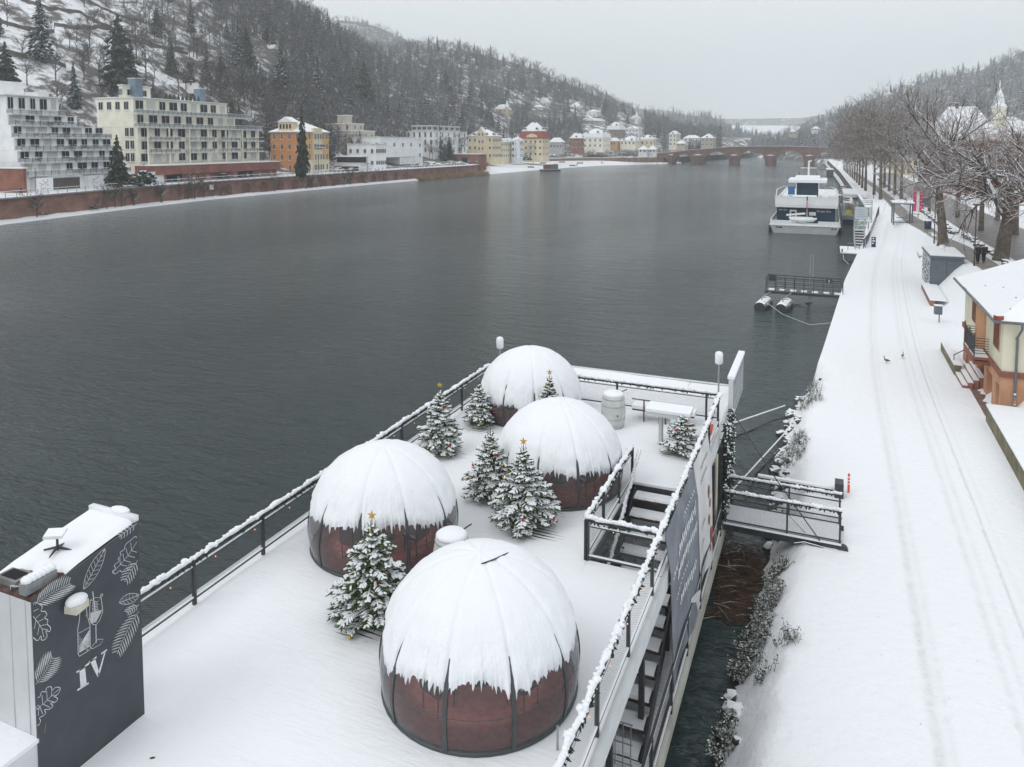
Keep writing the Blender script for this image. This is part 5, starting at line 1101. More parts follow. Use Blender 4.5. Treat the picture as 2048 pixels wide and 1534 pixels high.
for i in range(18): 
    y = 44.35 + 2.9 * i / 18; mb.tube([(7.2, y, 3.6), (7.2, y + .3, 4.5)], .012, 3); mb.tube([(7.2, y + .3, 3.6), (7.2, y, 4.5)], .012, 3)
mb.build('balcony_railing', M_darkp, bal)
def shutter_win(y0, y1, z0, z1):
    mb = MB(); mb.box2((XF - .04, y0 - .08, z0 - .1), (XF - .002, y1 + .08, z1 + .08)); w = mb.build('window', mat('sand_surround', (.45, .3, .2)), root)
    for a, b_ in ((y0, (y0 + y1) / 2 - .01), ((y0 + y1) / 2 + .01, y1)):
        mb = MB(); mb.box2((XF - .09, a, z0), (XF - .045, b_, z1))
        n = 12
        for i in range(n): mb.box2((XF - .11, a + .05, z0 + .06 + (z1 - z0 - .1) * i / n), (XF - .092, b_ - .05, z0 + .06 + (z1 - z0 - .1) * (i + .6) / n))
        mb.build('shutter', M_shutter, w)
shutter_win(42.45, 43.45, 4.45, 5.75); shutter_win(48.4, 49.5, 4.4, 5.6)
mb = MB(); mb.lathe((XF - .02, 46.3, 3.58), [(.42, 0), (.4, 2.5)], 14); mb.build('balcony_niche', M_peach, root)
# roof
ex, ey0, ey1, zr0 = 7.55, 41.3, 53.6, 6.1
mb = MB(); mb.add([(ex, ey0, zr0), (19.5, ey0, zr0), (19.5, ey1, zr0), (ex, ey1, zr0), (ex + 5.6, ey0 + 5.9, zr0 + 3.6), (19.5, ey0 + 5.9, zr0 + 3.6)], [(0, 4, 3), (0, 1, 5, 4), (3, 4, 5, 2), (0, 3, 2, 1), (1, 2, 5)])
o = mb.build('roof', mat('roof_snow_tiles', SNOWC, .7, .02, 3, .5, 6), root); recalc(o)
mb = MB(); mb.tube([(ex - .08, ey1, zr0 - .05), (ex - .08, ey0 - .08, zr0 - .05), (19.5, ey0 - .08, zr0 - .05)], .07, 8); mb.build('gutter', mat('zinc', (.12, .13, .14), .4, .2), root)
mb = MB(); mb.tube([(8.6, ey0 - .08, zr0 - .1), (8.6, ey0 - .05, zr0 - .35), (8.52, Y0 - .1, zr0 - .8), (8.5, Y0 - .1, 1.2)], .055, 8)
for z in (5.2, 3.1, 2.0): mb.lathe((8.5, Y0 - .1, z), [(.07, 0), (.07, .06)], 8)
mb.build('downpipe', mat('zinc', (.12, .13, .14)), root)
for i, z in enumerate((2.55, 2.35, 2.2, 2.05, 1.85)): mb = MB(); mb.box((8.5, Y0 - .158, z), (.09, .006, .1)); mb.build('sticker', [M_white, mat('sticker_blue', (.1, .3, .6), .5), mat('sticker_pink', (.6, .3, .3), .5)][i % 3], root)
mb = MB(); mb.box((ex + .12, ey0 + .12, zr0 + .12), (.3, .3, .22), .6); mb.build('hip_tile', M_tile, root)
mb = MB()
for i in range(42):
    a, b_ = rb.random() ** .7, rb.random() ** 2 * .6; X = ex + .3 + a * 5.; Y = ey0 + .6 + (ey1 - ey0 - 1.2) * b_
    z = zr0 + min((X - ex) * 3.6 / 5.6, (Y - ey0) * 3.6 / 5.9, (ey1 - Y) * .56); mb.box((X, Y, z + .02), (rb.uniform(.04, .12), .05, .03), rb.uniform(0, 3))
mb.build('bare_tile_spots', mat('dark_tile', (.10, .06, .05), .8), root)
mb = MB(); mb.box((7.75, 50.6, 6.0), (.4, .25, .12)); mb.build('floodlight', M_darkp, root)
mb = MB(); mb.box2((7.35, 41.7, 1.26), (8.6, 48.5, 1.325)); o = mb.build('bare_paving', mat('red_paving', (.2, .12, .1), .7, .3, 3, .3), root)
# steps beside the cottage
root = thing('stone_steps', 'short snowy stone steps with metal handrail beside the cottage', 'steps', (7.1, 47, 1.3))
for i in range(4): mb = MB(); mb.box2((7.0 + .26 * i, 46.1, .9), (7.3 + .26 * i, 49.4, 1.42 + .17 * i)); mb.mi = 1; mb.box2((7.02 + .26 * i, 46.15, 1.424 + .17 * i), (7.3 + .26 * i - .04, 49.35, 1.49 + .17 * i)); mb.build('step', [M_stone, M_snow], root)
mb = MB(); mb.tube([(7.0, 49.5, 2.2), (8.1, 49.5, 2.95)], .03, 6); mb.tube([(7.05, 49.5, 1.3), (7.05, 49.5, 2.2)], .025, 6); mb.tube([(7.7, 49.5, 1.5), (7.7, 49.5, 2.7)], .025, 6); mb.build('handrail', M_dark, root)
M_mossy = mat('mossy_wall', (.17, .15, .09), .9, .35, 1.5, .5, 15)
def low_wall(label, p0, p1, h, th=.35, dz=0., m=M_mossy, name='retaining_wall', fill=None):
    root = thing(name, label, 'wall', (p0[0], p0[1], 1.3)); a, b_ = Vector((*p0, .8)), Vector((*p1, .8)); t = (b_ - a).normalized(); n = Vector((t.y, -t.x, 0)); 
    if n.x < 0: n = -n
    mb = MB(); mb.prism([a, b_, b_ + Vector((0, 0, h + .5)), a + Vector((0, 0, h + .5))], n * th); o = mb.build('wall', m, root); recalc(o)
    mb = MB(); mb.prism([a + Vector((0, 0, h + .504)) - n * .02, b_ + Vector((0, 0, h + .504)) - n * .02, b_ + Vector((0, 0, h + .58)) - n * .02, a + Vector((0, 0, h + .58)) - n * .02], n * (fill or th + .06)); o = mb.build('snow_cap', M_snow, root); recalc(o); return root
low_wall('long mossy retaining wall with snow terrace in front of the cottage', (7.25, 41.0), (7.1, 20), .75, fill=9)
low_wall('short mossy wall beside the steps left of the cottage', (6.95, 54.2), (6.95, 48.6), .55)
low_wall('small red sandstone wedge wall below the grey container', (8.15, 77), (7.95, 68.7), .45, m=M_stone, fill=1.2)
low_wall('short pale stone block wall next to the blue bin', (9.6, 97.5), (9.5, 92.5), .9, m=mat('pale_block', (.35, .31, .22), .8, .15), fill=1.5)
# ------------------------------------------------------------------ container, bins, posts, geese, walkers
root = thing('container', 'grey steel container with snow on its roof beside the path', 'container', (8.8, 76.5, 1.3)); M_cont = mat('grey_blue_metal', (.11, .13, .15), .5, .12, 2, .05)
mb = MB(); mb.box2((8.75, 76.4, 1.2), (11.35, 82.5, 4.25)); mb.build('body', M_cont, root)
for i in range(2): mb = MB(); mb.box2((8.85 + 1.22 * i, 76.34, 1.4), (10.0 + 1.22 * i, 76.398, 3.95)); mb.build('panel', M_cont, root)
mb = MB(); mb.box2((8.65, 76.25, 4.254), (11.45, 82.6, 4.42)); mb.mi = 1; mb.box2((8.7, 76.3, 4.424), (11.4, 82.55, 4.52)); mb.build('roof', [M_cont, M_snow], root)
mb = MB()
for i in range(160): mb.blob((8.735, rb.uniform(76.5, 82.4), rb.uniform(1.4, 4.2)), (.02, .1, .07), 5, 3)
mb.build('wind_blown_snow', M_snow, root, kind='stuff')
p = P(1878, 645, 1.3); root = thing('litter_bin', 'grey square litter bin on a post in the snow', 'bin', p); mb = MB(); mb.tube([p, p + Vector((0, 0, 1.2))], .035, 8); mb.build('post', M_darkp, root); mb = MB(); mb.box(p + Vector((-.1, -.1, .95)), (.48, .34, .62), .2); mb.mi = 1; mb.box(p + Vector((-.1, -.1, 1.3)), (.52, .38, .07), .2); mb.build('bucket', [M_cont, M_snow], root)
p = P(1855, 473, 3.0); p.z = zr(p.x, p.y); root = thing('litter_bin', 'dark blue round litter bin by the path', 'bin', p); mb = MB(); mb.lathe(p, [(.36, 0), (.42, 1.0), (.46, 1.05)], 14); mb.build('bucket', mat('blue_plastic', (.03, .035, .09), .5), root); mb = MB(); mb.lathe(p + Vector((0, 0, 1.05)), [(.46, 0), (.4, .14), (.02, .2)], 14); mb.build('snow_cap', M_snow, root)
p = P(1697, 985, 1.3); root = thing('marker_post', 'orange and white flexible marker post standing in the snow at the gangway', 'bollard', p)
M_or = mat('safety_orange', (.85, .12, .03), .45, .05); 
mb = MB(); mb.lathe(p, [(.045, 0), (.04, .72), (.03, .74)], 12); mb.build('post', M_or, root)
for z in (.32, .45, .58): mb = MB(); mb.lathe(p + Vector((0, 0, z)), [(.048, 0), (.048, .05)], 12); mb.build('reflector_band', M_white, root)
p = P(1747, 491, 1.5); p.z = zr(p.x, p.y); root = thing('sign_post', 'dark blue sign pillar with white markings at the end of the quay fence', 'sign', p); mb = MB(); mb.box(p + Vector((0, 0, .65)), (.5, .16, 1.3)); mb.build('pillar', mat('navy', (.02, .025, .08), .5), root)
for i, (dz, w, dx) in enumerate(((1.1, .2, -.05), (.8, .34, 0), (.5, .2, -.08))): mb = MB(); mb.box(p + Vector((dx, -.085, dz)), (w, .012, .14)); mb.build('marking', M_white, root)
def goose(label, p, rz, s=1.):
    root = thing('goose', label, 'goose', p, rz)
    mb = MB(); z = .28 * s
    # one continuous lofted body: tail, body, chest, neck, head
    pts = [(-.42, 0, z + .06), (-.34, 0, z + .05), (-.18, 0, z + .04), (0, 0, z + .03), (.14, 0, z + .06), (.22, 0, z + .14), (.25, 0, z + .25), (.26, 0, z + .37), (.28, 0, z + .42), (.33, 0, z + .425), (.37, 0, z + .41)]
    rs = [.012, .05, .115, .135, .11, .07, .042, .036, .05, .042, .02]
    mb.tube([Vector(q) * s if False else Vector((q[0] * s, q[1] * s, z + (q[2] - z) * s)) for q in pts], [r * s for r in rs], 10); mb.build('body', mat('goose_plumage', (.22, .16, .12), .8, .5, 9, .3), root, local=True, smooth=True)
    for sy in (-1, 1):
        mb = MB(); mb.blob((-.06 * s, sy * .105 * s, z + .07 * s), (.2 * s, .035 * s, .07 * s), 8, 5); mb.build('wing', mat('goose_wing', (.13, .09, .07), .8, .4, 12, .3), root, local=True, smooth=True)
        mb = MB(); mb.tube([(0, sy * .05 * s, z - .06 * s), (.01, sy * .05 * s, .01)], .012 * s, 5); mb.add([(0, sy * .05 * s - .03, .012), (.1 * s, sy * .05 * s - .045, .006), (.1 * s, sy * .05 * s + .045, .006), (0, sy * .05 * s + .03, .012)], [(0, 1, 2, 3)]); mb.build('leg', mat('goose_leg', (.55, .22, .12), .6), root, local=True)
    mb = MB(); mb.tube([(.36 * s, 0, z + .412 * s), (.44 * s, 0, z + .395 * s)], [.02 * s, .008 * s], 6); mb.build('beak', mat('goose_leg', (.55, .22, .12)), root, local=True)
goose('brown goose standing sideways on the snowy quay, left of the other', P(1773, 726, 1.3), 2.7, .55); goose('greyer goose walking away, right and beyond the other goose', P(1805, 716, 1.3), 1.3, .5)
# people --------------------------------------------------------------
def skin_mesh(name, verts, edges, radii, root_i, m, parent, lv=1):
    me = bpy.data.meshes.new(name); me.from_pydata(verts, edges, []); o = bpy.data.objects.new(name, me); COL.objects.link(o)
    o.modifiers.new('s', 'SKIN'); sv = me.skin_vertices[0].data
    for i, r in enumerate(radii): sv[i].radius = (r, r) if not hasattr(r, '__len__') else r
    for i in range(len(verts)): sv[i].use_root = (i == root_i)
    mm = o.modifiers.new('u', 'SUBSURF'); mm.levels = lv; mm.render_levels = lv
    dg = bpy.context.evaluated_depsgraph_get(); dg.update(); me2 = bpy.data.meshes.new_from_object(o.evaluated_get(dg)); bpy.data.objects.remove(o)
    me2.materials.clear(); me2.materials.append(m)
    for p_ in me2.polygons: p_.use_smooth = True
    o2 = bpy.data.objects.new(name, me2); COL.objects.link(o2); o2.parent = parent; KIDS[parent.name].append(o2); KIDS[o2.name] = []; WM[o2.name] = WM[parent.name]; me2.name = name; return o2
def person(label, loc, rz, coat, trousers, hat, stride=.18, arm_in=0., h=1.75, group=None):
    root = thing('person', label, 'person', loc, rz, group); k = h / 1.75; S_ = lambda x, y, z: (x * k, y * k, z * k)
    V = [S_(0, 0, .95), S_(0, 0, 1.15), S_(0, .01, 1.38), S_(0, .01, 1.5), S_(0, .02, 1.58), S_(0, .03, 1.68)]; R = [.13, .12, .13, .055, .08, .085]; E = [(0, 1), (1, 2), (2, 3), (3, 4), (4, 5)]
    nose = len(V); V.append(S_(0, .115, 1.6)); R.append(.015); E.append((4, nose))
    for sx in (-1, 1):
        i = len(V); st = stride * sx
        V += [S_(sx * .09, 0, .9), S_(sx * .1, st * .45, .5), S_(sx * .1, st - .04, .1), S_(sx * .1, st + .12, .04)]; R += [.095, .062, .045, .035]; E += [(0, i), (i, i + 1), (i + 1, i + 2), (i + 2, i + 3)]
        j = len(V); ax = sx * (.27 - arm_in * (sx == 1)); V += [S_(sx * .19, 0, 1.4), S_(ax, -.03, 1.13), S_(ax, -st * .6 + .05, .9), S_(ax, -st * .7 + .07, .82)]; R += [.06, .043, .028, .03]; E += [(2, j), (j, j + 1), (j + 1, j + 2), (j + 2, j + 3)]
        for q in range(5):
            f = len(V); a = (q - 1.5) * .018
            if q == 4: V += [S_(ax - sx * .03, -st * .7 + .1, .79)]; R += [.009]; E += [(j + 3, f)]
            else: V += [S_(ax + sx * .005, -st * .7 + .07 + a, .76 - .006 * (q % 2)), S_(ax - sx * .01, -st * .7 + .075 + a, .73 - .008 * (q % 2))]; R += [.009, .008]; E += [(j + 3, f), (f, f + 1)]
    body = skin_mesh('body', V, E, [r * k for r in R], 0, mat('skin', (.5, .3, .22), .6), root)
    # coat with sleeves, trousers, shoes, hat
    V = [S_(0, 0, .82), S_(0, 0, 1.1), S_(0, .01, 1.38), S_(0, .01, 1.47)]; R = [.19, .165, .165, .08]; E = [(0, 1), (1, 2), (2, 3)]
    for sx in (-1, 1): 
        ax = sx * (.27 - arm_in * (sx == 1)); st = stride * sx; j = len(V); V += [S_(sx * .19, 0, 1.4), S_(ax, -.03, 1.13), S_(ax, -st * .6 + .05, .89)]; R += [.085, .065, .055]; E += [(2, j), (j, j + 1), (j + 1, j + 2)]
    skin_mesh('coat', V, E, [r * k for r in R], 0, coat, root)
    V = [S_(0, 0, .92)]; R = [.14]; E = []
    for sx in (-1, 1): i = len(V); st = stride * sx; V += [S_(sx * .09, 0, .86), S_(sx * .1, st * .45, .5), S_(sx * .1, st - .04, .12)]; R += [.11, .08, .065]; E += [(0, i), (i, i + 1), (i + 1, i + 2)]
    skin_mesh('trousers', V, E, [r * k for r in R], 0, trousers, root)
    for sx in (-1, 1): mb = MB(); st = stride * sx; mb.blob(S_(sx * .1, st + .05, .05), (.05 * k, .14 * k, .055 * k), 8, 5); mb.build('shoe', M_darkp, root, local=True, smooth=True)
    mb = MB(); mb.blob(S_(0, .01, 1.7), (.098 * k, .105 * k, .09 * k), 10, 6); mb.build('hat' if hat[1] else 'hair', hat[0], root, local=True, smooth=True)
    for sx in (-1, 1): mb = MB(); mb.blob(S_(sx * .03, .1, 1.64), .011, 6, 4); mb.build('eye', M_black, root, local=True)
    return root
M_navy = mat('navy_coat', (.012, .014, .025), .8, .2, 10, .2); M_blk = mat('black_trousers', (.012, .012, .014), .85)
pz = lambda px, py, z=3.9: P(px, py, z)
q = pz(1955, 528); person('person in a dark coat and cap walking away on the path, left of the pair', (q.x, q.y, 3.94), .15, M_navy, M_blk, (mat('dark_cap', (.02, .02, .02), .8), True), .17, .04)
q = pz(1967, 527); person('person in a black jacket with light pinkish hair, right of the pair walking away', (q.x, q.y, 3.94), .1, mat('black_jacket', (.015, .015, .018), .7), M_blk, (mat('pale_hair', (.5, .32, .3), .8), False), .2, .03, 1.7)
q = at(40, 141); person('person in dark clothes walking along the far promenade by the brick building', (q.x, q.y, 4.67), 0, M_navy, M_blk, (M_blk, True))
for i, (px, py, lb) in enumerate(((1154, 333, 'standing person in dark clothes on the far snowy lawn, left of a pair'), (1203, 328, 'left person of the pair at the far end of the snowy lawn'), (1206, 328, 'right person of the pair at the far end of the snowy lawn'))):
    q = at(px, 430 + i * 25); person(lb, (q.x, q.y, zof(q.x, q.y, py)), i, M_navy, M_blk, (M_blk, True))
# lamps, shelter, ad column, traffic sign
def lamp(label, X, Y, h, name='street_lamp'):
    z = zr(X, Y); root = thing(name, label, 'lamp', (X, Y, z)); mb = MB(); mb.tube([(X, Y, z), (X, Y, z + h * .12), (X, Y, z + h)], [.08, .055, .04], 8); mb.build('post', M_darkp, root); mb = MB(); mb.lathe((X, Y, z + h), [(.08, 0), (.28, .1), (.3, .16), (.05, .22)], 10); mb.mi = 1; mb.lathe((X, Y, z + h + .2), [(.28, 0), (.2, .08), (.02, .12)], 10); mb.build('lamp_head', [M_darkp, M_snow], root)
p = pz(1948, 541, 3.5); lamp('slim grey lamp post beside the walkers', p.x, p.y, 5.2); p = pz(1868, 488, 3.5); lamp('lamp post left of the large snow-limbed tree', p.x, p.y, 5.); p = pz(1747, 397, 3.9); lamp('street lamp under the front plane tree', p.x, p.y, 4.6)
p = pz(1850, 463, 3.5); z = zr(p.x, p.y); root = thing('round_sign', 'round dark sign on a thin white post next to the blue bin', 'sign', (p.x, p.y, z)); mb = MB(); mb.tube([(p.x, p.y, z), (p.x, p.y, z + 3.6)], .035, 6); mb.build('post', M_white, root); mb = MB(); mb.lathe((0, 0, 0), [(.42, 0), (.42, .04)], 16); mb.v = [(p.x + a, p.y + c - .05, z + 3.4 + b_) for a, b_, c in mb.v]; mb.build('disc', M_cont, root); mb = MB(); mb.box((p.x, p.y - .06, z + 2.8), (.5, .03, .35)); mb.build('panel', M_cont, root)
X0, X1, YA, YB_ = 8.3, 10.5, 112., 115.; z = zr(9.4, 113); root = thing('shelter', 'small glazed waiting shelter with flat snowy roof at the top of the quay', 'shelter', (9.4, 113.5, z))
for X in (X0, X1):
    for Y in (YA, YB_): mb = MB(); mb.box2((X - .08, Y - .08, z - .3), (X + .08, Y + .08, z + 2.5)); mb.build('post', M_cont, root)
mb = MB(); mb.box2((X0 - .25, YA - .3, z + 2.5), (X1 + .25, YB_ + .3, z + 2.64)); mb.mi = 1; mb.box2((X0 - .22, YA - .27, z + 2.644), (X1 + .22, YB_ + .27, z + 2.8)); mb.build('roof', [M_cont, M_snow], root)
for a, b_ in (((X0, YA + .1, z + .25), (X0 + .02, YB_ - .1, z + 2.3)), ((X1 - .8, YB_ - .02, z + .25), (X1 - .1, YB_, z + 2.3))): mb = MB(); mb.box2(a, b_); mb.build('glass_pane', trans_mat('clear_pane', (.6, .66, .68), .25), root)
mb = MB(); mb.box2((X0 + .5, YB_ - .9, z + .45), (X1 - .3, YB_ - .5, z + .52)); mb.build('bench', M_cont, root); mb = MB(); mb.box2((X0 + .05, YA, z + .02), (X1 - .1, YA + .05, z + .12)); mb.build('sill', M_cont, root)
p = pz(1836, 422); root = thing('advertising_column', 'pink and white round advertising column by the road', 'advertising column', (p.x, p.y, 3.9)); mb = MB(); mb.lathe((p.x, p.y, 3.9), [(.75, 0), (.75, 3.3)], 24); mb.build('drum', mat('magenta_poster', (.62, .03, .14), .5, .15, 3, 0), root)
mb = MB()
for i in range(4): a = -math.pi / 2 + (-.25 + .13 * i) - .1; mb.box((p.x + .752 * math.cos(a), p.y + .752 * math.sin(a), 5.5), (.1, .02, 3.1), a + math.pi / 2)
mb.build('white_poster', M_white, root)
for k in range(5):
    mb = MB(); a = -1.2 + (k % 2) * .2; mb.box((p.x + .76 * math.cos(a), p.y + .76 * math.sin(a), 4.6 + .5 * k), (.28, .02, .12), a + math.pi / 2); mb.build('poster_print', mat('poster_pale', (.8, .5, .55), .5), root)
mb = MB(); mb.lathe((p.x, p.y, 7.2), [(.85, 0), (.85, .12), (.5, .35), (.02, .5)], 24); mb.build('cap', [M_darkp], root)
p2 = pz(1825, 434); root = thing('bench', 'dark park bench in front of the pink advertising column', 'bench', (p2.x, p2.y, 3.9)); mb = MB(); mb.box((p2.x, p2.y, 4.35), (1.8, .45, .07)); mb.mi = 1; mb.box((p2.x, p2.y, 4.42), (1.75, .42, .07)); mb.build('seat', [M_darkp, M_snow], root)
for s in (-.7, .7): mb = MB(); mb.box((p2.x + s, p2.y, 4.12), (.08, .4, .42)); mb.build('leg', M_darkp, root)
# quay fence
fp = [(4.35, 103.2), (4.75, 106.5), (5.5, 112), (6.5, 118), (7.2, 124)]
root = thing('quay_fence', 'dark metal fence with snowy handrail climbing along the end of the quay', 'fence', (4.4, 103, 1.3))
def alongp(pts, step):
    out_ = []
    for a, b_ in zip(pts, pts[1:]):
        L_ = math.hypot(b_[0] - a[0], b_[1] - a[1]); n = max(1, int(L_ / step))
        for i in range(n): out_.append((a[0] + (b_[0] - a[0]) * i / n, a[1] + (b_[1] - a[1]) * i / n))
    out_.append(pts[-1]); return out_
ap = alongp(fp, .9); mb = MB()
for x, y in ap: mb.tube([(x, y, zr(x, y) - .2), (x, y, zr(x, y) + 1.25)], .04, 5)
mb.build('post', M_dark, root, kind='stuff')
for dz, r in ((1.25, .05), (.25, .03)): mb = MB(); mb.tube([(x, y, zr(x, y) + dz) for x, y in ap], r, 5); mb.build('rail', mat('snowy_rail', (.4, .42, .43)) if dz > 1 else M_dark, root)
mb = MB()
for (x, y), (x2, y2) in zip(ap, ap[1:]): mb.quad((x, y, zr(x, y) + .25), (x2, y2, zr(x2, y2) + .25), (x2, y2, zr(x2, y2) + 1.2), (x, y, zr(x, y) + 1.2))
mb.build('mesh_infill', M_net, root)
# low parapet / hedge wall along the far right quay
root = thing('quay_parapet', 'long snow-capped quay wall and railing beside the plane trees', 'wall', (5.6, 160, 3.9)); ys = [124 + 8 * i for i in range(45)]
for nm, x0, x1, z0, z1, m in (('wall', .0, .4, -1, 4.7, mat('grey_quay_stone', (.16, .15, .14), .9, .3, 1, .3, snow=.9)), ('snow_cap', -.05, .45, 4.704, 4.85, M_snow)):
    mb = MB()
    for Y in ys:
        e_ = edge(Y) - .1
        for a, z_ in ((x0, z0), (x1, z0), (x1, z1), (x0, z1)): mb.v.append((e_ + a, Y, z_))
    mb.f = [(i * 4 + j, i * 4 + (j + 1) % 4, i * 4 + 4 + (j + 1) % 4, i * 4 + 4 + j) for i in range(len(ys) - 1) for j in range(4)] + [(0, 1, 2, 3)]; mb.m = [0] * len(mb.f); o = mb.build(nm, m, root); recalc(o)
# ------------------------------------------------------------------ excursion ship
YS_ = 128.; root = thing('excursion_ship', 'white two-deck river excursion ship seen from the stern, snow on its decks', 'ship', (-3.2, 128, 0))
M_hull = mat('ship_white', (.84, .85, .87), .35, .04, 1, 0); M_blue = mat('ship_navy_glass', (.01, .035, .06), .2, .1, 1, 0)
L0, L1 = -8.4, 2.0
mb = MB(); rings = []
for (Y, w, b_) in ((128, 1, .84), (129.5, 1, .88), (150, 1, .9), (168, .9, .75), (176, .5, .3), (180, .05, .02)):
    c = (L0 + L1) / 2; hw = (L1 - L0) / 2; mb.v += [(c - hw * b_, Y + (0 if Y > 128 else .35), -.6), (c + hw * b_, Y + (0 if Y > 128 else .35), -.6), (c + hw * w, Y, 1.25), (c - hw * w, Y, 1.25)]
mb.f = [(i * 4 + j, i * 4 + (j + 1) % 4, i * 4 + 4 + (j + 1) % 4, i * 4 + 4 + j) for i in range(5) for j in range(4)] + [(3, 2, 1, 0), (20, 21, 22, 23)]; mb.m = [0] * len(mb.f)
o = mb.build('hull', mat('hull_grey_white', (.55, .57, .58), .4, .06, 1, 0), root); recalc(o)
mb = MB(); mb.box2((L0 - .1, 127.9, 1.25), (L1 + .1, 170, 1.42)); mb.build('rub_rail', M_hull, root)
mb = MB(); mb.box2((L0 + .1, 128.0, 1.42), (L0 + 3.2, 128.15, 2.1)); mb.box2((L1 - 3.2, 128.0, 1.42), (L1 - .1, 128.15, 2.1)); mb.box2((L0 + 3.2, 128.003, 1.42), (L1 - 3.2, 128.12, 1.6)); mb.box2((L0, 128.15, 1.42), (L0 + .12, 168, 2.2)); mb.box2((L1 - .12, 128.15, 1.42), (L1, 168, 2.2)); mb.build('bulwark', M_hull, root)
mb = MB(); mb.box2((L0 + .15, 128.16, 1.424), (L1 - .15, 131, 1.5)); mb.build('deck_snow', M_snow, root)
mb = MB(); mb.box2((-7.6, 131, 1.42), (1.3, 169, 4.05)); mb.build('saloon', M_blue, root)
mb = MB(); mb.box2((-5.6, 130.94, 1.5), (-4.5, 130.998, 3.6)); mb.build('door', M_frame, root)
mb = MB(); mb.box2((-5.35, 130.9, 2.5), (-4.75, 130.93, 3.3)); mb.build('door_window', M_glass, root)
mb = MB(); mb.box2((-7.8, 130.2, 4.05), (1.65, 131.0, 4.4)); mb.box2((-7.8, 131., 4.051), (1.65, 170, 4.35)); mb.build('upper_deck', M_hull, root)
mb = MB(); mb.box2((-7.85, 130.1, 4.402), (1.7, 130.25, 5.75)); mb.box2((-7.85, 130.25, 4.402), (-7.7, 168, 5.3)); mb.box2((1.55, 130.25, 4.402), (1.7, 168, 5.3)); mb.build('upper_bulwark', M_hull, root)
mb = MB(); mb.box2((-7.69, 130.26, 4.36), (1.54, 169, 4.95)); mb.build('upper_deck_snow', M_snow, root)
mb = MB(); mb.box2((-7.9, 130.05, 5.752), (1.75, 130.3, 5.86)); mb.build('rail_snow', M_snow, root)
mb = MB(); mb.box2((-4.9, 139, 4.9), (-1.4, 146, 7.7)); mb.build('wheelhouse', M_blue, root)
for x in (-5.0, -1.4): mb = MB(); mb.box2((x, 138.8, 4.9), (x + .12, 139, 7.8)); mb.build('wheelhouse_post', M_hull, root)
mb = MB(); mb.box2((-6.2, 138., 7.72), (-.1, 147, 7.95)); mb.mi = 1; mb.box2((-6.25, 137.95, 7.954), (-.05, 147.05, 8.25)); mb.box2((-5.2, 140., 8.254), (-1.2, 146, 8.7)); mb.build('wheelhouse_roof', [M_hull, M_snow], root)
mb = MB(); mb.box2((-5.0, 131.6, 4.952), (-1.6, 133.2, 5.6)); mb.mi = 1; mb.box2((-5.05, 131.5, 5.604), (-1.55, 133.3, 5.9)); mb.build('deck_box', [M_hull, M_snow], root)
for x in (-6.6, -.2):
    mb = MB(); mb.box((x, 137.5, 5.3), (.7, .6, .8)); mb.build('locker', M_hull, root)
    mb = MB(); mb.tube([(x - .1 + .42 * math.cos(a * .5236), 137.1, 5.75 + .42 * math.sin(a * .5236)) for a in range(13)], .09, 6); mb.build('lifebuoy', M_white, root)
mb = MB(); mb.box((-5.7, 138.4, 6.3), (1.1, .1, 1.4)); mb.build('stair_window', mat('blue_window', (.04, .12, .3), .2), root)
for s, e_ in ((-7.75, -7.0), (1.6, .7)): mb = MB(); mb.tube([(s, 130.5, 5.8), (s, 133, 6.8), (e_, 140, 7.0), (e_ + (1.5 if s < -3 else -1.2), 141, 6.6)], .06, 6); mb.build('handrail', M_white, root)
mb = MB(); mb.tube([(-3.2, 147, 8), (-3.2, 147, 11.2)], .16, 8); mb.tube([(-4.6, 147, 10.0), (-1.9, 147, 10.0)], .07, 6); mb.tube([(-3.3, 147, 11.2), (-2.7, 147, 11.3)], .12, 6); mb.build('mast', M_white, root)
for x in (-4.7, -1.8): mb = MB(); mb.tube([(x, 146, 8.2), (x, 146, 9.3)], .05, 6); mb.build('antenna', M_darkp, root)
mb = MB(); mb.tube([(-2.9, 129.9, 2.2), (-2.95, 129.6, 6.0)], .05, 6); fs_ = mb.build('flagstaff', M_white, root)
for i, c_ in enumerate(((.01, .01, .01), (.5, .01, .02), (.7, .45, .02))): mb = MB(); mb.box2((-3.02 + .02 * i, 129.5, 5.2 - .85 * i - (.5 if i == 1 else 0)), (-2.84 - .02 * i, 129.58, 5.9 - .85 * i - (.6 if i == 2 else 0))); mb.build('flag_stripe', mat('flag_%d' % i, c_, .8), fs_)
mb = MB(); mb.tube([(-5.6, 128.8, 2.55), (-5, 128.6, 2.25), (-3.5, 128.5, 2.15), (-2, 128.6, 2.25), (-1.4, 128.8, 2.5)], [.08, .32, .42, .32, .1], 10); mb.mi = 1; mb.box2((-5.1, 128.4, 2.5), (-2, 129.0, 2.68)); mb.build('tender', [M_white, M_snow], root, smooth=False)
mb = MB(); mb.box((-4.6, 129.6, 3.0), (2.9, .25, .3), 0, Matrix.Rotation(-.12, 3, 'Y')); mb.build('davit', M_white, root); mb = MB(); mb.box((-2.1, 130.2, 3.1), (1, .2, .55)); mb.build('davit_box', M_frame, root)
for x in (-7.4, -7., -6.7, .9, 1.35): mb = MB(); mb.blob((x, 128.02, .95), (.14, .06, .13), 8, 5); mb.build('vent', M_black, root)
mb = MB(); text_mesh('Königin Silvia', .42, lambda u, v: (-1.45 + u * .95, 130.985, 3.35 + v), mb); mb.build('name_lettering', M_white, root)
mb = MB(); text_mesh('0621 2215', .3, lambda u, v: (-7.25 + u, 130.985, 3.45 + v), mb); mb.build('number_lettering', M_white, root)
for x in (-8.5, 2.1): mb = MB(); mb.tube([(x, 130, 1.1), (x, 130, .0)], .28, 8); mb.tube([(x, 129, .9), (x, 129, .1)], .2, 8); mb.build('fender', M_darkp, root)
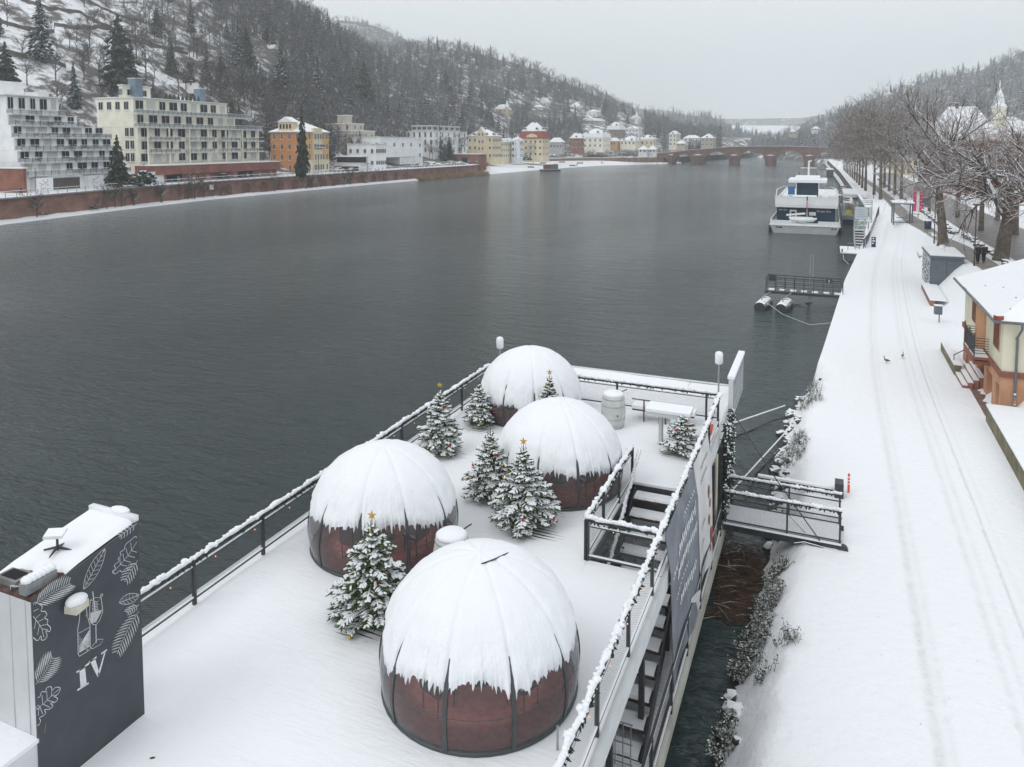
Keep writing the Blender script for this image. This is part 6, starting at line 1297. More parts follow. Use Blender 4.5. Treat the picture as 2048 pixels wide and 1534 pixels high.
mb = MB(); mb.box2((.9, 130.9, 5.4), (1.0, 131, 5.5)); mb = MB(); mb.box((-5.5, 131.2, 5.6), (.45, .3, .6), .4); mb.build('green_flag', mat('green_cloth', (.02, .16, .1), .8), root)
# ------------------------------------------------------------------ second moored boat, landing stages
M_gstage = mat('stage_green_grey', (.25, .31, .31), .5, .1, 1, .0)
root = thing('moored_boat', 'smaller white and blue-grey boat moored right of the excursion ship', 'boat', (4, 150, 0))
mb = MB(); mb.box2((2.6, 146, .9), (7.2, 175, 1.6)); mb.build('deck', M_gstage, root); mb = MB(); mb.box2((2.8, 146.1, -.4), (7., 175, .9)); mb.build('hull', M_blue, root)
mb = MB(); mb.box2((3.0, 158, 4.1), (7.0, 176, 4.5)); mb.mi = 1; mb.box2((2.95, 157.9, 4.504), (7.05, 176, 4.8)); mb.build('canopy', [M_hull, M_snow], root)
for x in (3.1, 6.9):
    for y in (158.2, 170): mb = MB(); mb.box2((x - .06, y, 1.6), (x + .06, y + .12, 4.1)); mb.build('canopy_post', M_hull, root)
mb = MB(); mb.box2((5.2, 151, 1.6), (7.1, 156, 3.2)); mb.mi = 1; mb.box2((5.15, 150.9, 3.204), (7.15, 156.1, 3.4)); mb.mi = 2; mb.box2((5.5, 150.96, 2.0), (7., 150.998, 3.)); mb.build('cabin', [M_hull, M_snow, M_wood], root)
mb = MB(); mb.box((3.6, 148, 2.0), (.9, .5, .8)); mb.build('yellow_crate', mat('yellow_plastic', (.6, .6, .1), .5), root); mb = MB(); mb.box((4.3, 150, 2.6), (.6, .4, 1.4)); mb.build('orange_panel', mat('orange_panel', (.5, .22, .1), .6), root); mb = MB(); mb.box((5.0, 146.5, 2.1), (1.5, .3, .8), 0, Matrix.Rotation(.2, 3, 'Y')); mb.build('green_cover', mat('green_cover', (.15, .25, .23), .6), root)
root = thing('ticket_board', 'large pale information board with railing at the boat landing', 'sign board', (5.2, 118, 1))
mb = MB(); mb.box2((3.75, 117.9, 3.6), (5.9, 118, 5.4)); mb.build('board', mat('pale_board', (.55, .62, .66), .5, .05), root)
for i, w in enumerate((1.0, .9, 1.0, 1.5)): mb = MB(); mb.box2((4.0, 117.885, 5.0 - .32 * i), (4.0 + w, 117.898, 5.04 - .32 * i)); mb.build('text_line', M_gstage, root)
mb = MB(); mb.box2((5.35, 117.885, 5.05), (5.6, 117.898, 5.2)); mb.build('emblem', M_darkp, root)
for i in range(3): mb = MB(); mb.tube([(3.7, 117.9, 3.4 - .65 * i), (5.95, 117.9, 3.4 - .65 * i)], .06, 5); mb.build('rail', M_white, root)
for i in range(2): mb = MB(); mb.box2((3.8, 117.92, 2.85 - .65 * i), (5.85, 117.96, 3.3 - .65 * i)); mb.build('picture_panel', mat('leafy_panel', (.12, .22, .12), .5, .5, 1.8, 0, dirt=(.5, .6, .6)), root)
for x in (3.7, 5.95): mb = MB(); mb.box2((x - .05, 117.95, .2), (x + .05, 118.05, 6.4)); mb.build('post', M_steel, root)
for i in range(3): mb = MB(); mb.tube([(3.7, 118, 5.7 + .25 * i), (5.95, 119.5, 5.7 + .25 * i)], .05, 5); mb.build('gate_bar', M_gstage, root)
root = thing('landing_steps', 'steel stairway leading down to the dark floating stage', 'stairs', (3.8, 106, 1)); 
for i in range(9): mb = MB(); mb.box((4.05, 104.2 + .75 * i, .7 + .27 * i), (1.1, .5, .06)); mb.build('tread', mat('snowy_rail', (.4, .42, .43)), root)
for x in (3.45, 4.65): mb = MB(); mb.tube([(x, 103.8, 1.6), (x, 111, 4.2)], .045, 5); mb.tube([(x, 103.8, .5), (x, 111, 3.2)], .06, 5); mb.tube([(x, 103.8, .4), (x, 103.8, 1.6)], .045, 5); mb.tube([(x, 111, 3.2), (x, 111, 4.2)], .045, 5); mb.build('handrail', M_steel, root)
root = thing('floating_stage', 'dark steel pontoon with snowy top moored at the quay corner', 'pontoon', (2.8, 104, 0)); mb = MB(); mb.box2((1.75, 100.5, -.5), (4.1, 106.5, .95)); mb.mi = 1; mb.box2((1.7, 100.4, .954), (4.15, 106.6, 1.08)); mb.build('float', [M_cont, M_snow], root)
mb = MB(); mb.tube([(1.9, 100.6, 1), (1.9, 100.6, 1.5)], .09, 6); mb.tube([(2.6, 103, 1), (2.6, 103, 1.9), (3.9, 103, 1.9), (3.9, 103, 1)], .04, 5); mb.build('bollard', M_dark, root)
mb = MB(); mb.tube([(1.95, 100.5, 1.1), (2.1, 99.5, .3), (2.6, 98, .02)], .035, 5); mb.build('mooring_rope', mat('pale_rope', (.5, .5, .48), .8), root)
root = thing('striped_pole', 'thin red and white pole at the fence by the landing', 'pole', (5.2, 110.5, 1.5))
for i in range(5): mb = MB(); mb.tube([(5.2, 110.5, 1.5 + .8 * i), (5.2, 110.5, 2.3 + .8 * i)], .08, 6); mb.build('band', M_white if i % 2 else mat('faded_red', (.35, .12, .14), .6), root)
root = thing('far_pontoon', 'dark green-grey box pontoon with snow on top, moored beyond the plane trees', 'pontoon', (2.4, 330, 0)); c0 = at(1667, 330); mb = MB(); mb.box((c0.x, c0.y, 1.2), (5.6, 18, 3.6)); mb.mi = 1; mb.box((c0.x, c0.y, 3.15), (5.9, 18.4, .28)); mb.build('float', [mat('green_grey_paint', (.08, .10, .10), .6, .2), M_snow], root)
mb = MB(); mb.box((c0.x - 4.4, c0.y, 3.1), (3, 2, .5)); mb.build('gangplank', M_dark, root)
rs_ = random.Random(21)
for i, (X, Y, lb) in enumerate([(5.0, 190, 'stack of snowy beams on the landing behind the small boat'), (4.2, 215, 'heap of snowy boards on the far part of the landing')]):
    root = thing('timber_stack', lb, 'timber stack', (X, Y, .8)); mb = MB(); mb.box((X, Y, .6), (3, 7, .6)); mb.mi = 1; mb.box((X, Y, .96), (3.1, 7.1, .1)); mb.build('platform', [M_cont, M_snow], root)
    for k in range(5): mb = MB(); mb.box((X + rs_.uniform(-.2, .2), Y, 1.3 + .45 * k), (2.2, .4, .25), rs_.uniform(-.2, .2)); mb.mi = 1; mb.box((X, Y, 1.47 + .45 * k), (2.2, .4, .08)); mb.build('beam', [M_wood, M_snow], root)
    mb = MB(); mb.tube([(X - 2.4, Y, .5), (X - 1.4, Y, 4)], .1, 5); mb.build('prop', M_steel, root)
# ------------------------------------------------------------------ cylinder-float landing stage with railed gangway
root = thing('float_gangway', 'dark railed gangway resting on two cylinder floats off the quay', 'gangway', (-2, 70.7, 1))
Yg, Xa, Xb = 71.0, -5.0, 1.6; zg = 1.15
mb = MB(); mb.box2((Xa, Yg, zg - .22), (Xb, Yg + 1.5, zg)); mb.mi = 1
for i in range(7): x_ = Xa + .3 + i * .92; mb.box2((x_, Yg + .35 + .1 * (i % 2), zg + .004), (x_ + .5, Yg + 1.15, zg + .05))
mb.build('deck', [M_darkp, M_snow], root)
for y in (Yg + .05, Yg + 1.45):
    for i in range(9): x = Xa + .1 + (Xb - Xa - .2) * i / 8; mb = MB(); mb.tube([(x, y, zg), (x, y, zg + 1.25)], .03, 5); mb.build('rail_post', M_dark, root)
    for z_ in (1.25, .85, .45): mb = MB(); mb.tube([(Xa + .1, y, zg + z_), (Xb - .1, y, zg + z_)], .03 if z_ < 1 else .045, 5); mb.build('rail', M_dark, root)
for i, x in enumerate((-5.15, -3.4)):
    mb = MB(); mb.tube([(x, 67.8, .18), (x + .05, 68., .18), (x + .35, 70.6, .18)], [.5, .56, .56], 16); mb.build('float', mat('float_drum', (.05, .055, .06), .5, .2, 4, .05, snow=.55), root, smooth=False)
    mb = MB(); mb.tube([(x + .1, 68.6, .7), (x + .1, 68.6, .95), (x + .5, 68.6, 1.0)], .05, 5); mb.tube([(x, 69.6, .7), (x + .7, 70.9, 1.1)], .05, 5); mb.build('bracket', M_dark, root)
mb = MB(); mb.box((.35, Yg, zg + 1.25), (.45, .06, .4)); sg = mb.build('number_plate', M_darkp, root)
mb = MB(); text_mesh('3', .34, lambda u, v: (.26 + u, Yg - .035, zg + 1.13 + v), mb); mb.build('digit', M_white, sg)
mb = MB(); mb.box((Xa + .55, Yg + 1.4, zg + .95), (.6, .05, .5)); mb.build('dark_panel', M_darkp, root)
mb = MB(); mb.tube([(-1.25, 72.6, .3), (-1.25, 72.6, 4.3), (-1.1, 72.6, 4.45), (-1.0, 72.6, 4.3), (-1.0, 72.6, .3)], .035, 5); mb.build('ladder_hoop', M_steel, root)
mb = MB(); mb.tube([(-4.8, 68.2, .75), (-3.2, 66, .2), (-1, 63.5, .06), (1.0, 61.5, .9)], .03, 5); mb.build('mooring_rope', mat('pale_rope', (.5, .5, .48)), root)
for i, (x0, y0, x1, y1) in enumerate([(-3.0, 69.5, -1.6, 70.2), (-2.6, 69.3, -1.9, 71), (-2.4, 69.8, -1.2, 68.9)]): mb = MB(); mb.tube([(x0, y0, .1), ((x0 + x1) / 2, (y0 + y1) / 2 + .2, .25), (x1, y1, .12)], [.05, .035, .015], 5); tag(mb.build('floating_branch', M_wood), ['bare branch caught behind the right cylinder float, pointing at the quay', 'short branch crossing under the railed gangway', 'twig drifting nearest the quay beside the floats'][i], 'branch')
p = P(1617, 610, 0); mb = MB(); mb.tube([(p.x - .25, p.y, .1), (p.x, p.y, .12), (p.x + .2, p.y, .18), (p.x + .3, p.y, .25)], [.03, .12, .08, .03], 8); tag(mb.build('duck', M_darkp), 'small dark water bird swimming behind the floats', 'duck')
# ------------------------------------------------------------------ far-bank small things
M_reed = mat('reeds', (.34, .23, .14), .9, .3, .5, 0)
mb = MB()
for i in range(5200):
    Y = rb.uniform(255, 315); t_ = rb.uniform(-1.8, 2.2); X = offs(Y, t_); h = rb.uniform(1.0, 2.7) * (1 - .3 * abs(t_ - .8) / 2.4); a = rb.uniform(0, 3.14); w = rb.uniform(.05, .12); dx, dy = math.cos(a) * w, math.sin(a) * w; lx, ly = rb.uniform(-.4, .4), rb.uniform(-.4, .4)
    mb.add([(X - dx, Y - dy, -.1), (X + dx, Y + dy, -.1), (X + lx, Y + ly, h)], [(0, 1, 2)])
tag(mb.build('reed_bed', M_reed), 'dense bed of brown reeds at the foot of the far wall', 'reeds', None, 'stuff')
for i in range(40):
    Y = rb.uniform(95, 235); X = offs(Y, 1.0); s = rb.uniform(.25, .6)
    if i < 30: dup(PC[('b', i % 5)], (X, Y, .4), rb.uniform(0, 6), s, 'leafless shrub growing on the snowy strip below the embankment wall', 'shrubs below the embankment wall')
    else: mb = MB(); shrub(mb, (X, Y, .8), rb.uniform(.5, 1.), 26); tag(mb.build('bush', mat('evergreen_leaves', (.03, .05, .03))), 'low dark bush on the snowy strip below the embankment wall', 'bush', 'dark bushes below the embankment wall')
t_ = bk(388, .8); dup(PC[('b', 2)], (t_.x, t_.y, .4), 1., .85, 'largest leafless tree in front of the embankment wall, opposite the cream block', None)
t_ = at(1066, 455); dup(PC[('b', 1)], (t_.x, t_.y, 1.5), 1., 1.1, 'round leafless tree on the snowy lawn in front of the yellow mansion', None)
for i, px in enumerate(range(1095, 1345, 9)):
    t_ = at(px, 510 + i * 1.2); dup(PC[('b', i % 5)], (t_.x, t_.y, 4.3), i, .58, 'pollarded tree in the row behind the grey promenade wall', 'pollarded trees of the far promenade')
for i in range(18):
    t_ = at(1205 + i * 11, 515 + 3 * math.sin(i)); s = .4 + .2 * math.sin(i * 3.3); dup(PC[('b', i % 5)], (t_.x, t_.y, .5), i, s + .1, 'snowy shrub on the bank left of and below the stone bridge', 'shrubs by the bridge')
for i, (px, h, lb) in enumerate([(605, 20, 'tall dark pine growing in front of the orange villa'), (235, 12, 'bushy pine between the white terraced block and the cream block')]):
    t_ = at(px, 212 if i == 0 else 166); k_ = dup(PC[('c', 1)], (t_.x, t_.y, 4.6), 1., (h / 13. * .42, h / 13. * .42, h / 13. * 1.02) if i == 0 else (.75, .75, h / 13.), lb, None)
for px, fd, r, lb in ((287, 172, 2.6, 'large round snow-covered shrub between the two apartment blocks at street level'), (262, 170, 2.0, 'brown leafless hedge bush beside the white terraced block'), (1055, 420, 2.5, 'evergreen clump at the foot of the yellow mansion')):
    t_ = at(px, fd); mb = MB(); shrub(mb, (t_.x, t_.y, 5.5), r, 150); tag(mb.build('bush', mat('evergreen_leaves', (.03, .05, .03)) if px != 262 else M_twig2), lb, 'bush')
# houseboat
c = at(1100, 392); c.z = 0; root = thing('houseboat', 'small dark houseboat with red-brown cabin at the far snowy lawn', 'boat', c); mb = MB(); mb.box((c.x, c.y, .3), (4, 10.5, 1.2), YAW - math.pi / 2 + .1); mb.mi = 1; mb.box((c.x, c.y, .95), (4.2, 10.7, .12), YAW - math.pi / 2 + .1); mb.build('hull', [M_darkp, M_snow], root)
mb = MB(); mb.box((c.x - .8, c.y - .4, 2.2), (3.2, 5, 2.4), YAW - math.pi / 2 + .1); mb.mi = 1; mb.box((c.x - .8, c.y - .4, 3.5), (3.6, 5.4, .22), YAW - math.pi / 2 + .1); mb.build('cabin', [mat('red_brown_wood', (.2, .08, .05), .7), M_snow], root); mb = MB(); mb.box((c.x + 2.3, c.y + 1., 2.3), (3.3, 3, 2.6), YAW - math.pi / 2 + .1); mb.build('dark_cabin', M_cont, root)
for i, (px, py, fd) in enumerate([(1086, 326, 420), (1124, 324, 440), (1145, 331, 430), (1160, 326, 445), (1062, 334, 410)]): c = at(px, fd); z = zof(c.x, c.y, py); mb = MB(); mb.box((c.x, c.y, z), (.8, 3.5, .6), YAW - 1.57); tag(mb.build('stone_bench', M_wood), 'dark low bench on the far snowy lawn', 'bench', 'benches on the far lawn')
# cars on the far street -------------------------------------------------
def car(label, loc, rz, paint, proto=[None]):
    if True:
        root = thing('parked_car', label, 'car', loc, rz); mb = MB()
        prof = [(-2.1, .35), (-2.15, .8), (-1.5, .95), (-1.0, 1.42), (.55, 1.45), (1.15, .98), (2.05, .82), (2.15, .4)]
        mb.prism([(x, -.85, z) for x, z in prof], (0, 1.7, 0)); o = mb.build('body', paint, root, local=True); recalc(o)
        mb = MB()
        for sy in (-.86, .86): mb.prism([(-1.35, sy, .98), (-.95, sy, 1.36), (.5, sy, 1.38), (.98, sy, .99)], (0, .015 * (1 if sy > 0 else -1), 0))
        mb.build('side_windows', M_glass, root, local=True); mb = MB(); mb.box((-.25, 0, 1.5), (1.7, 1.5, .12)); mb.box((1.6, 0, .95), (.8, 1.4, .08)); mb.build('snow', M_snow, root, local=True)
        for x in (-1.35, 1.35):
            for sy in (-1, 1): mb = MB(); mb.tube([(x, sy * .7, .33), (x, sy * .9, .33)], .33, 12); mb.build('wheel', M_black, root, local=True)
        for sy in (-.6, .6): mb = MB(); mb.box((2.12, sy, .68), (.06, .3, .14)); mb.build('headlight', M_frame, root, local=True)
        return root
CW, CD, CS = mat('white_car', (.6, .61, .62), .3), mat('black_car', (.03, .03, .035), .3), mat('silver_car', (.32, .34, .36), .3)
for px, t, pm, lb in [(272, 9, CS, 'snow-covered off-road car parked in front of the white terraced block'), (445, 5, CD, 'dark low car parked before the red garage'), (678, 6, CW, 'white car under the white carport, left of another'), (707, 5, CW, 'white car right of the carport entrance'), (830, 7, CS, 'silver car left of the small white van near the brick wall'), (845, 7, CW, 'white van-like car by the red brick wall'), (866, 7, CW, 'white car nearest the long red garage'), (905, 7, CS, 'grey car in front of the long red garage, left'), (922, 7, CW, 'snowy car in front of the long red garage, right')]:
    q = bk(px, t, True); car(lb, (q.x, q.y, 4.68), 1.55, pm)
for i, (px, py) in enumerate([(70, 392), (288, 345), (637, 330), (668, 335), (735, 330), (1180, 310)]): 
    q = bk(px, .9, True); z = 4.6; root = thing('street_lamp', ['street lamp on the promenade before the white terraced block', 'street sign-like lamp left of the cream block', 'slim lamp in front of the orange villa', 'lamp right of the orange villa', 'lamp before the off-white villa', 'lamp on the grey promenade wall near the bridge'][i], 'lamp', (q.x, q.y, z)); mb = MB(); mb.tube([(q.x, q.y, z), (q.x, q.y, z + 5)], .06, 5); mb.build('post', M_darkp, root); mb = MB(); mb.box((q.x, q.y, z + 5.05), (.7, .3, .14)); mb.build('lamp_head', M_steel, root)
for i, (px, py) in enumerate([(422, 390), (305, 350)]):
    q = bk(px if i == 0 else 305, .9 if i == 0 else 2, i == 1); z = .6 if i == 0 else 4.6; root = thing('river_sign', ['white square shipping sign below the embankment wall', 'small white square sign on the promenade'][i], 'sign', (q.x, q.y, z)); mb = MB(); mb.tube([(q.x, q.y, z), (q.x, q.y, z + 2.6)], .05, 5); mb.build('post', M_darkp, root); mb = MB(); mb.box((q.x + .06, q.y, z + 2.5), (.06, 1.4, 1.3)); mb.build('plate', M_white, root)
# ------------------------------------------------------------------ restaurant pontoon
ZD = 4.5; XL, XR = -12.42, -3.35; YF = 27.15
pont = thing('restaurant_pontoon', 'two-level floating restaurant pontoon with snowy upper terrace in the foreground', 'pontoon', (-7.8, 15, 0))
def deckmat():
    m = bpy.data.materials.new('terrace_snow'); m.use_nodes = True; n = m.node_tree; L = n.links; b = n.nodes['Principled BSDF']; b.inputs['Roughness'].default_value = .65; b.inputs['Specular IOR Level'].default_value = .25
    def M(op, a, b_=None, c=None, cl=False):
        q = n.nodes.new('ShaderNodeMath'); q.operation = op; q.use_clamp = cl
        for i, v in enumerate((a, b_, c)):
            if v is None: continue
            if isinstance(v, (int, float)): q.inputs[i].default_value = v
            else: L.new(v, q.inputs[i])
        return q.outputs[0]
    g = n.nodes.new('ShaderNodeNewGeometry'); sp = n.nodes.new('ShaderNodeSeparateXYZ'); L.new(g.outputs['Position'], sp.inputs[0])
    no = n.nodes.new('ShaderNodeTexNoise'); no.inputs['Scale'].default_value = 1.6; no.inputs['Detail'].default_value = 8; L.new(g.outputs['Position'], no.inputs[0])
    st = n.nodes.new('ShaderNodeTexNoise'); st.inputs['Scale'].default_value = 1.; st.inputs['Detail'].default_value = 6; mp = n.nodes.new('ShaderNodeMapping'); mp.inputs['Scale'].default_value = (2.2, 14, 1); L.new(g.outputs['Position'], mp.inputs[0]); L.new(mp.outputs[0], st.inputs[0])
    # bare plank patches melted round the tree stands
    patch = None
    for (x, y, r) in ((-7.35, 18.5, 1.15), (-6.9, 17.55, 1.0), (-8.0, 19.0, .8), (-11.0, 21.0, .8), (-10.9, 23.2, .7), (-8.7, 12.5, .75), (-4.4, 23.7, .5)):
        dx = M('DIVIDE', M('SUBTRACT', sp.outputs[0], x), r * 1.35); dy = M('DIVIDE', M('SUBTRACT', sp.outputs[1], y), r * .75); d = M('ADD', M('MULTIPLY', dx, dx), M('MULTIPLY', dy, dy)); e = M('EXPONENT', M('MULTIPLY', d, -1.)); patch = e if patch is None else M('MAXIMUM', patch, e)
    gap = M('ABSOLUTE', M('SUBTRACT', M('FRACT', M('MULTIPLY', M('ADD', sp.outputs[1], M('MULTIPLY', sp.outputs[0], .02)), 7.2)), .5))
    line = M('LESS_THAN', gap, M('MULTIPLY', M('SUBTRACT', M('ADD', M('MULTIPLY_ADD', no.outputs[0], .7, patch), M('MULTIPLY', st.outputs[0], .8)), 1.43), .6))
    mx = n.nodes.new('ShaderNodeMix'); mx.data_type = 'RGBA'; mx.inputs[6].default_value = (*SNOWC, 1); mx.inputs[7].default_value = (.06, .055, .05, 1); L.new(line, mx.inputs[0]); L.new(mx.outputs[2], b.inputs['Base Color'])
    vf = n.nodes.new('ShaderNodeTexVoronoi'); vf.inputs['Scale'].default_value = 1.5; L.new(g.outputs['Position'], vf.inputs[0]); foot = M('MULTIPLY', M('LESS_THAN', vf.outputs[0], .2), M('GREATER_THAN', no.outputs[0], .54)); h = M('ADD', M('ADD', M('MULTIPLY', no.outputs[0], 1.3), M('MULTIPLY', foot, -.5)), M('MULTIPLY', st.outputs[0], .5)); h = M('ADD', h, M('MULTIPLY', line, -.5))
    bp = n.nodes.new('ShaderNodeBump'); bp.inputs['Strength'].default_value = .45; bp.inputs['Distance'].default_value = .07; L.new(h, bp.inputs['Height']); L.new(bp.outputs[0], b.inputs['Normal']); return m
M_deck = deckmat(); M_fasc = mat('fascia_white', (.58, .61, .62), .5, .08, 2, .05)
HX0, HX1, HY0, HY1 = -5.08, -3.38, 16.75, 21.3
rects = [(-12.6, 2, HX0, 31.4), (HX0, 2, -3.29, HY0), (HX0, HY1, -3.29, 31.4), (HX1, HY0, -3.29, HY1)]
mb = MB(); ms = MB()
for a, y0, c, y1 in rects: mb.box2((a, y0, 4.2), (c, y1, ZD - .07))
mb.build('upper_deck', M_darkp, pont)
for a, y0, c, y1 in rects:
    nx = max(1, int((c - a) / .35)); ny = int((y1 - y0) / .4); k = len(ms.v)
    for i in range(nx + 1):
        for j in range(ny + 1):
            X = a + (c - a) * i / nx; Y = y0 + (y1 - y0) * j / ny; ms.v.append((X, Y, ZD + .035 * mn.noise(Vector((X / 1.7, Y / 2.3, 0))) + .012 * mn.noise(Vector((X * 1.3, Y * 1.3, 4)))))
    for i in range(nx):
        for j in range(ny): q = k + i * (ny + 1) + j; ms.f.append((q, q + ny + 1, q + ny + 2, q + 1)); ms.m.append(0)
    for (p, q) in (((a, y0), (c, y0)), ((c, y0), (c, y1)), ((c, y1), (a, y1)), ((a, y1), (a, y0))): ms.quad((*p, ZD - .075), (*q, ZD - .075), (*q, ZD), (*p, ZD))
ms.build('terrace_snow_cover', M_deck, pont, smooth=False)
for p_ in KIDS[pont.name][-1].data.polygons: p_.use_smooth = abs(p_.normal.z) > .8
mb = MB(); mb.box2((-3.29, 2, 4.12), (-3.19, 31.6, 4.54)); mb.box2((-12.8, 2, 4.12), (-12.6, 31.4, 4.5)); mb.box2((-12.8, 31.4, 4.12), (-3.2, 31.6, 4.52)); mb.build('fascia', M_fasc, pont)
mb = MB(); mb.box2((-12.4, 2, -.6), (-3.2, 30.8, 1.0)); mb.build('hull', mat('hull_dark', (.03, .032, .03), .6, .3), pont)
mb = MB(); mb.box2((-6.4, 2, 1.0), (-3.12, 26.3, 1.18)); mb.build('lower_deck', M_wood, pont)
mb = MB()
y = 2.05
while y < 26.2: mb.box2((-6.3, y, 1.184), (-3.2, y + .13, 1.23)); y += .155
mb.build('plank_snow', M_snow, pont, kind='stuff')
mb = MB(); mb.box2((-3.12, 2, .82), (-2.98, 27.4, 1.22)); mb.build('lower_fascia', mat('weathered_cream', (.5, .5, .44), .6, .2, 1, .1), pont)
mb = MB(); mb.box2((-12.3, 2, 1.0), (-6.4, 30.5, 4.19)); mb.build('lower_cabin_wall', M_darkp, pont)
for y in (4.4, 7.6, 10.4, 13.2, 15.9, 18.9, 21.9, 25.0): mb = MB(); mb.box2((-3.62, y, 1.18), (-3.5, y + .12, 4.19)); mb.build('column', M_darkp, pont)
for y in (16.3, 19.5): mb = MB(); mb.tube([(-5.0, y, 1.2), (-5.0, y, 4.2)], .06, 8); mb.build('column', M_darkp, pont)
# greenery on the inner side of the lower deck
mb = MB()
for _ in range(420):
    Y = rb.uniform(12, 20.5); q = Vector((-4.85 + rb.uniform(-.15, .15) if Y > 16 else -5.6, Y, rb.uniform(1.3, 3.6))); s = rb.uniform(.04, .1); mb.box(q, (s, s, s * .4), rb.uniform(0, 3), Matrix.Rotation(rb.uniform(-.8, .8), 3, 'X'))
mb.build('climbing_greenery', M_green, pont, kind='stuff')
# stairs
st = thing('terrace_stairs', 'open dark staircase with snow on each tread descending from the terrace', 'stairs', (-4.2, 18.5, 1.2))
NS = 12; run = (HY1 - 15.1) / NS; rise = (ZD - 1.25) / NS
for i in range(NS):
    y1 = HY1 - run * i; z = ZD - rise * (i + 1); mb = MB(); mb.box2((HX0 + .12, y1 - run * .95, z - .07), (HX1 - .02, y1 - .02, z)); mb.build('tread', M_wood, st)
    mb = MB(); n = 10; 
    for k in range(n):
        x0 = HX0 + .14 + (HX1 - HX0 - .2) * k / n; x1 = HX0 + .14 + (HX1 - HX0 - .2) * (k + 1) / n; ya, yb2 = y1 - run * (.9 + .05 * rb.random()), y1 - run * .12
        mb.add([(x0, ya, z + .003), (x1, ya, z + .003), (x1, ya + .05, z + .05), (x0, ya + .05, z + .05), (x0, yb2, z + .065), (x1, yb2, z + .065), (x0, yb2 + .03, z + .003), (x1, yb2 + .03, z + .003)], [(0, 1, 2, 3), (3, 2, 5, 4), (4, 5, 7, 6)])
    mb.build('tread_snow', M_snow, st)
for x in (HX0 + .06, HX1 - .01): mb = MB(); mb.prism([(x, HY1, ZD - .1), (x, HY1, ZD - .45), (x, 15.1, .9), (x, 15.1, 1.25)], (.05, 0, 0)); o = mb.build('stringer', M_darkp, st); recalc(o)
mb = MB(); pts_ = [(HX0 + .16, HY1 + .1 - .5 * i, ZD + .9 - .5 * i * rise / run) for i in range(12)]; mb.tube(pts_, .03, 6); hr = mb.build('handrail', M_darkp, st)
mb = MB()
for i in range(70): t = i / 70 * 11; k = int(t); f = t - k; q = Vector(pts_[k]).lerp(Vector(pts_[min(11, k + 1)]), f); mb.blob(q + Vector((rb.uniform(-.02, .02), 0, .04)), (.05 + .02 * rb.random(), .08, .05), 6, 4)
mb.build('handrail_snow', M_snow, hr, smooth=True)
mb = MB(); mb.quad((HX0 + .02, HY0, 1.3), (HX0 + .02, HY1, 1.3), (HX0 + .02, HY1, 4.2), (HX0 + .02, HY0, 4.2)); mb.build('side_glass', trans_mat('smoked_glass', (.05, .08, .09), .35), st)
# lower stair gate
mb = MB()
for i in range(9): mb.tube([(-4.9 + .17 * i, 14.9, 1.2), (-4.9 + .17 * i, 14.9, 2.2)], .012, 4)
for z in (1.3, 1.75, 2.2): mb.tube([(-4.95, 14.9, z), (-3.5, 14.9, z)], .02, 4)
mb.build('gate', M_steel, st)
# railings with garlands
def garland(parent, a, b_, zt, dens=24, snow=.82):
    a, b_ = Vector(a), Vector(b_); L_ = (b_ - a).length; d = (b_ - a) / L_; n = int(L_ * dens); side = Vector((-d.y, d.x, 0))
    g = MB(); s = MB()
    for i in range(int(L_ * 16)):
        t = (i + rb.random()) / (L_ * 16); sag = .035 * abs(math.sin(t * L_ * 7.5)); q = a + d * (t * L_) + Vector((0, 0, -.01 - sag)) + side * rb.uniform(-.05, .05)
        ax = Vector((rb.uniform(-1, 1), rb.uniform(-1, 1), rb.uniform(-1, .3))).normalized() * .1; g.tube([q, q + ax * .6, q + ax], [.03, .022, .004], 4, False)
    for i in range(n):
        t = (i + rb.uniform(.1, .9)) / n; q = a + d * (t * L_) + Vector((0, 0, .045 + .02 * rb.random())) + side * rb.uniform(-.04, .04) + Vector((0, 0, rb.uniform(-.02, .02))); r = rb.uniform(.025, .07) * snow * (1 + .35 * math.sin(t * L_ * 9)); s.blob(q, (r * rb.uniform(.9, 1.4), r * rb.uniform(.9, 1.4), r * .75), 7, 5, None, .2)
    m_ = int(L_ * 9); s.tube([a + d * (L_ * k / m_) + side * .02 * mn.noise(Vector((k * .7, L_, 0))) + Vector((0, 0, .035 + .012 * mn.noise(Vector((k * .9, 3, L_))))) for k in range(m_ + 1)], [.043 + .03 * mn.noise(Vector((k * .45, 8, L_))) for k in range(m_ + 1)], 8)
    go = g.build('garland', M_green, parent); s.build('garland_snow', M_snow, go, smooth=True); return go
M_bulb = mat('warm_bulb', (.7, .35, .2), .4, 0, 1, 0, emit=((1., .36, .12), 1.0))
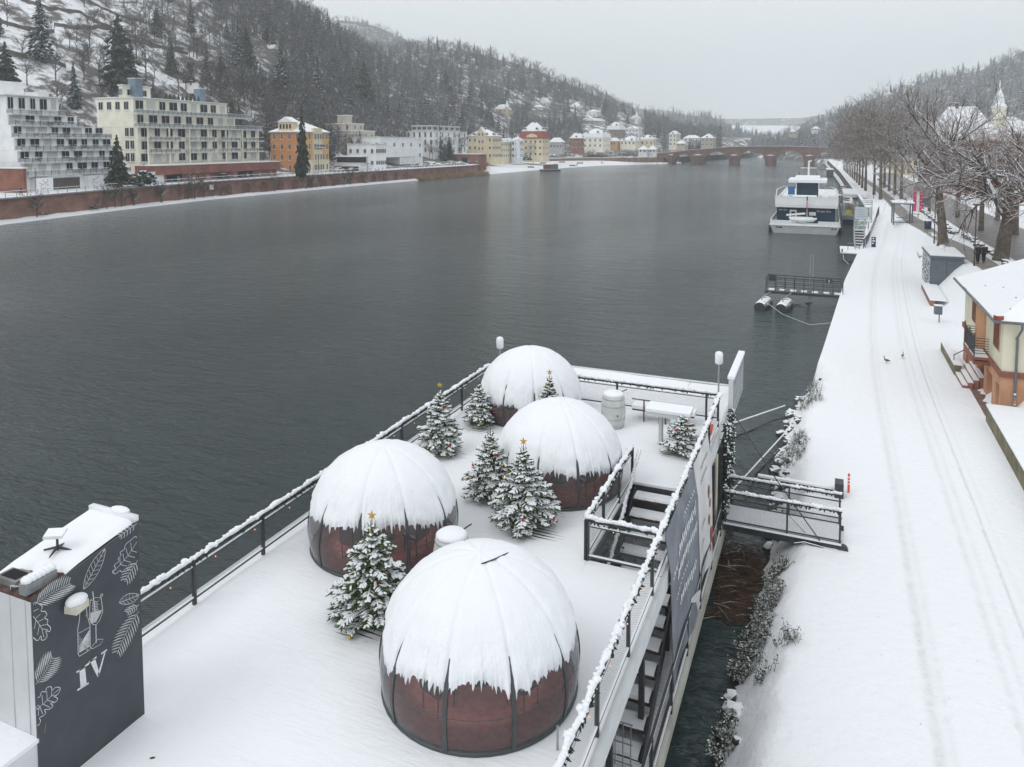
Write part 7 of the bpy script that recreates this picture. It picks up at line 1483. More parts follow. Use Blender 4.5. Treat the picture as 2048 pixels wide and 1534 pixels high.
def railing(name, label, pts, zb, h=.98, post=2.15, first=0., gar=True, net=True, bulbs=True, low=.16, postr=.045, inset=None):
    root = thing(name, label, 'railing', (*pts[0], zb)); 
    for a, b_ in zip(pts, pts[1:]):
        A, B_ = Vector((*a, zb)), Vector((*b_, zb)); L_ = (B_ - A).length; d = (B_ - A) / L_; ang = math.atan2(d.y, d.x)
        t = first
        while t <= L_ + .01:
            q = A + d * t; mb = MB(); mb.box((q.x, q.y, zb + h / 2), (.07, .07, h), ang); mb.build('post', M_darkp, root); t += post
        for z, w in ((h, .05), (h - .13, .03), (low, .045)):
            mb = MB(); c = (A + B_) / 2; mb.box((c.x, c.y, zb + z), (L_, w, w), ang)
            if z == low or z == h - .13: mb.mi = 1; mb.box((c.x, c.y, zb + z + w / 2 + .014), (L_, w * 1.1, .024), ang)
            mb.build('rail', [M_darkp, M_snow], root)
        if net: mb = MB(); mb.quad(A + Vector((0, 0, low)), B_ + Vector((0, 0, low)), B_ + Vector((0, 0, h - .13)), A + Vector((0, 0, h - .13))); mb.build('wire_mesh', M_net, root)
        if gar: garland(root, A + Vector((0, 0, h + .04)), B_ + Vector((0, 0, h + .04)), 0)
        if bulbs:
            t = .6
            while t < L_: q = A + d * t; mb = MB(); mb.blob((q.x + .03, q.y, zb + h - .2 + .03 * math.sin(t * 3)), .016, 6, 4); mb.build('fairy_light', M_bulb, root); t += 1.25
    return root
railing('terrace_railing', 'terrace railing on the river side with snow-topped fir garland, left edge of the pontoon', [(XL, 3.0), (XL, YF)], ZD, first=.15)
railing('terrace_railing', 'far terrace railing with garland across the end of the pontoon', [(XL + .1, YF), (XR - .05, YF)], ZD, first=1.9, post=3.3)
railing('terrace_railing', 'terrace railing with thick snowy garland on the bank side, carrying the banners', [(XR, 3.0), (XR, YF)], ZD, first=.05 + .0)
railing('stair_railing', 'garlanded railing along the river side of the stairwell', [(HX0 - .05, HY0), (HX0 - .05, HY1 + .1)], ZD, post=1.55, low=.1)
railing('stair_railing', 'short garlanded railing across the near end of the stairwell', [(HX0, HY0), (XR - .06, HY0)], ZD, post=3, low=.1)
railing('lower_railing', 'lower-deck railing with snow on its top rail, above the dark channel', [(-3.05, 3.), (-3.05, 25.7)], 1.22, h=1.05, gar=False, bulbs=False, first=.9)
# shelf beyond the far railing: two floodlights on posts, white framed sign
for lb, X, Y in (('white snow-capped floodlight on a thin post at the river-side far corner', -12.6, 28.6), ('white snow-capped floodlight on a post beside the framed sign', -3.75, 29.9)):
    root = thing('floodlight', lb, 'lamp', (X, Y, ZD)); mb = MB(); mb.tube([(X, Y, ZD), (X, Y, ZD + 1.35)], .035, 8); mb.build('post', M_steel, root)
    mb = MB(); mb.box((X, Y, ZD + 1.5), (.22, .16, .3)); mb.build('head', M_fasc, root); mb = MB(); mb.lathe((X, Y, ZD + 1.33), [(.1, 0), (.15, .04), (.155, .38), (.13, .46), (.05, .5)], 14); mb.build('snow_cap', M_snow, root, smooth=True)
root = thing('framed_sign', 'upright white framed sign panel with snow on top at the far corner', 'sign', (-3.1, 29, ZD)); mb = MB(); mb.box2((-3.12, 27.7, 4.5), (-2.96, 31.3, 5.95)); mb.build('frame', M_fasc, root)
mb = MB(); mb.box2((-2.955, 27.85, 4.6), (-2.94, 31.15, 5.85)); mb.build('panel', mat('sign_grey', (.22, .25, .27), .5, .3, 3, 0), root)
mb = MB()
for i in range(7): y = 28.1 + .42 * i; ribbon(mb, [(-2.935, y + .1 * math.sin(k * 1.7 + i), 5.6 - .13 * k) for k in range(7)], .05, (1, 0, 0))
mb.build('lettering', M_white, root); mb = MB(); mb.box2((-3.16, 27.66, 5.954), (-2.92, 31.35, 6.06)); mb.build('snow_cap', M_snow, root)
# banners
def banner(label, y0, y1, z0, z1, m, name='banner'):
    root = thing(name, label, 'banner', (-3.25, (y0 + y1) / 2, z1)); mb = MB(); nx, nz = 14, 12
    def bp(u, v): 
        y = y0 + (y1 - y0) * u; z = z1 + (z0 - z1) * v + .12 * math.sin(u * 5) * v; return Vector((-3.27 + .13 * min(1, v * 4) + .12 * v * v + .04 * v * math.sin(u * 7 + v * 3), y, z))
    for i in range(nx + 1):
        for j in range(nz + 1): mb.v.append(bp(i / nx, j / nz))
    for i in range(nx):
        for j in range(nz): q = i * (nz + 1) + j; mb.f.append((q, q + 1, q + nz + 2, q + nz + 1)); mb.m.append(0)
    for i, (a, b_) in enumerate(list(zip(mb.v, mb.v))[:0]): pass
    n = len(mb.v); fl = len(mb.f); mb.v += [v - Vector((.012, 0, 0)) for v in mb.v]; mb.f += [tuple(reversed([q + n for q in f])) for f in mb.f[:fl]]; mb.m += [0] * fl
    o = mb.build('cloth', m, root, smooth=True); return root, bp
M_bg = mat('banner_grey', (.17, .19, .22), .55, .2, 1.5, .05); M_bw = mat('banner_white', (.62, .62, .62), .55, .08, 1.2, .05)
root, bp = banner('dark grey advertising banner with white handwriting hanging from the bank-side railing', 16.95, 20.9, 1.6, 5.42, M_bg)
def scrawl(mb, bp, u0, u1, v, amp, seed, w=.05, up=.018):
    rg = random.Random(seed); n = int((u1 - u0) * 60); pts_ = [bp(u0 + (u1 - u0) * i / n, v + amp * math.sin(i * 1.9) * rg.uniform(.5, 1.)) + Vector((up, 0, 0)) for i in range(n + 1)]; ribbon(mb, pts_, w, (1, 0, 0))
mb = MB()
for v, u0, u1, am, w in ((.13, .5, .95, .018, .03), (.24, .25, .9, .05, .07), (.38, .2, .92, .05, .08), (.5, .15, .6, .02, .03), (.62, .3, .85, .05, .08), (.3, .05, .2, .03, .05)): scrawl(mb, bp, u0, u1, v, am, int(v * 100), w)
mb.build('handwriting', M_white, root)
mb = MB(); ribbon(mb, [bp(.62, .78) + Vector((.02, 0, 0)), bp(.8, .84) + Vector((.02, 0, 0)), bp(.98, .97) + Vector((.02, 0, 0))], [.1, .25, .6], (1, 0, 0)); mb.build('white_fold', M_bw, root)
root, bp = banner('white advertising banner with orange and red pictures beside the grey one', 20.95, 23.6, 1.7, 5.44, M_bw)
for i, (u, v, r, c_) in enumerate(((.75, .42, .16, (.55, .22, .08)), (.8, .52, .12, (.5, .3, .2)), (.72, .64, .13, (.6, .12, .06)), (.8, .78, .2, (.55, .06, .06)), (.7, .86, .12, (.6, .25, .2)))):
    mb = MB(); q = bp(u, v) + Vector((.025, 0, 0)); mb.v = [(q.x, q.y + r * math.cos(a * .785) * rb.uniform(.8, 1.2), q.z + 1.3 * r * math.sin(a * .785)) for a in range(8)]; mb.f = [tuple(range(8))]; mb.m = [0]; mb.build('picture', mat('banner_print_%d' % i, c_, .6, .4, 6, 0), root)
mb = MB()
for v, u0, u1, am in ((.12, .3, .8, .01), (.2, .2, .7, .012), (.58, .2, .5, .02), (.72, .1, .4, .012)): scrawl(mb, bp, u0, u1, v, am, int(v * 100), .03)
mb.build('small_print', M_darkp, root)
root = thing('orange_sign', 'bright orange looped sign behind the bank-side railing near the far corner', 'sign', (-3.5, 25.6, ZD + .6)); mb = MB()
pts_ = [(-3.45, 25.3 + .1 * i + .14 * math.sin(i * 2.2), ZD + .35 + .06 * i + .1 * math.cos(i * 2.2)) for i in range(11)]; mb.tube(pts_, .035, 5); mb.tube([(-3.45, 25.1, ZD + .22), (-3.45, 25.6, ZD + .15), (-3.45, 26.0, ZD + .3)], .05, 5); mb.build('tubes', mat('orange_letters', (.8, .10, .02), .5, .05), root)
# entrance portal
root = thing('entrance_portal', 'black entrance frame with cream panel and hanging fir garland at the gangway', 'gateway', (-3.1, 26, 1.2))
for y in (25.9, 27.35): mb = MB(); mb.box2((-3.3, y, 1.18), (-3.08, y + .22, 4.11)); mb.build('pillar', M_darkp, root)
mb = MB(); mb.box2((-3.25, 24.9, 1.2), (-3.14, 25.3, 4.1)); mb.build('cream_panel', mat('cream_panel', (.5, .47, .36), .6), root); mb = MB(); mb.box2((-3.28, 24.3, 1.2), (-3.12, 24.5, 4.1)); mb.build('pillar', M_darkp, root)
for y in (26.05, 27.5):
    mb = MB(); s = MB()
    for i in range(330): q = Vector((-2.98 + rb.uniform(-.1, .1), y + rb.uniform(-.13, .13), rb.uniform(1.6, 4.9))); ax = Vector((rb.uniform(-1, 1), rb.uniform(-1, 1), rb.uniform(-1, .3))).normalized() * .12; mb.tube([q, q + ax * .5, q + ax], [.03, .02, .004], 4, False); (i % 3 == 0) and s.blob(q + Vector((.05, 0, .03)), (.035, .045, .03), 6, 4)
    g = mb.build('garland', M_green, root); s.build('garland_snow', M_snow, g)
# gangway to the bank
gz = 1.5; root = thing('gangway', 'steel gangway with garlanded railings from the pontoon to the snowy bank', 'gangway', (-1, 26.5, gz)); gx0, gx1, gy0, gy1 = -3.0, .72, 25.95, 27.2
mb = MB(); mb.box2((gx0, gy0, gz - .1), (gx1, gy1, gz - .02)); mb.mi = 1; mb.box2((gx0, gy0 + .05, gz - .016), (gx1, gy1 - .05, gz + .03)); mb.build('walkway', [M_steel, M_snow], root)
for y in (gy0 - .08, gy1 + .02): mb = MB(); mb.box2((gx0, y, gz - .28), (gx1 + .1, y + .06, gz - .05)); mb.mi = 1; mb.box2((gx0, y - .05, gz - .046), (gx1, y + .07, gz - .02)); mb.build('girder', [M_darkp, M_snow], root)
for y in (gy0, gy1):
    for x in (gx0 + .05, gx0 + 2.05, gx1 - .05): mb = MB(); mb.box((x, y, gz + .5), (.06, .05, 1.1)); mb.build('post', M_darkp, root)
    for z in (1.02, .82, .05): mb = MB(); mb.box(((gx0 + gx1) / 2, y, gz + z), (gx1 - gx0, .035, .035)); mb.build('rail', M_darkp, root)
    mb = MB(); mb.quad((gx0, y, gz + .05), (gx1, y, gz + .05), (gx1, y, gz + .82), (gx0, y, gz + .82)); mb.build('wire_mesh', M_net, root); garland(root, (gx0, y, gz + 1.05), (gx1, y, gz + 1.05), 0)
mb = MB(); mb.tube([(gx1 + .05, gy0 - .12, gz - .2), (gx1 + .05, gy0 + .05, gz - .2)], .16, 14); mb.build('roller', M_darkp, root)
mb = MB(); mb.tube([(.2, gy0 - .15, gz - .2), (-.4, gy0 - .2, gz - .12), (-.7, gy0 - .2, gz - .22)], .03, 5); mb.build('rope_end', M_dark, root)
root = thing('boarding_beam', 'dark horizontal steel beam with bracket behind the gangway', 'beam', (-.5, 30.3, 1.4)); mb = MB(); mb.box2((-2.2, 29.9, 1.3), (.7, 30.05, 1.52)); mb.mi = 1; mb.box2((-2.2, 29.88, 1.524), (.7, 30.07, 1.6)); mb.build('beam', [M_darkp, M_snow], root); mb = MB(); mb.box2((.55, 29.7, 1.0), (.85, 30.2, 1.85)); mb.build('bracket', M_darkp, root)
a0 = PX(1470, 845, -3.0); e0 = P(1570, 811, 1.); a1 = Vector((-2.95, 28.3, 1.6)); e1 = P(1577, 858, 1.)
for lb, a, b_, r, m in (('upper snow-covered mooring pole reaching from the pontoon to the rocks', a0, e0, .03, mat('snowy_rail', (.4, .42, .43))), ('lower snow-covered mooring pole reaching to the shore below the upper one', a1, e1, .03, mat('snowy_rail', (.4, .42, .43)))):
    mb = MB(); mb.tube([a, b_], r, 6); tag(mb.build('mooring_pole', m), lb, 'mooring pole')
mb = MB(); q0 = PX(1461, 818, -3.0); q2 = Vector((.1, 25.85, 1.45)); mb.tube([q0, q0.lerp(q2, .5) - Vector((0, 0, .1)), q2], .02, 5); tag(mb.build('cable', M_darkp), 'dark taut cable running down from the sign corner to the foot of the gangway', 'cable')
mb = MB(); q0 = Vector((-2.95, 27.9, 3.0)); mb.tube([q0, (-1.2, 26.9, 1.9), (-.1, 25.86, 1.4)], .011, 4); tag(mb.build('cable', M_darkp), 'thinner cable left of the dark taut one, crossing behind the gangway rails', 'cable')
for pts_, lb in (([P(1466, 875, 0), P(1500, 862, 0), P(1545, 842, .1), P(1572, 835, .4)], 'dark sagging rope floating between pontoon and rocks'), ([P(1490, 1000, 0), P(1510, 950, 0), P(1545, 915, .05), P(1560, 900, .4)], 'short dark rope in the water just beyond the gangway')):
    mb = MB(); mb.tube([Vector(q) + Vector((0, 0, .02)) for q in pts_], .035, 5); tag(mb.build('rope', M_wood), lb, 'rope')
# ------------------------------------------------------------------ transparent domes
RD, ZC = 1.85, 5.0
M_pvc = trans_mat('clear_pvc', (.75, .77, .8), .055)
_n = M_pvc.node_tree; _p = [q for q in _n.nodes if q.type == 'BSDF_PRINCIPLED'][0]; _p.inputs['Roughness'].default_value = .06
_w = _n.nodes.new('ShaderNodeTexNoise'); _w.inputs['Scale'].default_value = 2.2; _w.inputs['Detail'].default_value = 3; _t = _n.nodes.new('ShaderNodeTexCoord'); _n.links.new(_t.outputs['Object'], _w.inputs[0]); _b = _n.nodes.new('ShaderNodeBump'); _b.inputs['Strength'].default_value = .7; _b.inputs['Distance'].default_value = .16; [setattr(q.inputs[1], 'default_value', .85) for q in _n.nodes if q.type == 'MATH' and q.operation == 'MULTIPLY_ADD']; _n.links.new(_w.outputs[0], _b.inputs['Height']); _n.links.new(_b.outputs[0], _p.inputs['Normal']); M_rib = mat('rib_grey', (.06, .068, .07), .45, .1, 3, 0); M_carpet = mat('red_carpet', (.36, .10, .085), .9, .35, 9, .3, 60, dirt=(.5, .16, .13))
def sph(c, az, lat, r): return Vector((c[0] + r * math.cos(lat) * math.cos(az), c[1] + r * math.cos(lat) * math.sin(az), ZC + r * math.sin(lat)))
def dome(label, X, Y, az0, lat0, seed, flip=0):
    root = thing('dining_dome', label, 'dome tent', (X, Y, ZD)); c = (X, Y); cam_az = math.atan2(-Y, -X); rg = random.Random(seed); latb = math.asin((ZD - ZC) / RD)
    mb = MB(); nA, nL = 72, 18; lats = [latb + (math.pi / 2 - latb) * j / nL for j in range(nL + 1)]
    for a in range(nA):
        for l in lats[:-1]: mb.v.append(sph(c, 6.28319 * a / nA, l, RD))
    mb.v.append(sph(c, 0, math.pi / 2, RD)); n = nL
    for a in range(nA):
        b_ = (a + 1) % nA
        for j in range(nL - 1): mb.f.append((a * n + j, b_ * n + j, b_ * n + j + 1, a * n + j + 1))
        mb.f.append((a * n + nL - 1, b_ * n + nL - 1, nA * n))
    mb.m = [0] * len(mb.f); mb.build('clear_cover', M_pvc, root, smooth=True)
    ribs = [az0 + math.radians(36) * i for i in range(10)]
    for az in ribs:
        mb = MB(); pts_ = [sph(c, az, latb + (math.radians(86) - latb) * i / 26, RD + .012) for i in range(27)]; side = Vector((-math.sin(az), math.cos(az), 0)); vs = []
        for i, p in enumerate(pts_):
            o_ = (p - Vector((X, Y, ZC))).normalized(); vs += [p + side * .038 - o_ * .02, p + side * .038 + o_ * .012, p - side * .038 + o_ * .012, p - side * .038 - o_ * .02]
        mb.add(vs, [(i * 4 + j, i * 4 + (j + 1) % 4, i * 4 + 4 + (j + 1) % 4, i * 4 + 4 + j) for i in range(26) for j in range(4)]); mb.build('rib', M_rib, root)
    rb_ = RD * math.cos(latb)
    mb = MB(); mb.tube([(X + rb_ * math.cos(a * math.pi / 24), Y + rb_ * math.sin(a * math.pi / 24), ZD + .03) for a in range(49)], .05, 6, False); mb.build('base_ring', M_rib, root, smooth=True)
    mb = MB(); mb.lathe((X, Y, ZD + .03), [(rb_ - .02, 0), (rb_ - .02, .02)], 48); mb.build('carpet', M_carpet, root)
    # snow cap
    NA = 540; rows_ = 30; mb = MB(); teeth = [rg.random() for _ in range(NA)]
    def edge_lat(az):
        d = abs((az - cam_az + math.pi) % (2 * math.pi) - math.pi); e = lat0 - math.radians(4) * sm((d - .6) / .5) + math.radians(5) * sm((d - 1.3) / .4)
        n1 = mn.noise(Vector((az * 2.3, seed * 7.3, 0))) * .15; n2 = mn.noise(Vector((az * 14, seed, 3))) * .05; k = mn.noise(Vector((az * 38, seed, 9))); k2 = mn.noise(Vector((az * 75, seed, 19))); tooth = (max(0, k) ** 1.2 * .2 + max(0, k2) ** 1.5 * .12) * (1 - .5 * sm((d - .9) / .4)); return e + n1 + n2 - tooth
    def groove(az, lat):
        d = min(abs((az - r_ + math.pi) % (2 * math.pi) - math.pi) for r_ in ribs) * math.cos(lat) * RD
        t = 1 - sm((lat - .35) / 1.0); return math.exp(-(d / .04) ** 2) * (.012 + .07 * t ** 3) - .006 * math.exp(-((d - .12) / .08) ** 2)
    for a in range(NA):
        az = 6.2831853 * a / NA; el = edge_lat(az)
        for j in range(rows_):
            t = j / (rows_ - 1.); lat = el + (math.radians(89) - el) * t ** 1.25; th = .085 * sm((lat - el) / .10) ** .5 if j else .004
            th = th * (.75 + .35 * sm((lat - el) / .5)) - groove(az, lat) * min(1, th / .05); th += .014 * mn.noise(sph((0, 0), az, lat, 7.)) * (1 if lat > el + .5 else 1.9) + .010 * mn.noise(sph((0, 0), az, lat, 26.)) * (1 - sm((lat - el - .15) / .6))
            mb.v.append(sph(c, az, lat, RD + .004 + max(-.012, th)))
    mb.v.append(sph(c, 0, math.pi / 2, RD + .095))
    for a in range(NA):
        b_ = (a + 1) % NA
        for j in range(rows_ - 1): mb.f.append((a * rows_ + j, b_ * rows_ + j, b_ * rows_ + j + 1, a * rows_ + j + 1))
        mb.f.append((a * rows_ + rows_ - 1, b_ * rows_ + rows_ - 1, NA * rows_))
    mb.m = [0] * len(mb.f); mb.build('snow_cap', M_snowdome, root, smooth=True)
    # furniture
    mb = MB(); mb.tube([sph(c, a * math.pi / 24, math.radians(4), RD - .03) for a in range(49)], .008, 5, False); mb.build('inner_hoop', M_rib, root, smooth=True)
    tb = MB(); tb.tube([(X, Y, ZD + .05), (X, Y, ZD + .72)], .05, 8); tb.lathe((X, Y, ZD + .72), [(.5, 0), (.5, .035)], 24); tb.lathe((X, Y, ZD + .05), [(.28, 0), (.05, .04)], 16); to = tb.build('table', M_wood, root); la = MB(); la.lathe((X + .1, Y, ZD + .76), [(.06, 0), (.06, .16), (.03, .2)], 10); la.build('lantern', M_white, to)
    for k in range(4):
        a = cam_az + .8 + k * 1.57; cx, cy = X + 1.05 * math.cos(a), Y + 1.05 * math.sin(a); ch = MB(); ch.box((cx, cy, ZD + .46), (.46, .46, .06), a); ch.box((cx + .22 * math.cos(a), cy + .22 * math.sin(a), ZD + .72), (.05, .44, .5), a)
        for sx in (-.19, .19):
            for sy in (-.19, .19): q = Matrix.Rotation(a, 3, 'Z') @ Vector((sx, sy, 0)); ch.tube([(cx + q.x, cy + q.y, ZD + .05), (cx + q.x, cy + q.y, ZD + .46)], .015, 5)
        co = ch.build('chair', mat('dark_red_chair', (.06, .018, .018), .7, .2), root); bl = MB(); bl.box((cx, cy, ZD + .51), (.4, .42, .05), a); bl.build('blanket', mat('pale_blanket', (.45, .36, .33), .9, .2, 8, .4), co)
    return root
M_snowdome = mat('dome_snow', SNOWC, .62, .01, 3, .3, 14, spec=.25)
dA = dome('nearest and largest-looking snow-capped dome, with a dark strap on top', -5.75, 12.12, math.radians(-11), math.radians(19), 1)
mb = MB(); mb.tube([sph((-5.75, 12.12), math.radians(-60), math.radians(80), RD + .1), sph((-5.75, 12.12), math.radians(-20), math.radians(80), RD + .12), sph((-5.75, 12.12), math.radians(35), math.radians(74), RD + .1)], .014, 5); mb.build('strap', M_darkp, dA)
dome('snow-capped dome nearest the river-side railing, behind the tree with a gold star', -10.09, 15.65, math.radians(-4), math.radians(20), 2)
dome('snow-capped dome in the middle of the terrace beside the stairwell', -7.1, 20.45, math.radians(-18), math.radians(15), 3)
dome('farthest snow-capped dome at the river-side far corner', -9.99, 25.5, math.radians(8), math.radians(10), 4)
# ------------------------------------------------------------------ decorated fir trees
M_fir = mat('fir_needles', (.05, .085, .022), .8, .5, 14, .4, 70); M_red = mat('red_bauble', (.5, .01, .012), .15, .1, 1, 0); M_gold = mat('gold_bauble', (.55, .38, .08), .3, .1, 1, 0); M_star = mat('gold_star', (.55, .33, .06), .4, .15, 5, 0)
def xmas(label, X, Y, h, R, seed, star=True, stand=True, cov=.8, lift=.18, name='fir_tree'):
    rg = random.Random(seed); root = thing(name, label, 'christmas tree', (X, Y, ZD)); z0 = ZD + .28
    mb = MB(); mb.tube([(X, Y, ZD), (X, Y, z0 + h * .5), (X, Y, z0 + h * .95)], [.035, .02, .006], 6); mb.build('trunk', M_wood, root)
    g, s = MB(), MB(); nw = int(h / .105); tips = []
    for i in range(nw):
        t = i / (nw - 1.); z = z0 + h * .9 * t; L_ = R * (1 - t) ** .82 * (1 if t > .08 else .85) + .05; nb = max(5, int(12 * (1 - t) + 4)); a0 = rg.random() * 6.28
        for k in range(nb):
            a = a0 + 6.283 * k / nb + rg.uniform(-.2, .2); L2 = L_ * rg.uniform(.6, 1.15); d = Vector((math.cos(a), math.sin(a), 0)); side = Vector((-d.y, d.x, 0)); up0 = -.08 + .55 * t ** 1.2 + lift * rg.uniform(0, 1)
            zj = z + rg.uniform(-.05, .05); P_ = [Vector((X, Y, zj)) + d * L2 * u + Vector((0, 0, L2 * (up0 * u - .42 * u * u + .22 * u ** 3))) for u in (0, .25, .5, .75, 1.)]
            g.tube(P_, [.012, .028, .028, .024, .006], 4, False); tips.append(P_[4])
            n2 = max(3, int(L2 / .07))
            for j in range(n2):
                u = .18 + .8 * j / n2; q = P_[min(3, int(u * 4))].lerp(P_[min(4, int(u * 4) + 1)], u * 4 - int(u * 4)); tl = L2 * .34 * (1.15 - u) + .045
                for sg in (-1, 1):
                    dv = (d * .75 + side * sg * rg.uniform(.6, 1.) + Vector((0, 0, rg.uniform(-.25, .12)))).normalized(); tl2 = tl * rg.uniform(.7, 1.2); e = q + dv * tl2; md = q.lerp(e, .5)
                    g.tube([q, md, e + dv * .03], [.018, .026, .004], 4, False)
                    if rg.random() < cov * .85: o_ = Vector((0, 0, .017)); s.tube([q + o_, md + o_ * 1.2, q.lerp(e, .9) + o_ * .8], [.012, .028, .015], 5, True)
            if rg.random() < cov * .9: o_ = Vector((0, 0, .024)); s.tube([p + o_ for p in P_[1:]], [.016, .027, .024, .01], 5, True)
    for k in range(5): a = k * 1.256; g.tube([(X, Y, z0 + h * .86), (X + .1 * math.cos(a), Y + .1 * math.sin(a), z0 + h * .97)], [.014, .005], 4, False)
    g.tube([(X, Y, z0 + h * .88), (X, Y, z0 + h * 1.02)], [.016, .008], 5); g.build('branches', M_fir, root); s.build('branch_snow', M_snow, root, smooth=True)
    for k in range(11):
        p = rg.choice(tips); ml = M_red if k % 2 == 0 else M_gold; mb = MB(); mb.blob(p + Vector((0, 0, -.03)), .038, 8, 6); mb.build('bauble', ml, root, smooth=True)
    if star:
        mb = MB(); c = Vector((X, Y, z0 + h * 1.05)); vs = [c + Matrix.Rotation(YAW * .7, 3, 'Z') @ Vector((math.sin(i * math.pi / 5) * (.115 if i % 2 == 0 else .045), 0, math.cos(i * math.pi / 5) * (.115 if i % 2 == 0 else .045))) for i in range(10)]; mb.v = vs + [c + Vector((0, -.03, 0)), c + Vector((0, .03, 0))]; mb.f = [(i, (i + 1) % 10, 10) for i in range(10)] + [((i + 1) % 10, i, 11) for i in range(10)]; mb.m = [0] * 20; mb.build('star', M_star, root)
    mb = MB()
    if stand: mb.lathe((X + .03, Y - .05, ZD), [(.34, .02), (.34, .07), (.12, .1), (.05, .2)], 20)
    else: mb.lathe((X, Y, ZD), [(.17, .02), (.15, .28)], 12)
    mb.build('stand', mat('stone_stand', (.36, .34, .29), .8, .2, 5, .2) if stand else M_darkp, root); return root
xmas('star-topped fir with red and gold baubles in front of the river-side dome', -8.62, 12.9, 1.85, .95, 1, True, False, .72)
xmas('star-topped fir with round stone stand in the middle of the terrace', -7.15, 17.75, 1.85, 1.0, 2, True, True, .85)
xmas('fir without a star standing close behind the star-topped middle one', -8.55, 18.75, 1.7, .82, 3, False, False, .85)
xmas('tall fir by the river-side railing with a thin star on top', -11.35, 20.95, 1.85, .82, 4, True, True, .95)
xmas('smallest fir on a stone disc between the railing and the farthest dome', -11.2, 23.6, 1.25, .62, 5, False, True, .95)
xmas('star-topped fir half hidden behind the middle dome', -8.55, 23.6, 1.85, .62, 6, True, False, .6)
xmas('low wide fir beside the white high table at the bank-side railing', -4.12, 23.95, .95, .72, 7, False, False, .8)
# ------------------------------------------------------------------ barrels, table, bench
def barrel(label, X, Y, r, h, handle=0.):
    root = thing('barrel', label, 'barrel', (X, Y, ZD)); mb = MB(); mb.lathe((X, Y, ZD), [(r * .82, 0), (r * .95, h * .2), (r, h * .45), (r, h * .55), (r * .95, h * .8), (r * .84, h)], 22); mb.build('staves', mat('whitewashed_wood', (.52, .54, .52), .8, .2, 4, .4, 9, dirt=(.62, .64, .63)), root, smooth=True)
    for t in (.08, .3, .7, .92): rr_ = r * (.86 + .14 * math.sin(math.pi * t)) + .008; mb = MB(); mb.lathe((X, Y, ZD + h * t - .02), [(rr_, 0), (rr_, .045)], 22); mb.build('hoop', mat('pale_hoop', (.42, .45, .45), .6, .2, 5), root)
    mb = MB(); mb.lathe((X, Y, ZD + h), [(r * .84, 0), (r * .86, .05), (r * .7, .1), (.02, .12)], 22); mb.build('snow_cap', M_snow, root, smooth=True)
    mb = MB(); a = math.atan2(-Y, -X) + .35; mb.blob((X + r * math.cos(a) * .99, Y + r * math.sin(a) * .99, ZD + h * .45), .03, 6, 4); mb.build('bung_hole', M_black, root)
    mb = MB(); a += 1.7; mb.tube([(X + r * .6 * math.cos(a), Y + r * .6 * math.sin(a), ZD + h + .06), (X + r * 1.25 * math.cos(a), Y + r * 1.25 * math.sin(a), ZD + h + .14)], .018, 5); mb.build('handle', M_wood, root)
q = P(903, 1068, ZD + 1.1); barrel('white barrel table behind the nearest dome', q.x, q.y, .42, 1.05); barrel('white barrel table standing alone at the far end by the railing', -6.78, 25.35, .43, 1.12)
root = thing('high_table', 'white high table with thick snow on top near the far bank-side corner', 'table', (-4.9, 24.6, ZD)); tx0, tx1, ty0, ty1 = -5.35, -3.95, 24.2, 24.95
mb = MB(); mb.box2((tx0, ty0, ZD + .98), (tx1, ty1, ZD + 1.12)); mb.build('top', M_fasc, root); mb = MB(); mb.box2((tx0 - .03, ty0 - .03, ZD + 1.124), (tx1 + .03, ty1 + .03, ZD + 1.22)); mb.build('top_snow', M_snow, root)
for x in (tx0 + .42, tx1 - .3): mb = MB(); mb.box((x, (ty0 + ty1) / 2, ZD + .49), (.1, .3, .97)); mb.build('leg', M_fasc, root)
root = thing('white_chair', 'white metal chair half hidden behind the high table', 'chair', (-4.55, 25.2, ZD)); mb = MB(); mb.box((-4.55, 25.2, ZD + .45), (.4, .4, .05)); mb.mi = 1; mb.box((-4.55, 25.2, ZD + .5), (.38, .38, .05)); mb.build('seat', [M_white, M_snow], root)
for x in (-4.73, -4.37):
    for y in (25.02, 25.38): mb = MB(); mb.tube([(x, y, ZD), (x, y, ZD + (.9 if y > 25.2 else .45))], .014, 5); mb.build('leg', M_white, root)
mb = MB(); mb.box((-4.55, 25.38, ZD + .8), (.36, .03, .2)); mb.build('backrest', M_white, root)
root = thing('terrace_bench', 'long low bench frame with snowy seat along the far railing', 'bench', (-5.5, 26.3, ZD)); a, b_ = PY(1264, 792, 26.2), PY(1388, 809, 26.2)
mb = MB(); mb.tube([(a.x, 26.2, ZD + .78), (b_.x, 26.2, ZD + .78)], .022, 5); mb.build('back_rail', mat('brown_steel', (.10, .06, .055), .6), root)
for t in (.2, .45, .55, .85): x = a.x + (b_.x - a.x) * t; mb = MB(); mb.box((x, 26.2, ZD + .39), (.045, .045, .78)); mb.build('upright', mat('brown_steel', (.10, .06, .055)), root)
mb = MB(); mb.box2((a.x, 26.25, ZD + .34), (b_.x, 26.75, ZD + .4)); mb.mi = 1; mb.box2((a.x - .02, 26.23, ZD + .404), (b_.x + .02, 26.77, ZD + .52)); mb.build('seat', [M_wood, M_snow], root)
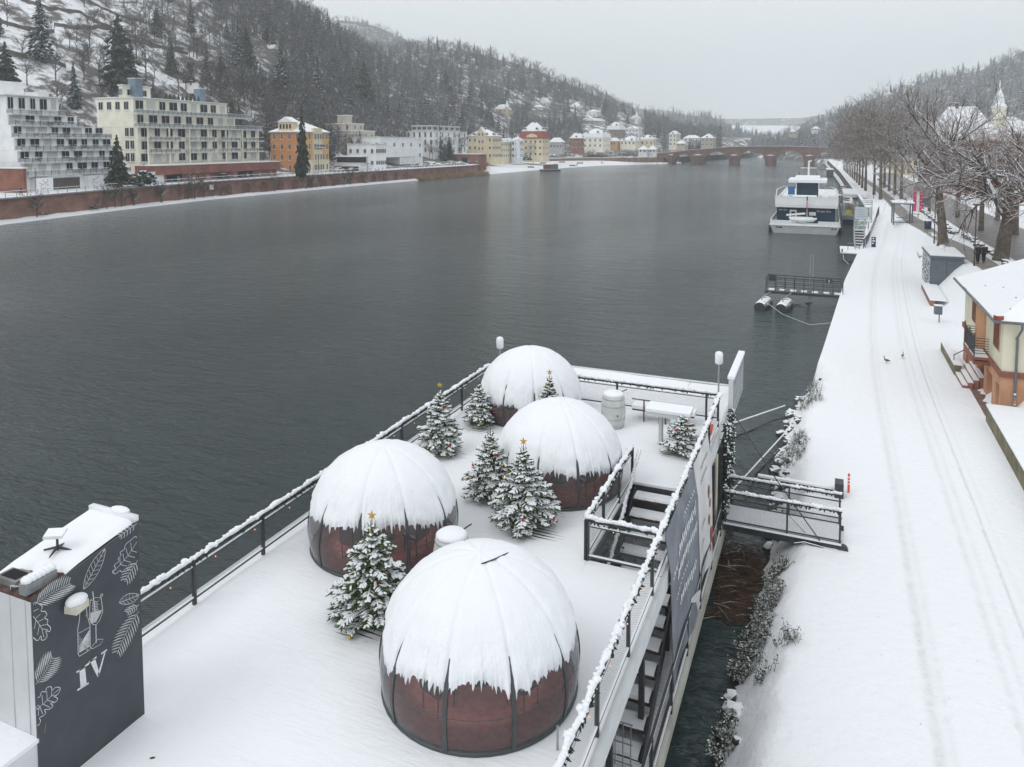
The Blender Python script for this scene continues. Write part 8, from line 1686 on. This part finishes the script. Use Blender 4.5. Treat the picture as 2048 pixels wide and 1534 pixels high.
# ------------------------------------------------------------------ painted kiosk tower at the left
root = thing('kiosk_tower', 'dark grey painted service tower with white leaf and cocktail artwork, snow on its sloping top', 'kiosk', (-11.4, 8.1, ZD))
TX0, TX1, TY0, TY1, TZ0, TZ1 = -12.0, -10.81, 7.18, 9.03, 7.67, 7.98
M_kd = mat('anthracite_panel', (.055, .063, .075), .5, .1, 3, .05, 60); M_kw = mat('tower_white', (.62, .63, .65), .45, .05, 2, .03)
mb = MB(); mb.prism([(TX0, TY0, ZD - .05), (TX0, TY1, ZD - .05), (TX0, TY1, TZ1 - .06), (TX0, TY0, TZ0 - .06)], (TX1 - .03 - TX0, 0, 0)); o = mb.build('body', M_kw, root); recalc(o)
mb = MB(); mb.prism([(TX1 - .028, TY0 - .02, ZD - .02), (TX1 - .028, TY1 + .02, ZD - .02), (TX1 - .028, TY1 + .02, TZ1), (TX1 - .028, TY0 - .02, TZ0)], (.028, 0, 0)); o = mb.build('painted_panel', M_kd, root); recalc(o)
mb = MB(); mb.prism([(TX0, TY0, TZ0 - .055), (TX0, TY1, TZ1 - .055), (TX0, TY1, TZ1 - .02), (TX0, TY0, TZ0 - .02)], (TX1 - .03 - TX0, 0, 0)); o = mb.build('top_plate', mat('rusty_plate', (.10, .06, .05), .8, .5, 8, .3), root); recalc(o)
tz = lambda y: TZ0 + (TZ1 - TZ0) * (y - TY0) / (TY1 - TY0)
mb = MB(); n = 14
ye = [7.62 + .05 * mn.noise(Vector((i * .9, 0, 0))) - .22 * (i < 5) + .12 * (i > 8) for i in range(n + 1)]
for i in range(n + 1):
    x = TX0 + .03 + (TX1 - .05 - TX0 - .03) * i / n
    for j in range(13):
        y = ye[i] + (TY1 - .02 - ye[i]) * j / 12; mb.v.append((x, y, tz(y) - .015 + .075 * min(1, j / 1.5) * (1 if 0 < i < n else .3) + .012 * mn.noise(Vector((x * 3, y * 3, 0)))))
for i in range(n):
    for j in range(12): q = i * 13 + j; mb.f.append((q, q + 13, q + 14, q + 1)); mb.m.append(0)
mb.build('top_snow', M_snow, root, smooth=True)
mb = MB(); mb.box((TX0 + .62, TY1 + .0, TZ1 + .06), (1.1, .1, .1)); mb.blob((TX0 + .75, TY1 + .03, TZ1 + .12), (.22, .1, .06), 10, 6); mb.build('back_ledge_snow', M_snow, root, smooth=True)
mb = MB(); c = Vector((TX0 + .42, 7.42, tz(7.42) + .0)); mb.box(c, (.46, .3, .10)); mb.mi = 1; mb.box(c + Vector((0, 0, .052)), (.34, .2, .012)); mb.build('flue_opening', [mat('grey_flashing', (.22, .22, .22), .7, .3), M_black], root)
mb = MB(); mb.box((TX1 - .22, 7.42, TZ0 + .1), (.16, .5, .16)); mb.mi = 1
for i in range(6): mb.blob((TX1 - .22, 7.24 + .075 * i, TZ0 + .22), (.1, .08, .06), 8, 5)
mb.build('vent_box', [M_steel, M_snow], root, smooth=False)
mb = MB(); mb.tube([(TX0 + .6, TY0 + .05, TZ0 - .03), (TX0 + .72, TY0 - .02, TZ0 + .12), (TX0 + .95, TY0 + .15, TZ0 + .05)], .008, 5); mb.build('cable', M_fasc, root)
# satellite panel on a star foot
sd_ = thing('antenna_panel', 'flat white antenna panel on a star-shaped dark foot on top of the tower', 'antenna', (-11.35, 8.05, tz(8.05))); b0 = PX(105, 1112, -11.35); b0 = Vector((-11.42, 8.02, tz(8.02) + .07))
mb = MB(); mb.tube([b0, b0 + Vector((0, 0, .24))], .02, 8); mb.build('mast', M_darkp, sd_)
for k in range(4): a = .4 + k * 1.57; mb = MB(); mb.prism([b0 + Vector((math.cos(a + s * .9) * .03, math.sin(a + s * .9) * .03, .03)) for s in (-1, 1)] + [b0 + Vector((math.cos(a) * .23, math.sin(a) * .23, -.02))], (0, 0, .03)); mb.build('foot', M_darkp, sd_)
mb = MB(); mb.box(b0 + Vector((0, -.03, .28)), (.3, .2, .025), .5, Matrix.Rotation(.25, 3, 'X')); mb.mi = 1; mb.box(b0 + Vector((0, -.03, .305)), (.29, .19, .02), .5, Matrix.Rotation(.25, 3, 'X')); mb.build('panel', [M_white, M_snow], sd_)
# wall floodlight, bars, side box
def tp(zx, zy): return PX(zx / 2.8725, 1000 + zy / 2.8725, TX1)
q = tp(405, 590); wl = thing('wall_floodlight', 'snow-capped white floodlight fixed to the painted face of the tower', 'lamp', q); mb = MB(); mb.box(q + Vector((.14, 0, -.02)), (.22, .26, .12), .2); mb.build('housing', mat('cream_plastic', (.6, .58, .48), .5), wl); mb = MB(); mb.blob(q + Vector((.14, 0, .08)), (.14, .17, .08), 12, 7); mb.build('snow_cap', M_snow, wl, smooth=True)
for a, b_ in (((395, 715), (490, 662)), ((395, 888), (482, 836))): mb = MB(); q = tp(*b_); mb.tube([q + Vector((.005, 0, 0)), q + Vector((.16, -.06, -.0))], .009, 5); mb.build('bracket_bar', mat('brass_bar', (.5, .45, .3), .5), root)
mb = MB(); mb.box2((TX0 + .1, TY0 - .62, ZD), (TX1 - .02, TY0 - .004, ZD + .92)); mb.mi = 1; mb.box2((TX0 + .08, TY0 - .64, ZD + .924), (TX1, TY0 - .004, ZD + .99)); mb.build('side_box', [M_kw, M_snow], root)
mb = MB()
for x in (TX1 - .2, TX1 - .55): mb.box2((x, TY0 - .012, ZD + .99), (x + .02, TY0 - .001, TZ0 - .07))
mb.build('panel_seam', M_fasc, root)
# artwork: thin white lines laid on the panel
M_paint = mat('white_paint_lines', (.68, .7, .72), .6, .15, 30, 0)
def T3(x, y): 
    v = tp(x, y); v.x = TX1 + .003; return v
def art(mb, pts_, w=.009): ribbon(mb, [T3(*p) for p in pts_], w, (1, 0, 0))
def clipz(p): return min(798, max(188, p[0])), p[1]
def frond(mb, p0, p1, L_, n, bend=0., sides=(1, -1), w=.007):
    p0, p1 = Vector((*p0, 0)), Vector((*p1, 0)); d = (p1 - p0); nrm = Vector((-d.y, d.x, 0)).normalized(); sp = [p0 + d * t + nrm * bend * 4 * t * (1 - t) for t in [i / 10 for i in range(11)]]
    art(mb, [clipz(p) for p in sp], w * 1.2)
    for i in range(1, n):
        t = i / n; q = p0 + d * t + nrm * bend * 4 * t * (1 - t)
        for sg in sides:
            dd = (d.normalized() * .8 + nrm * sg * .75).normalized(); l = L_ * math.sin(math.pi * (.15 + .8 * t)) ** .6; e = q + dd * l; m_ = q + dd * l * .5 + nrm * sg * 3
            art(mb, [clipz(q), clipz(m_ + nrm * sg * 2), clipz(e)], w); art(mb, [clipz(q), clipz(m_ - nrm * sg * 3), clipz(e)], w * .7)
def leaf(mb, p0, p1, wd, n=6, w=.008, vein=True):
    p0, p1 = Vector((*p0, 0)), Vector((*p1, 0)); d = p1 - p0; nrm = Vector((-d.y, d.x, 0)).normalized()
    for sg in (-1, 1): art(mb, [clipz(p0 + d * t + nrm * sg * wd * math.sin(math.pi * t) ** .7) for t in [i / 12 for i in range(13)]], w)
    art(mb, [clipz(p0), clipz(p1)], w)
    if vein:
        for i in range(1, n):
            for sg in (-1, 1): t = i / n; q = p0 + d * t; art(mb, [clipz(q), clipz(q + d * .09 + nrm * sg * wd * .85 * math.sin(math.pi * min(1, t + .08)) ** .7)], w * .6)
def outline(mb, pts_, veins, w=.009, close=True):
    """traced leaf: smoothed outline with slits and veins"""
    n = len(pts_); o_ = []
    for i in range(n if close else n - 1):
        p0, p1, p2, p3 = [Vector((*pts_[(i + k - 1) % n], 0)) for k in range(4)]
        for t in (0, .25, .5, .75): o_.append(.5 * ((2 * p1) + (p2 - p0) * t + (2 * p0 - 5 * p1 + 4 * p2 - p3) * t * t + (3 * p1 - p0 - 3 * p2 + p3) * t ** 3))
    if close: o_.append(o_[0])
    art(mb, [clipz(p) for p in o_], w)
    for v in veins: art(mb, [clipz(p) for p in v], w * .75)
mb = MB(); leaf(mb, (480, 512), (603, 278), 30, 9); mb.build('banana_leaf_drawing', M_paint, root)
mb = MB(); outline(mb, [(785, 215), (745, 235), (720, 258), (712, 285), (690, 300), (694, 318), (678, 335), (682, 352), (655, 375), (664, 392), (645, 410), (662, 424), (688, 405), (700, 415), (722, 392), (738, 398), (760, 370), (788, 350)], [[(650, 415), (690, 370), (735, 320), (786, 240)], [(690, 370), (688, 330)], [(690, 370), (730, 380)], [(735, 320), (722, 275)], [(735, 320), (775, 330)], [(755, 290), (750, 245)], [(755, 290), (786, 300)], [(712, 346), (705, 308)], [(712, 346), (752, 358)]], close=False); frond(mb, (790, 345), (715, 470), 55, 7, sides=(1, -1)); frond(mb, (785, 135), (680, 215), 34, 6); mb.build('leaf_drawing', M_paint, root)
mb = MB(); leaf(mb, (685, 590), (798, 545), 28, 6); frond(mb, (796, 640), (672, 885), 74, 13, 8); frond(mb, (798, 600), (725, 650), 34, 6); mb.build('palm_drawing', M_paint, root)
mb = MB(); frond(mb, (200, 600), (408, 480), 88, 15, -10); mb.build('frond_drawing', M_paint, root)
mb = MB(); outline(mb, [(190, 600), (225, 598), (242, 615), (236, 638), (258, 640), (268, 660), (256, 676), (274, 690), (270, 712), (289, 732), (284, 755), (262, 752), (270, 778), (258, 800), (238, 804), (234, 780), (218, 806), (200, 798), (190, 770)], [[(190, 668), (215, 700), (240, 740), (252, 790)], [(190, 640), (220, 625)], [(200, 682), (232, 655)], [(215, 700), (252, 682)], [(228, 722), (268, 715)], [(240, 740), (275, 745)], [(206, 690), (196, 740)], [(226, 718), (215, 775)]], close=False); mb.build('leaf_drawing', M_paint, root)
mb = MB(); frond(mb, (205, 1060), (305, 900), 92, 12, 5); outline(mb, [(216, 1290), (232, 1270), (226, 1250), (248, 1240), (262, 1222), (255, 1205), (285, 1200), (303, 1182), (290, 1168), (318, 1160), (330, 1140), (312, 1128), (334, 1112), (345, 1080), (318, 1076), (300, 1092), (292, 1072), (266, 1080), (262, 1102), (240, 1100), (228, 1130), (212, 1150)], [[(214, 1200), (260, 1160), (305, 1115), (340, 1085)], [(245, 1172), (240, 1120)], [(270, 1150), (268, 1100)], [(295, 1125), (296, 1092)], [(245, 1172), (285, 1190)], [(270, 1150), (310, 1160)], [(295, 1125), (325, 1125)], [(228, 1188), (245, 1230)], [(222, 1192), (220, 1240)]], close=False); art(mb, [(218 + 8 * math.cos(a), 1192 + 14 * math.sin(a)) for a in [i * .7 for i in range(10)]], .006); mb.build('leaf_drawing', M_paint, root)
mb = MB()   # bottle
art(mb, [(460, 612), (456, 690), (446, 740), (448, 885), (456, 898), (512, 862), (518, 850), (516, 715), (500, 670), (494, 598), (478, 596), (460, 612)], .009); art(mb, [(447, 768), (516, 730)], .007); art(mb, [(462, 600), (492, 610)], .014)
for k in range(9): art(mb, [(450, 780 + 11 * k), (450 + 7 * k, 775 + 8 * k)], .006)
for k in range(14): art(mb, [(455, 876 - 3 * k), (514, 838 - 7 * k)], .011)
mb.build('bottle_drawing', M_paint, root)
mb = MB()   # glass
art(mb, [(518, 575), (512, 680), (530, 712), (550, 718), (572, 690), (590, 640), (580, 560)], .009); art(mb, [(518, 575), (545, 560), (580, 560), (560, 585), (518, 575)], .006); art(mb, [(550, 718), (552, 820)], .012); art(mb, [(522, 850), (560, 800), (592, 800), (575, 830), (530, 855), (522, 850)], .007)
art(mb, [(532, 525), (546, 640)], .014); art(mb, [(575, 548), (584, 538), (591, 546), (582, 556), (575, 548)], .009)
for k in range(7): art(mb, [(528, 590 + 8 * k), (560 + 3 * (k % 3), 583 + 9 * k)], .007)
for k in range(12): art(mb, [(518, 650 + 5 * k), (586 - 3 * k, 632 + 6 * k)], .012 if k % 2 else .008)
mb.build('glass_drawing', M_paint, root)
mb = MB()   # IV
def poly(pts_): v = [T3(*p) for p in pts_]; mb.add(v, [tuple(range(len(v)))])
poly([(455, 975), (487, 950), (497, 1056), (462, 1078)]); poly([(438, 985), (512, 932), (513, 942), (440, 995)]); poly([(443, 1088), (508, 1046), (509, 1056), (444, 1098)])
poly([(515, 925), (545, 908), (572, 1000), (560, 1018)]); poly([(598, 878), (606, 872), (572, 1000), (558, 1012)]); poly([(508, 930), (553, 897), (554, 907), (509, 940)]); poly([(580, 880), (614, 855), (615, 864), (581, 889)])
o = mb.build('roman_numeral_lettering', M_paint, root)
art_seam = MB(); ribbon(art_seam, [T3(524, 1000), T3(524, 882), T3(690, 775)], .004, (1, 0, 0)); art_seam.build('panel_joint', M_black, root)
mb = MB(); mb.tube([T3(262, 1285), T3(256, 1340)], .004, 4); mb.build('leaf_stuck', mat('dead_leaf', (.4, .3, .15), .8), root)
p = P(305, 1518, ZD); mb = MB(); mb.blob(p + Vector((0, 0, .02)), (.05, .02, .015), 6, 4, Matrix.Rotation(.6, 3, 'Z')); tag(mb.build('fallen_leaf', M_wood), 'small dark leaf lying on the terrace snow near the tower', 'leaf')
p = P(1115, 1500, ZD); mb = MB(); mb.tube([p, p + Vector((0, 0, .42))], .02, 8); tag(mb.build('short_pipe', M_steel), 'short grey pipe standing beside the bank-side garland near the nearest dome', 'pipe')
# ------------------------------------------------------------------ air
mb = MB(); mb.box2((-2600, -150, -14), (2600, 2950, 330)); hz = mb.build('haze', None or M_snow); hz.data.materials.clear(); hm = bpy.data.materials.new('haze_air'); hm.use_nodes = True; hn = hm.node_tree; hn.nodes.clear(); ho = hn.nodes.new('ShaderNodeOutputMaterial'); hv = hn.nodes.new('ShaderNodeVolumePrincipled'); hv.inputs['Color'].default_value = (.925, .972, 1., 1); hv.inputs['Density'].default_value = .00042; hv.inputs['Anisotropy'].default_value = .2; hn.links.new(hv.outputs[0], ho.inputs['Volume']); hz.data.materials.append(hm); tag(hz, None, None, None, 'stuff')
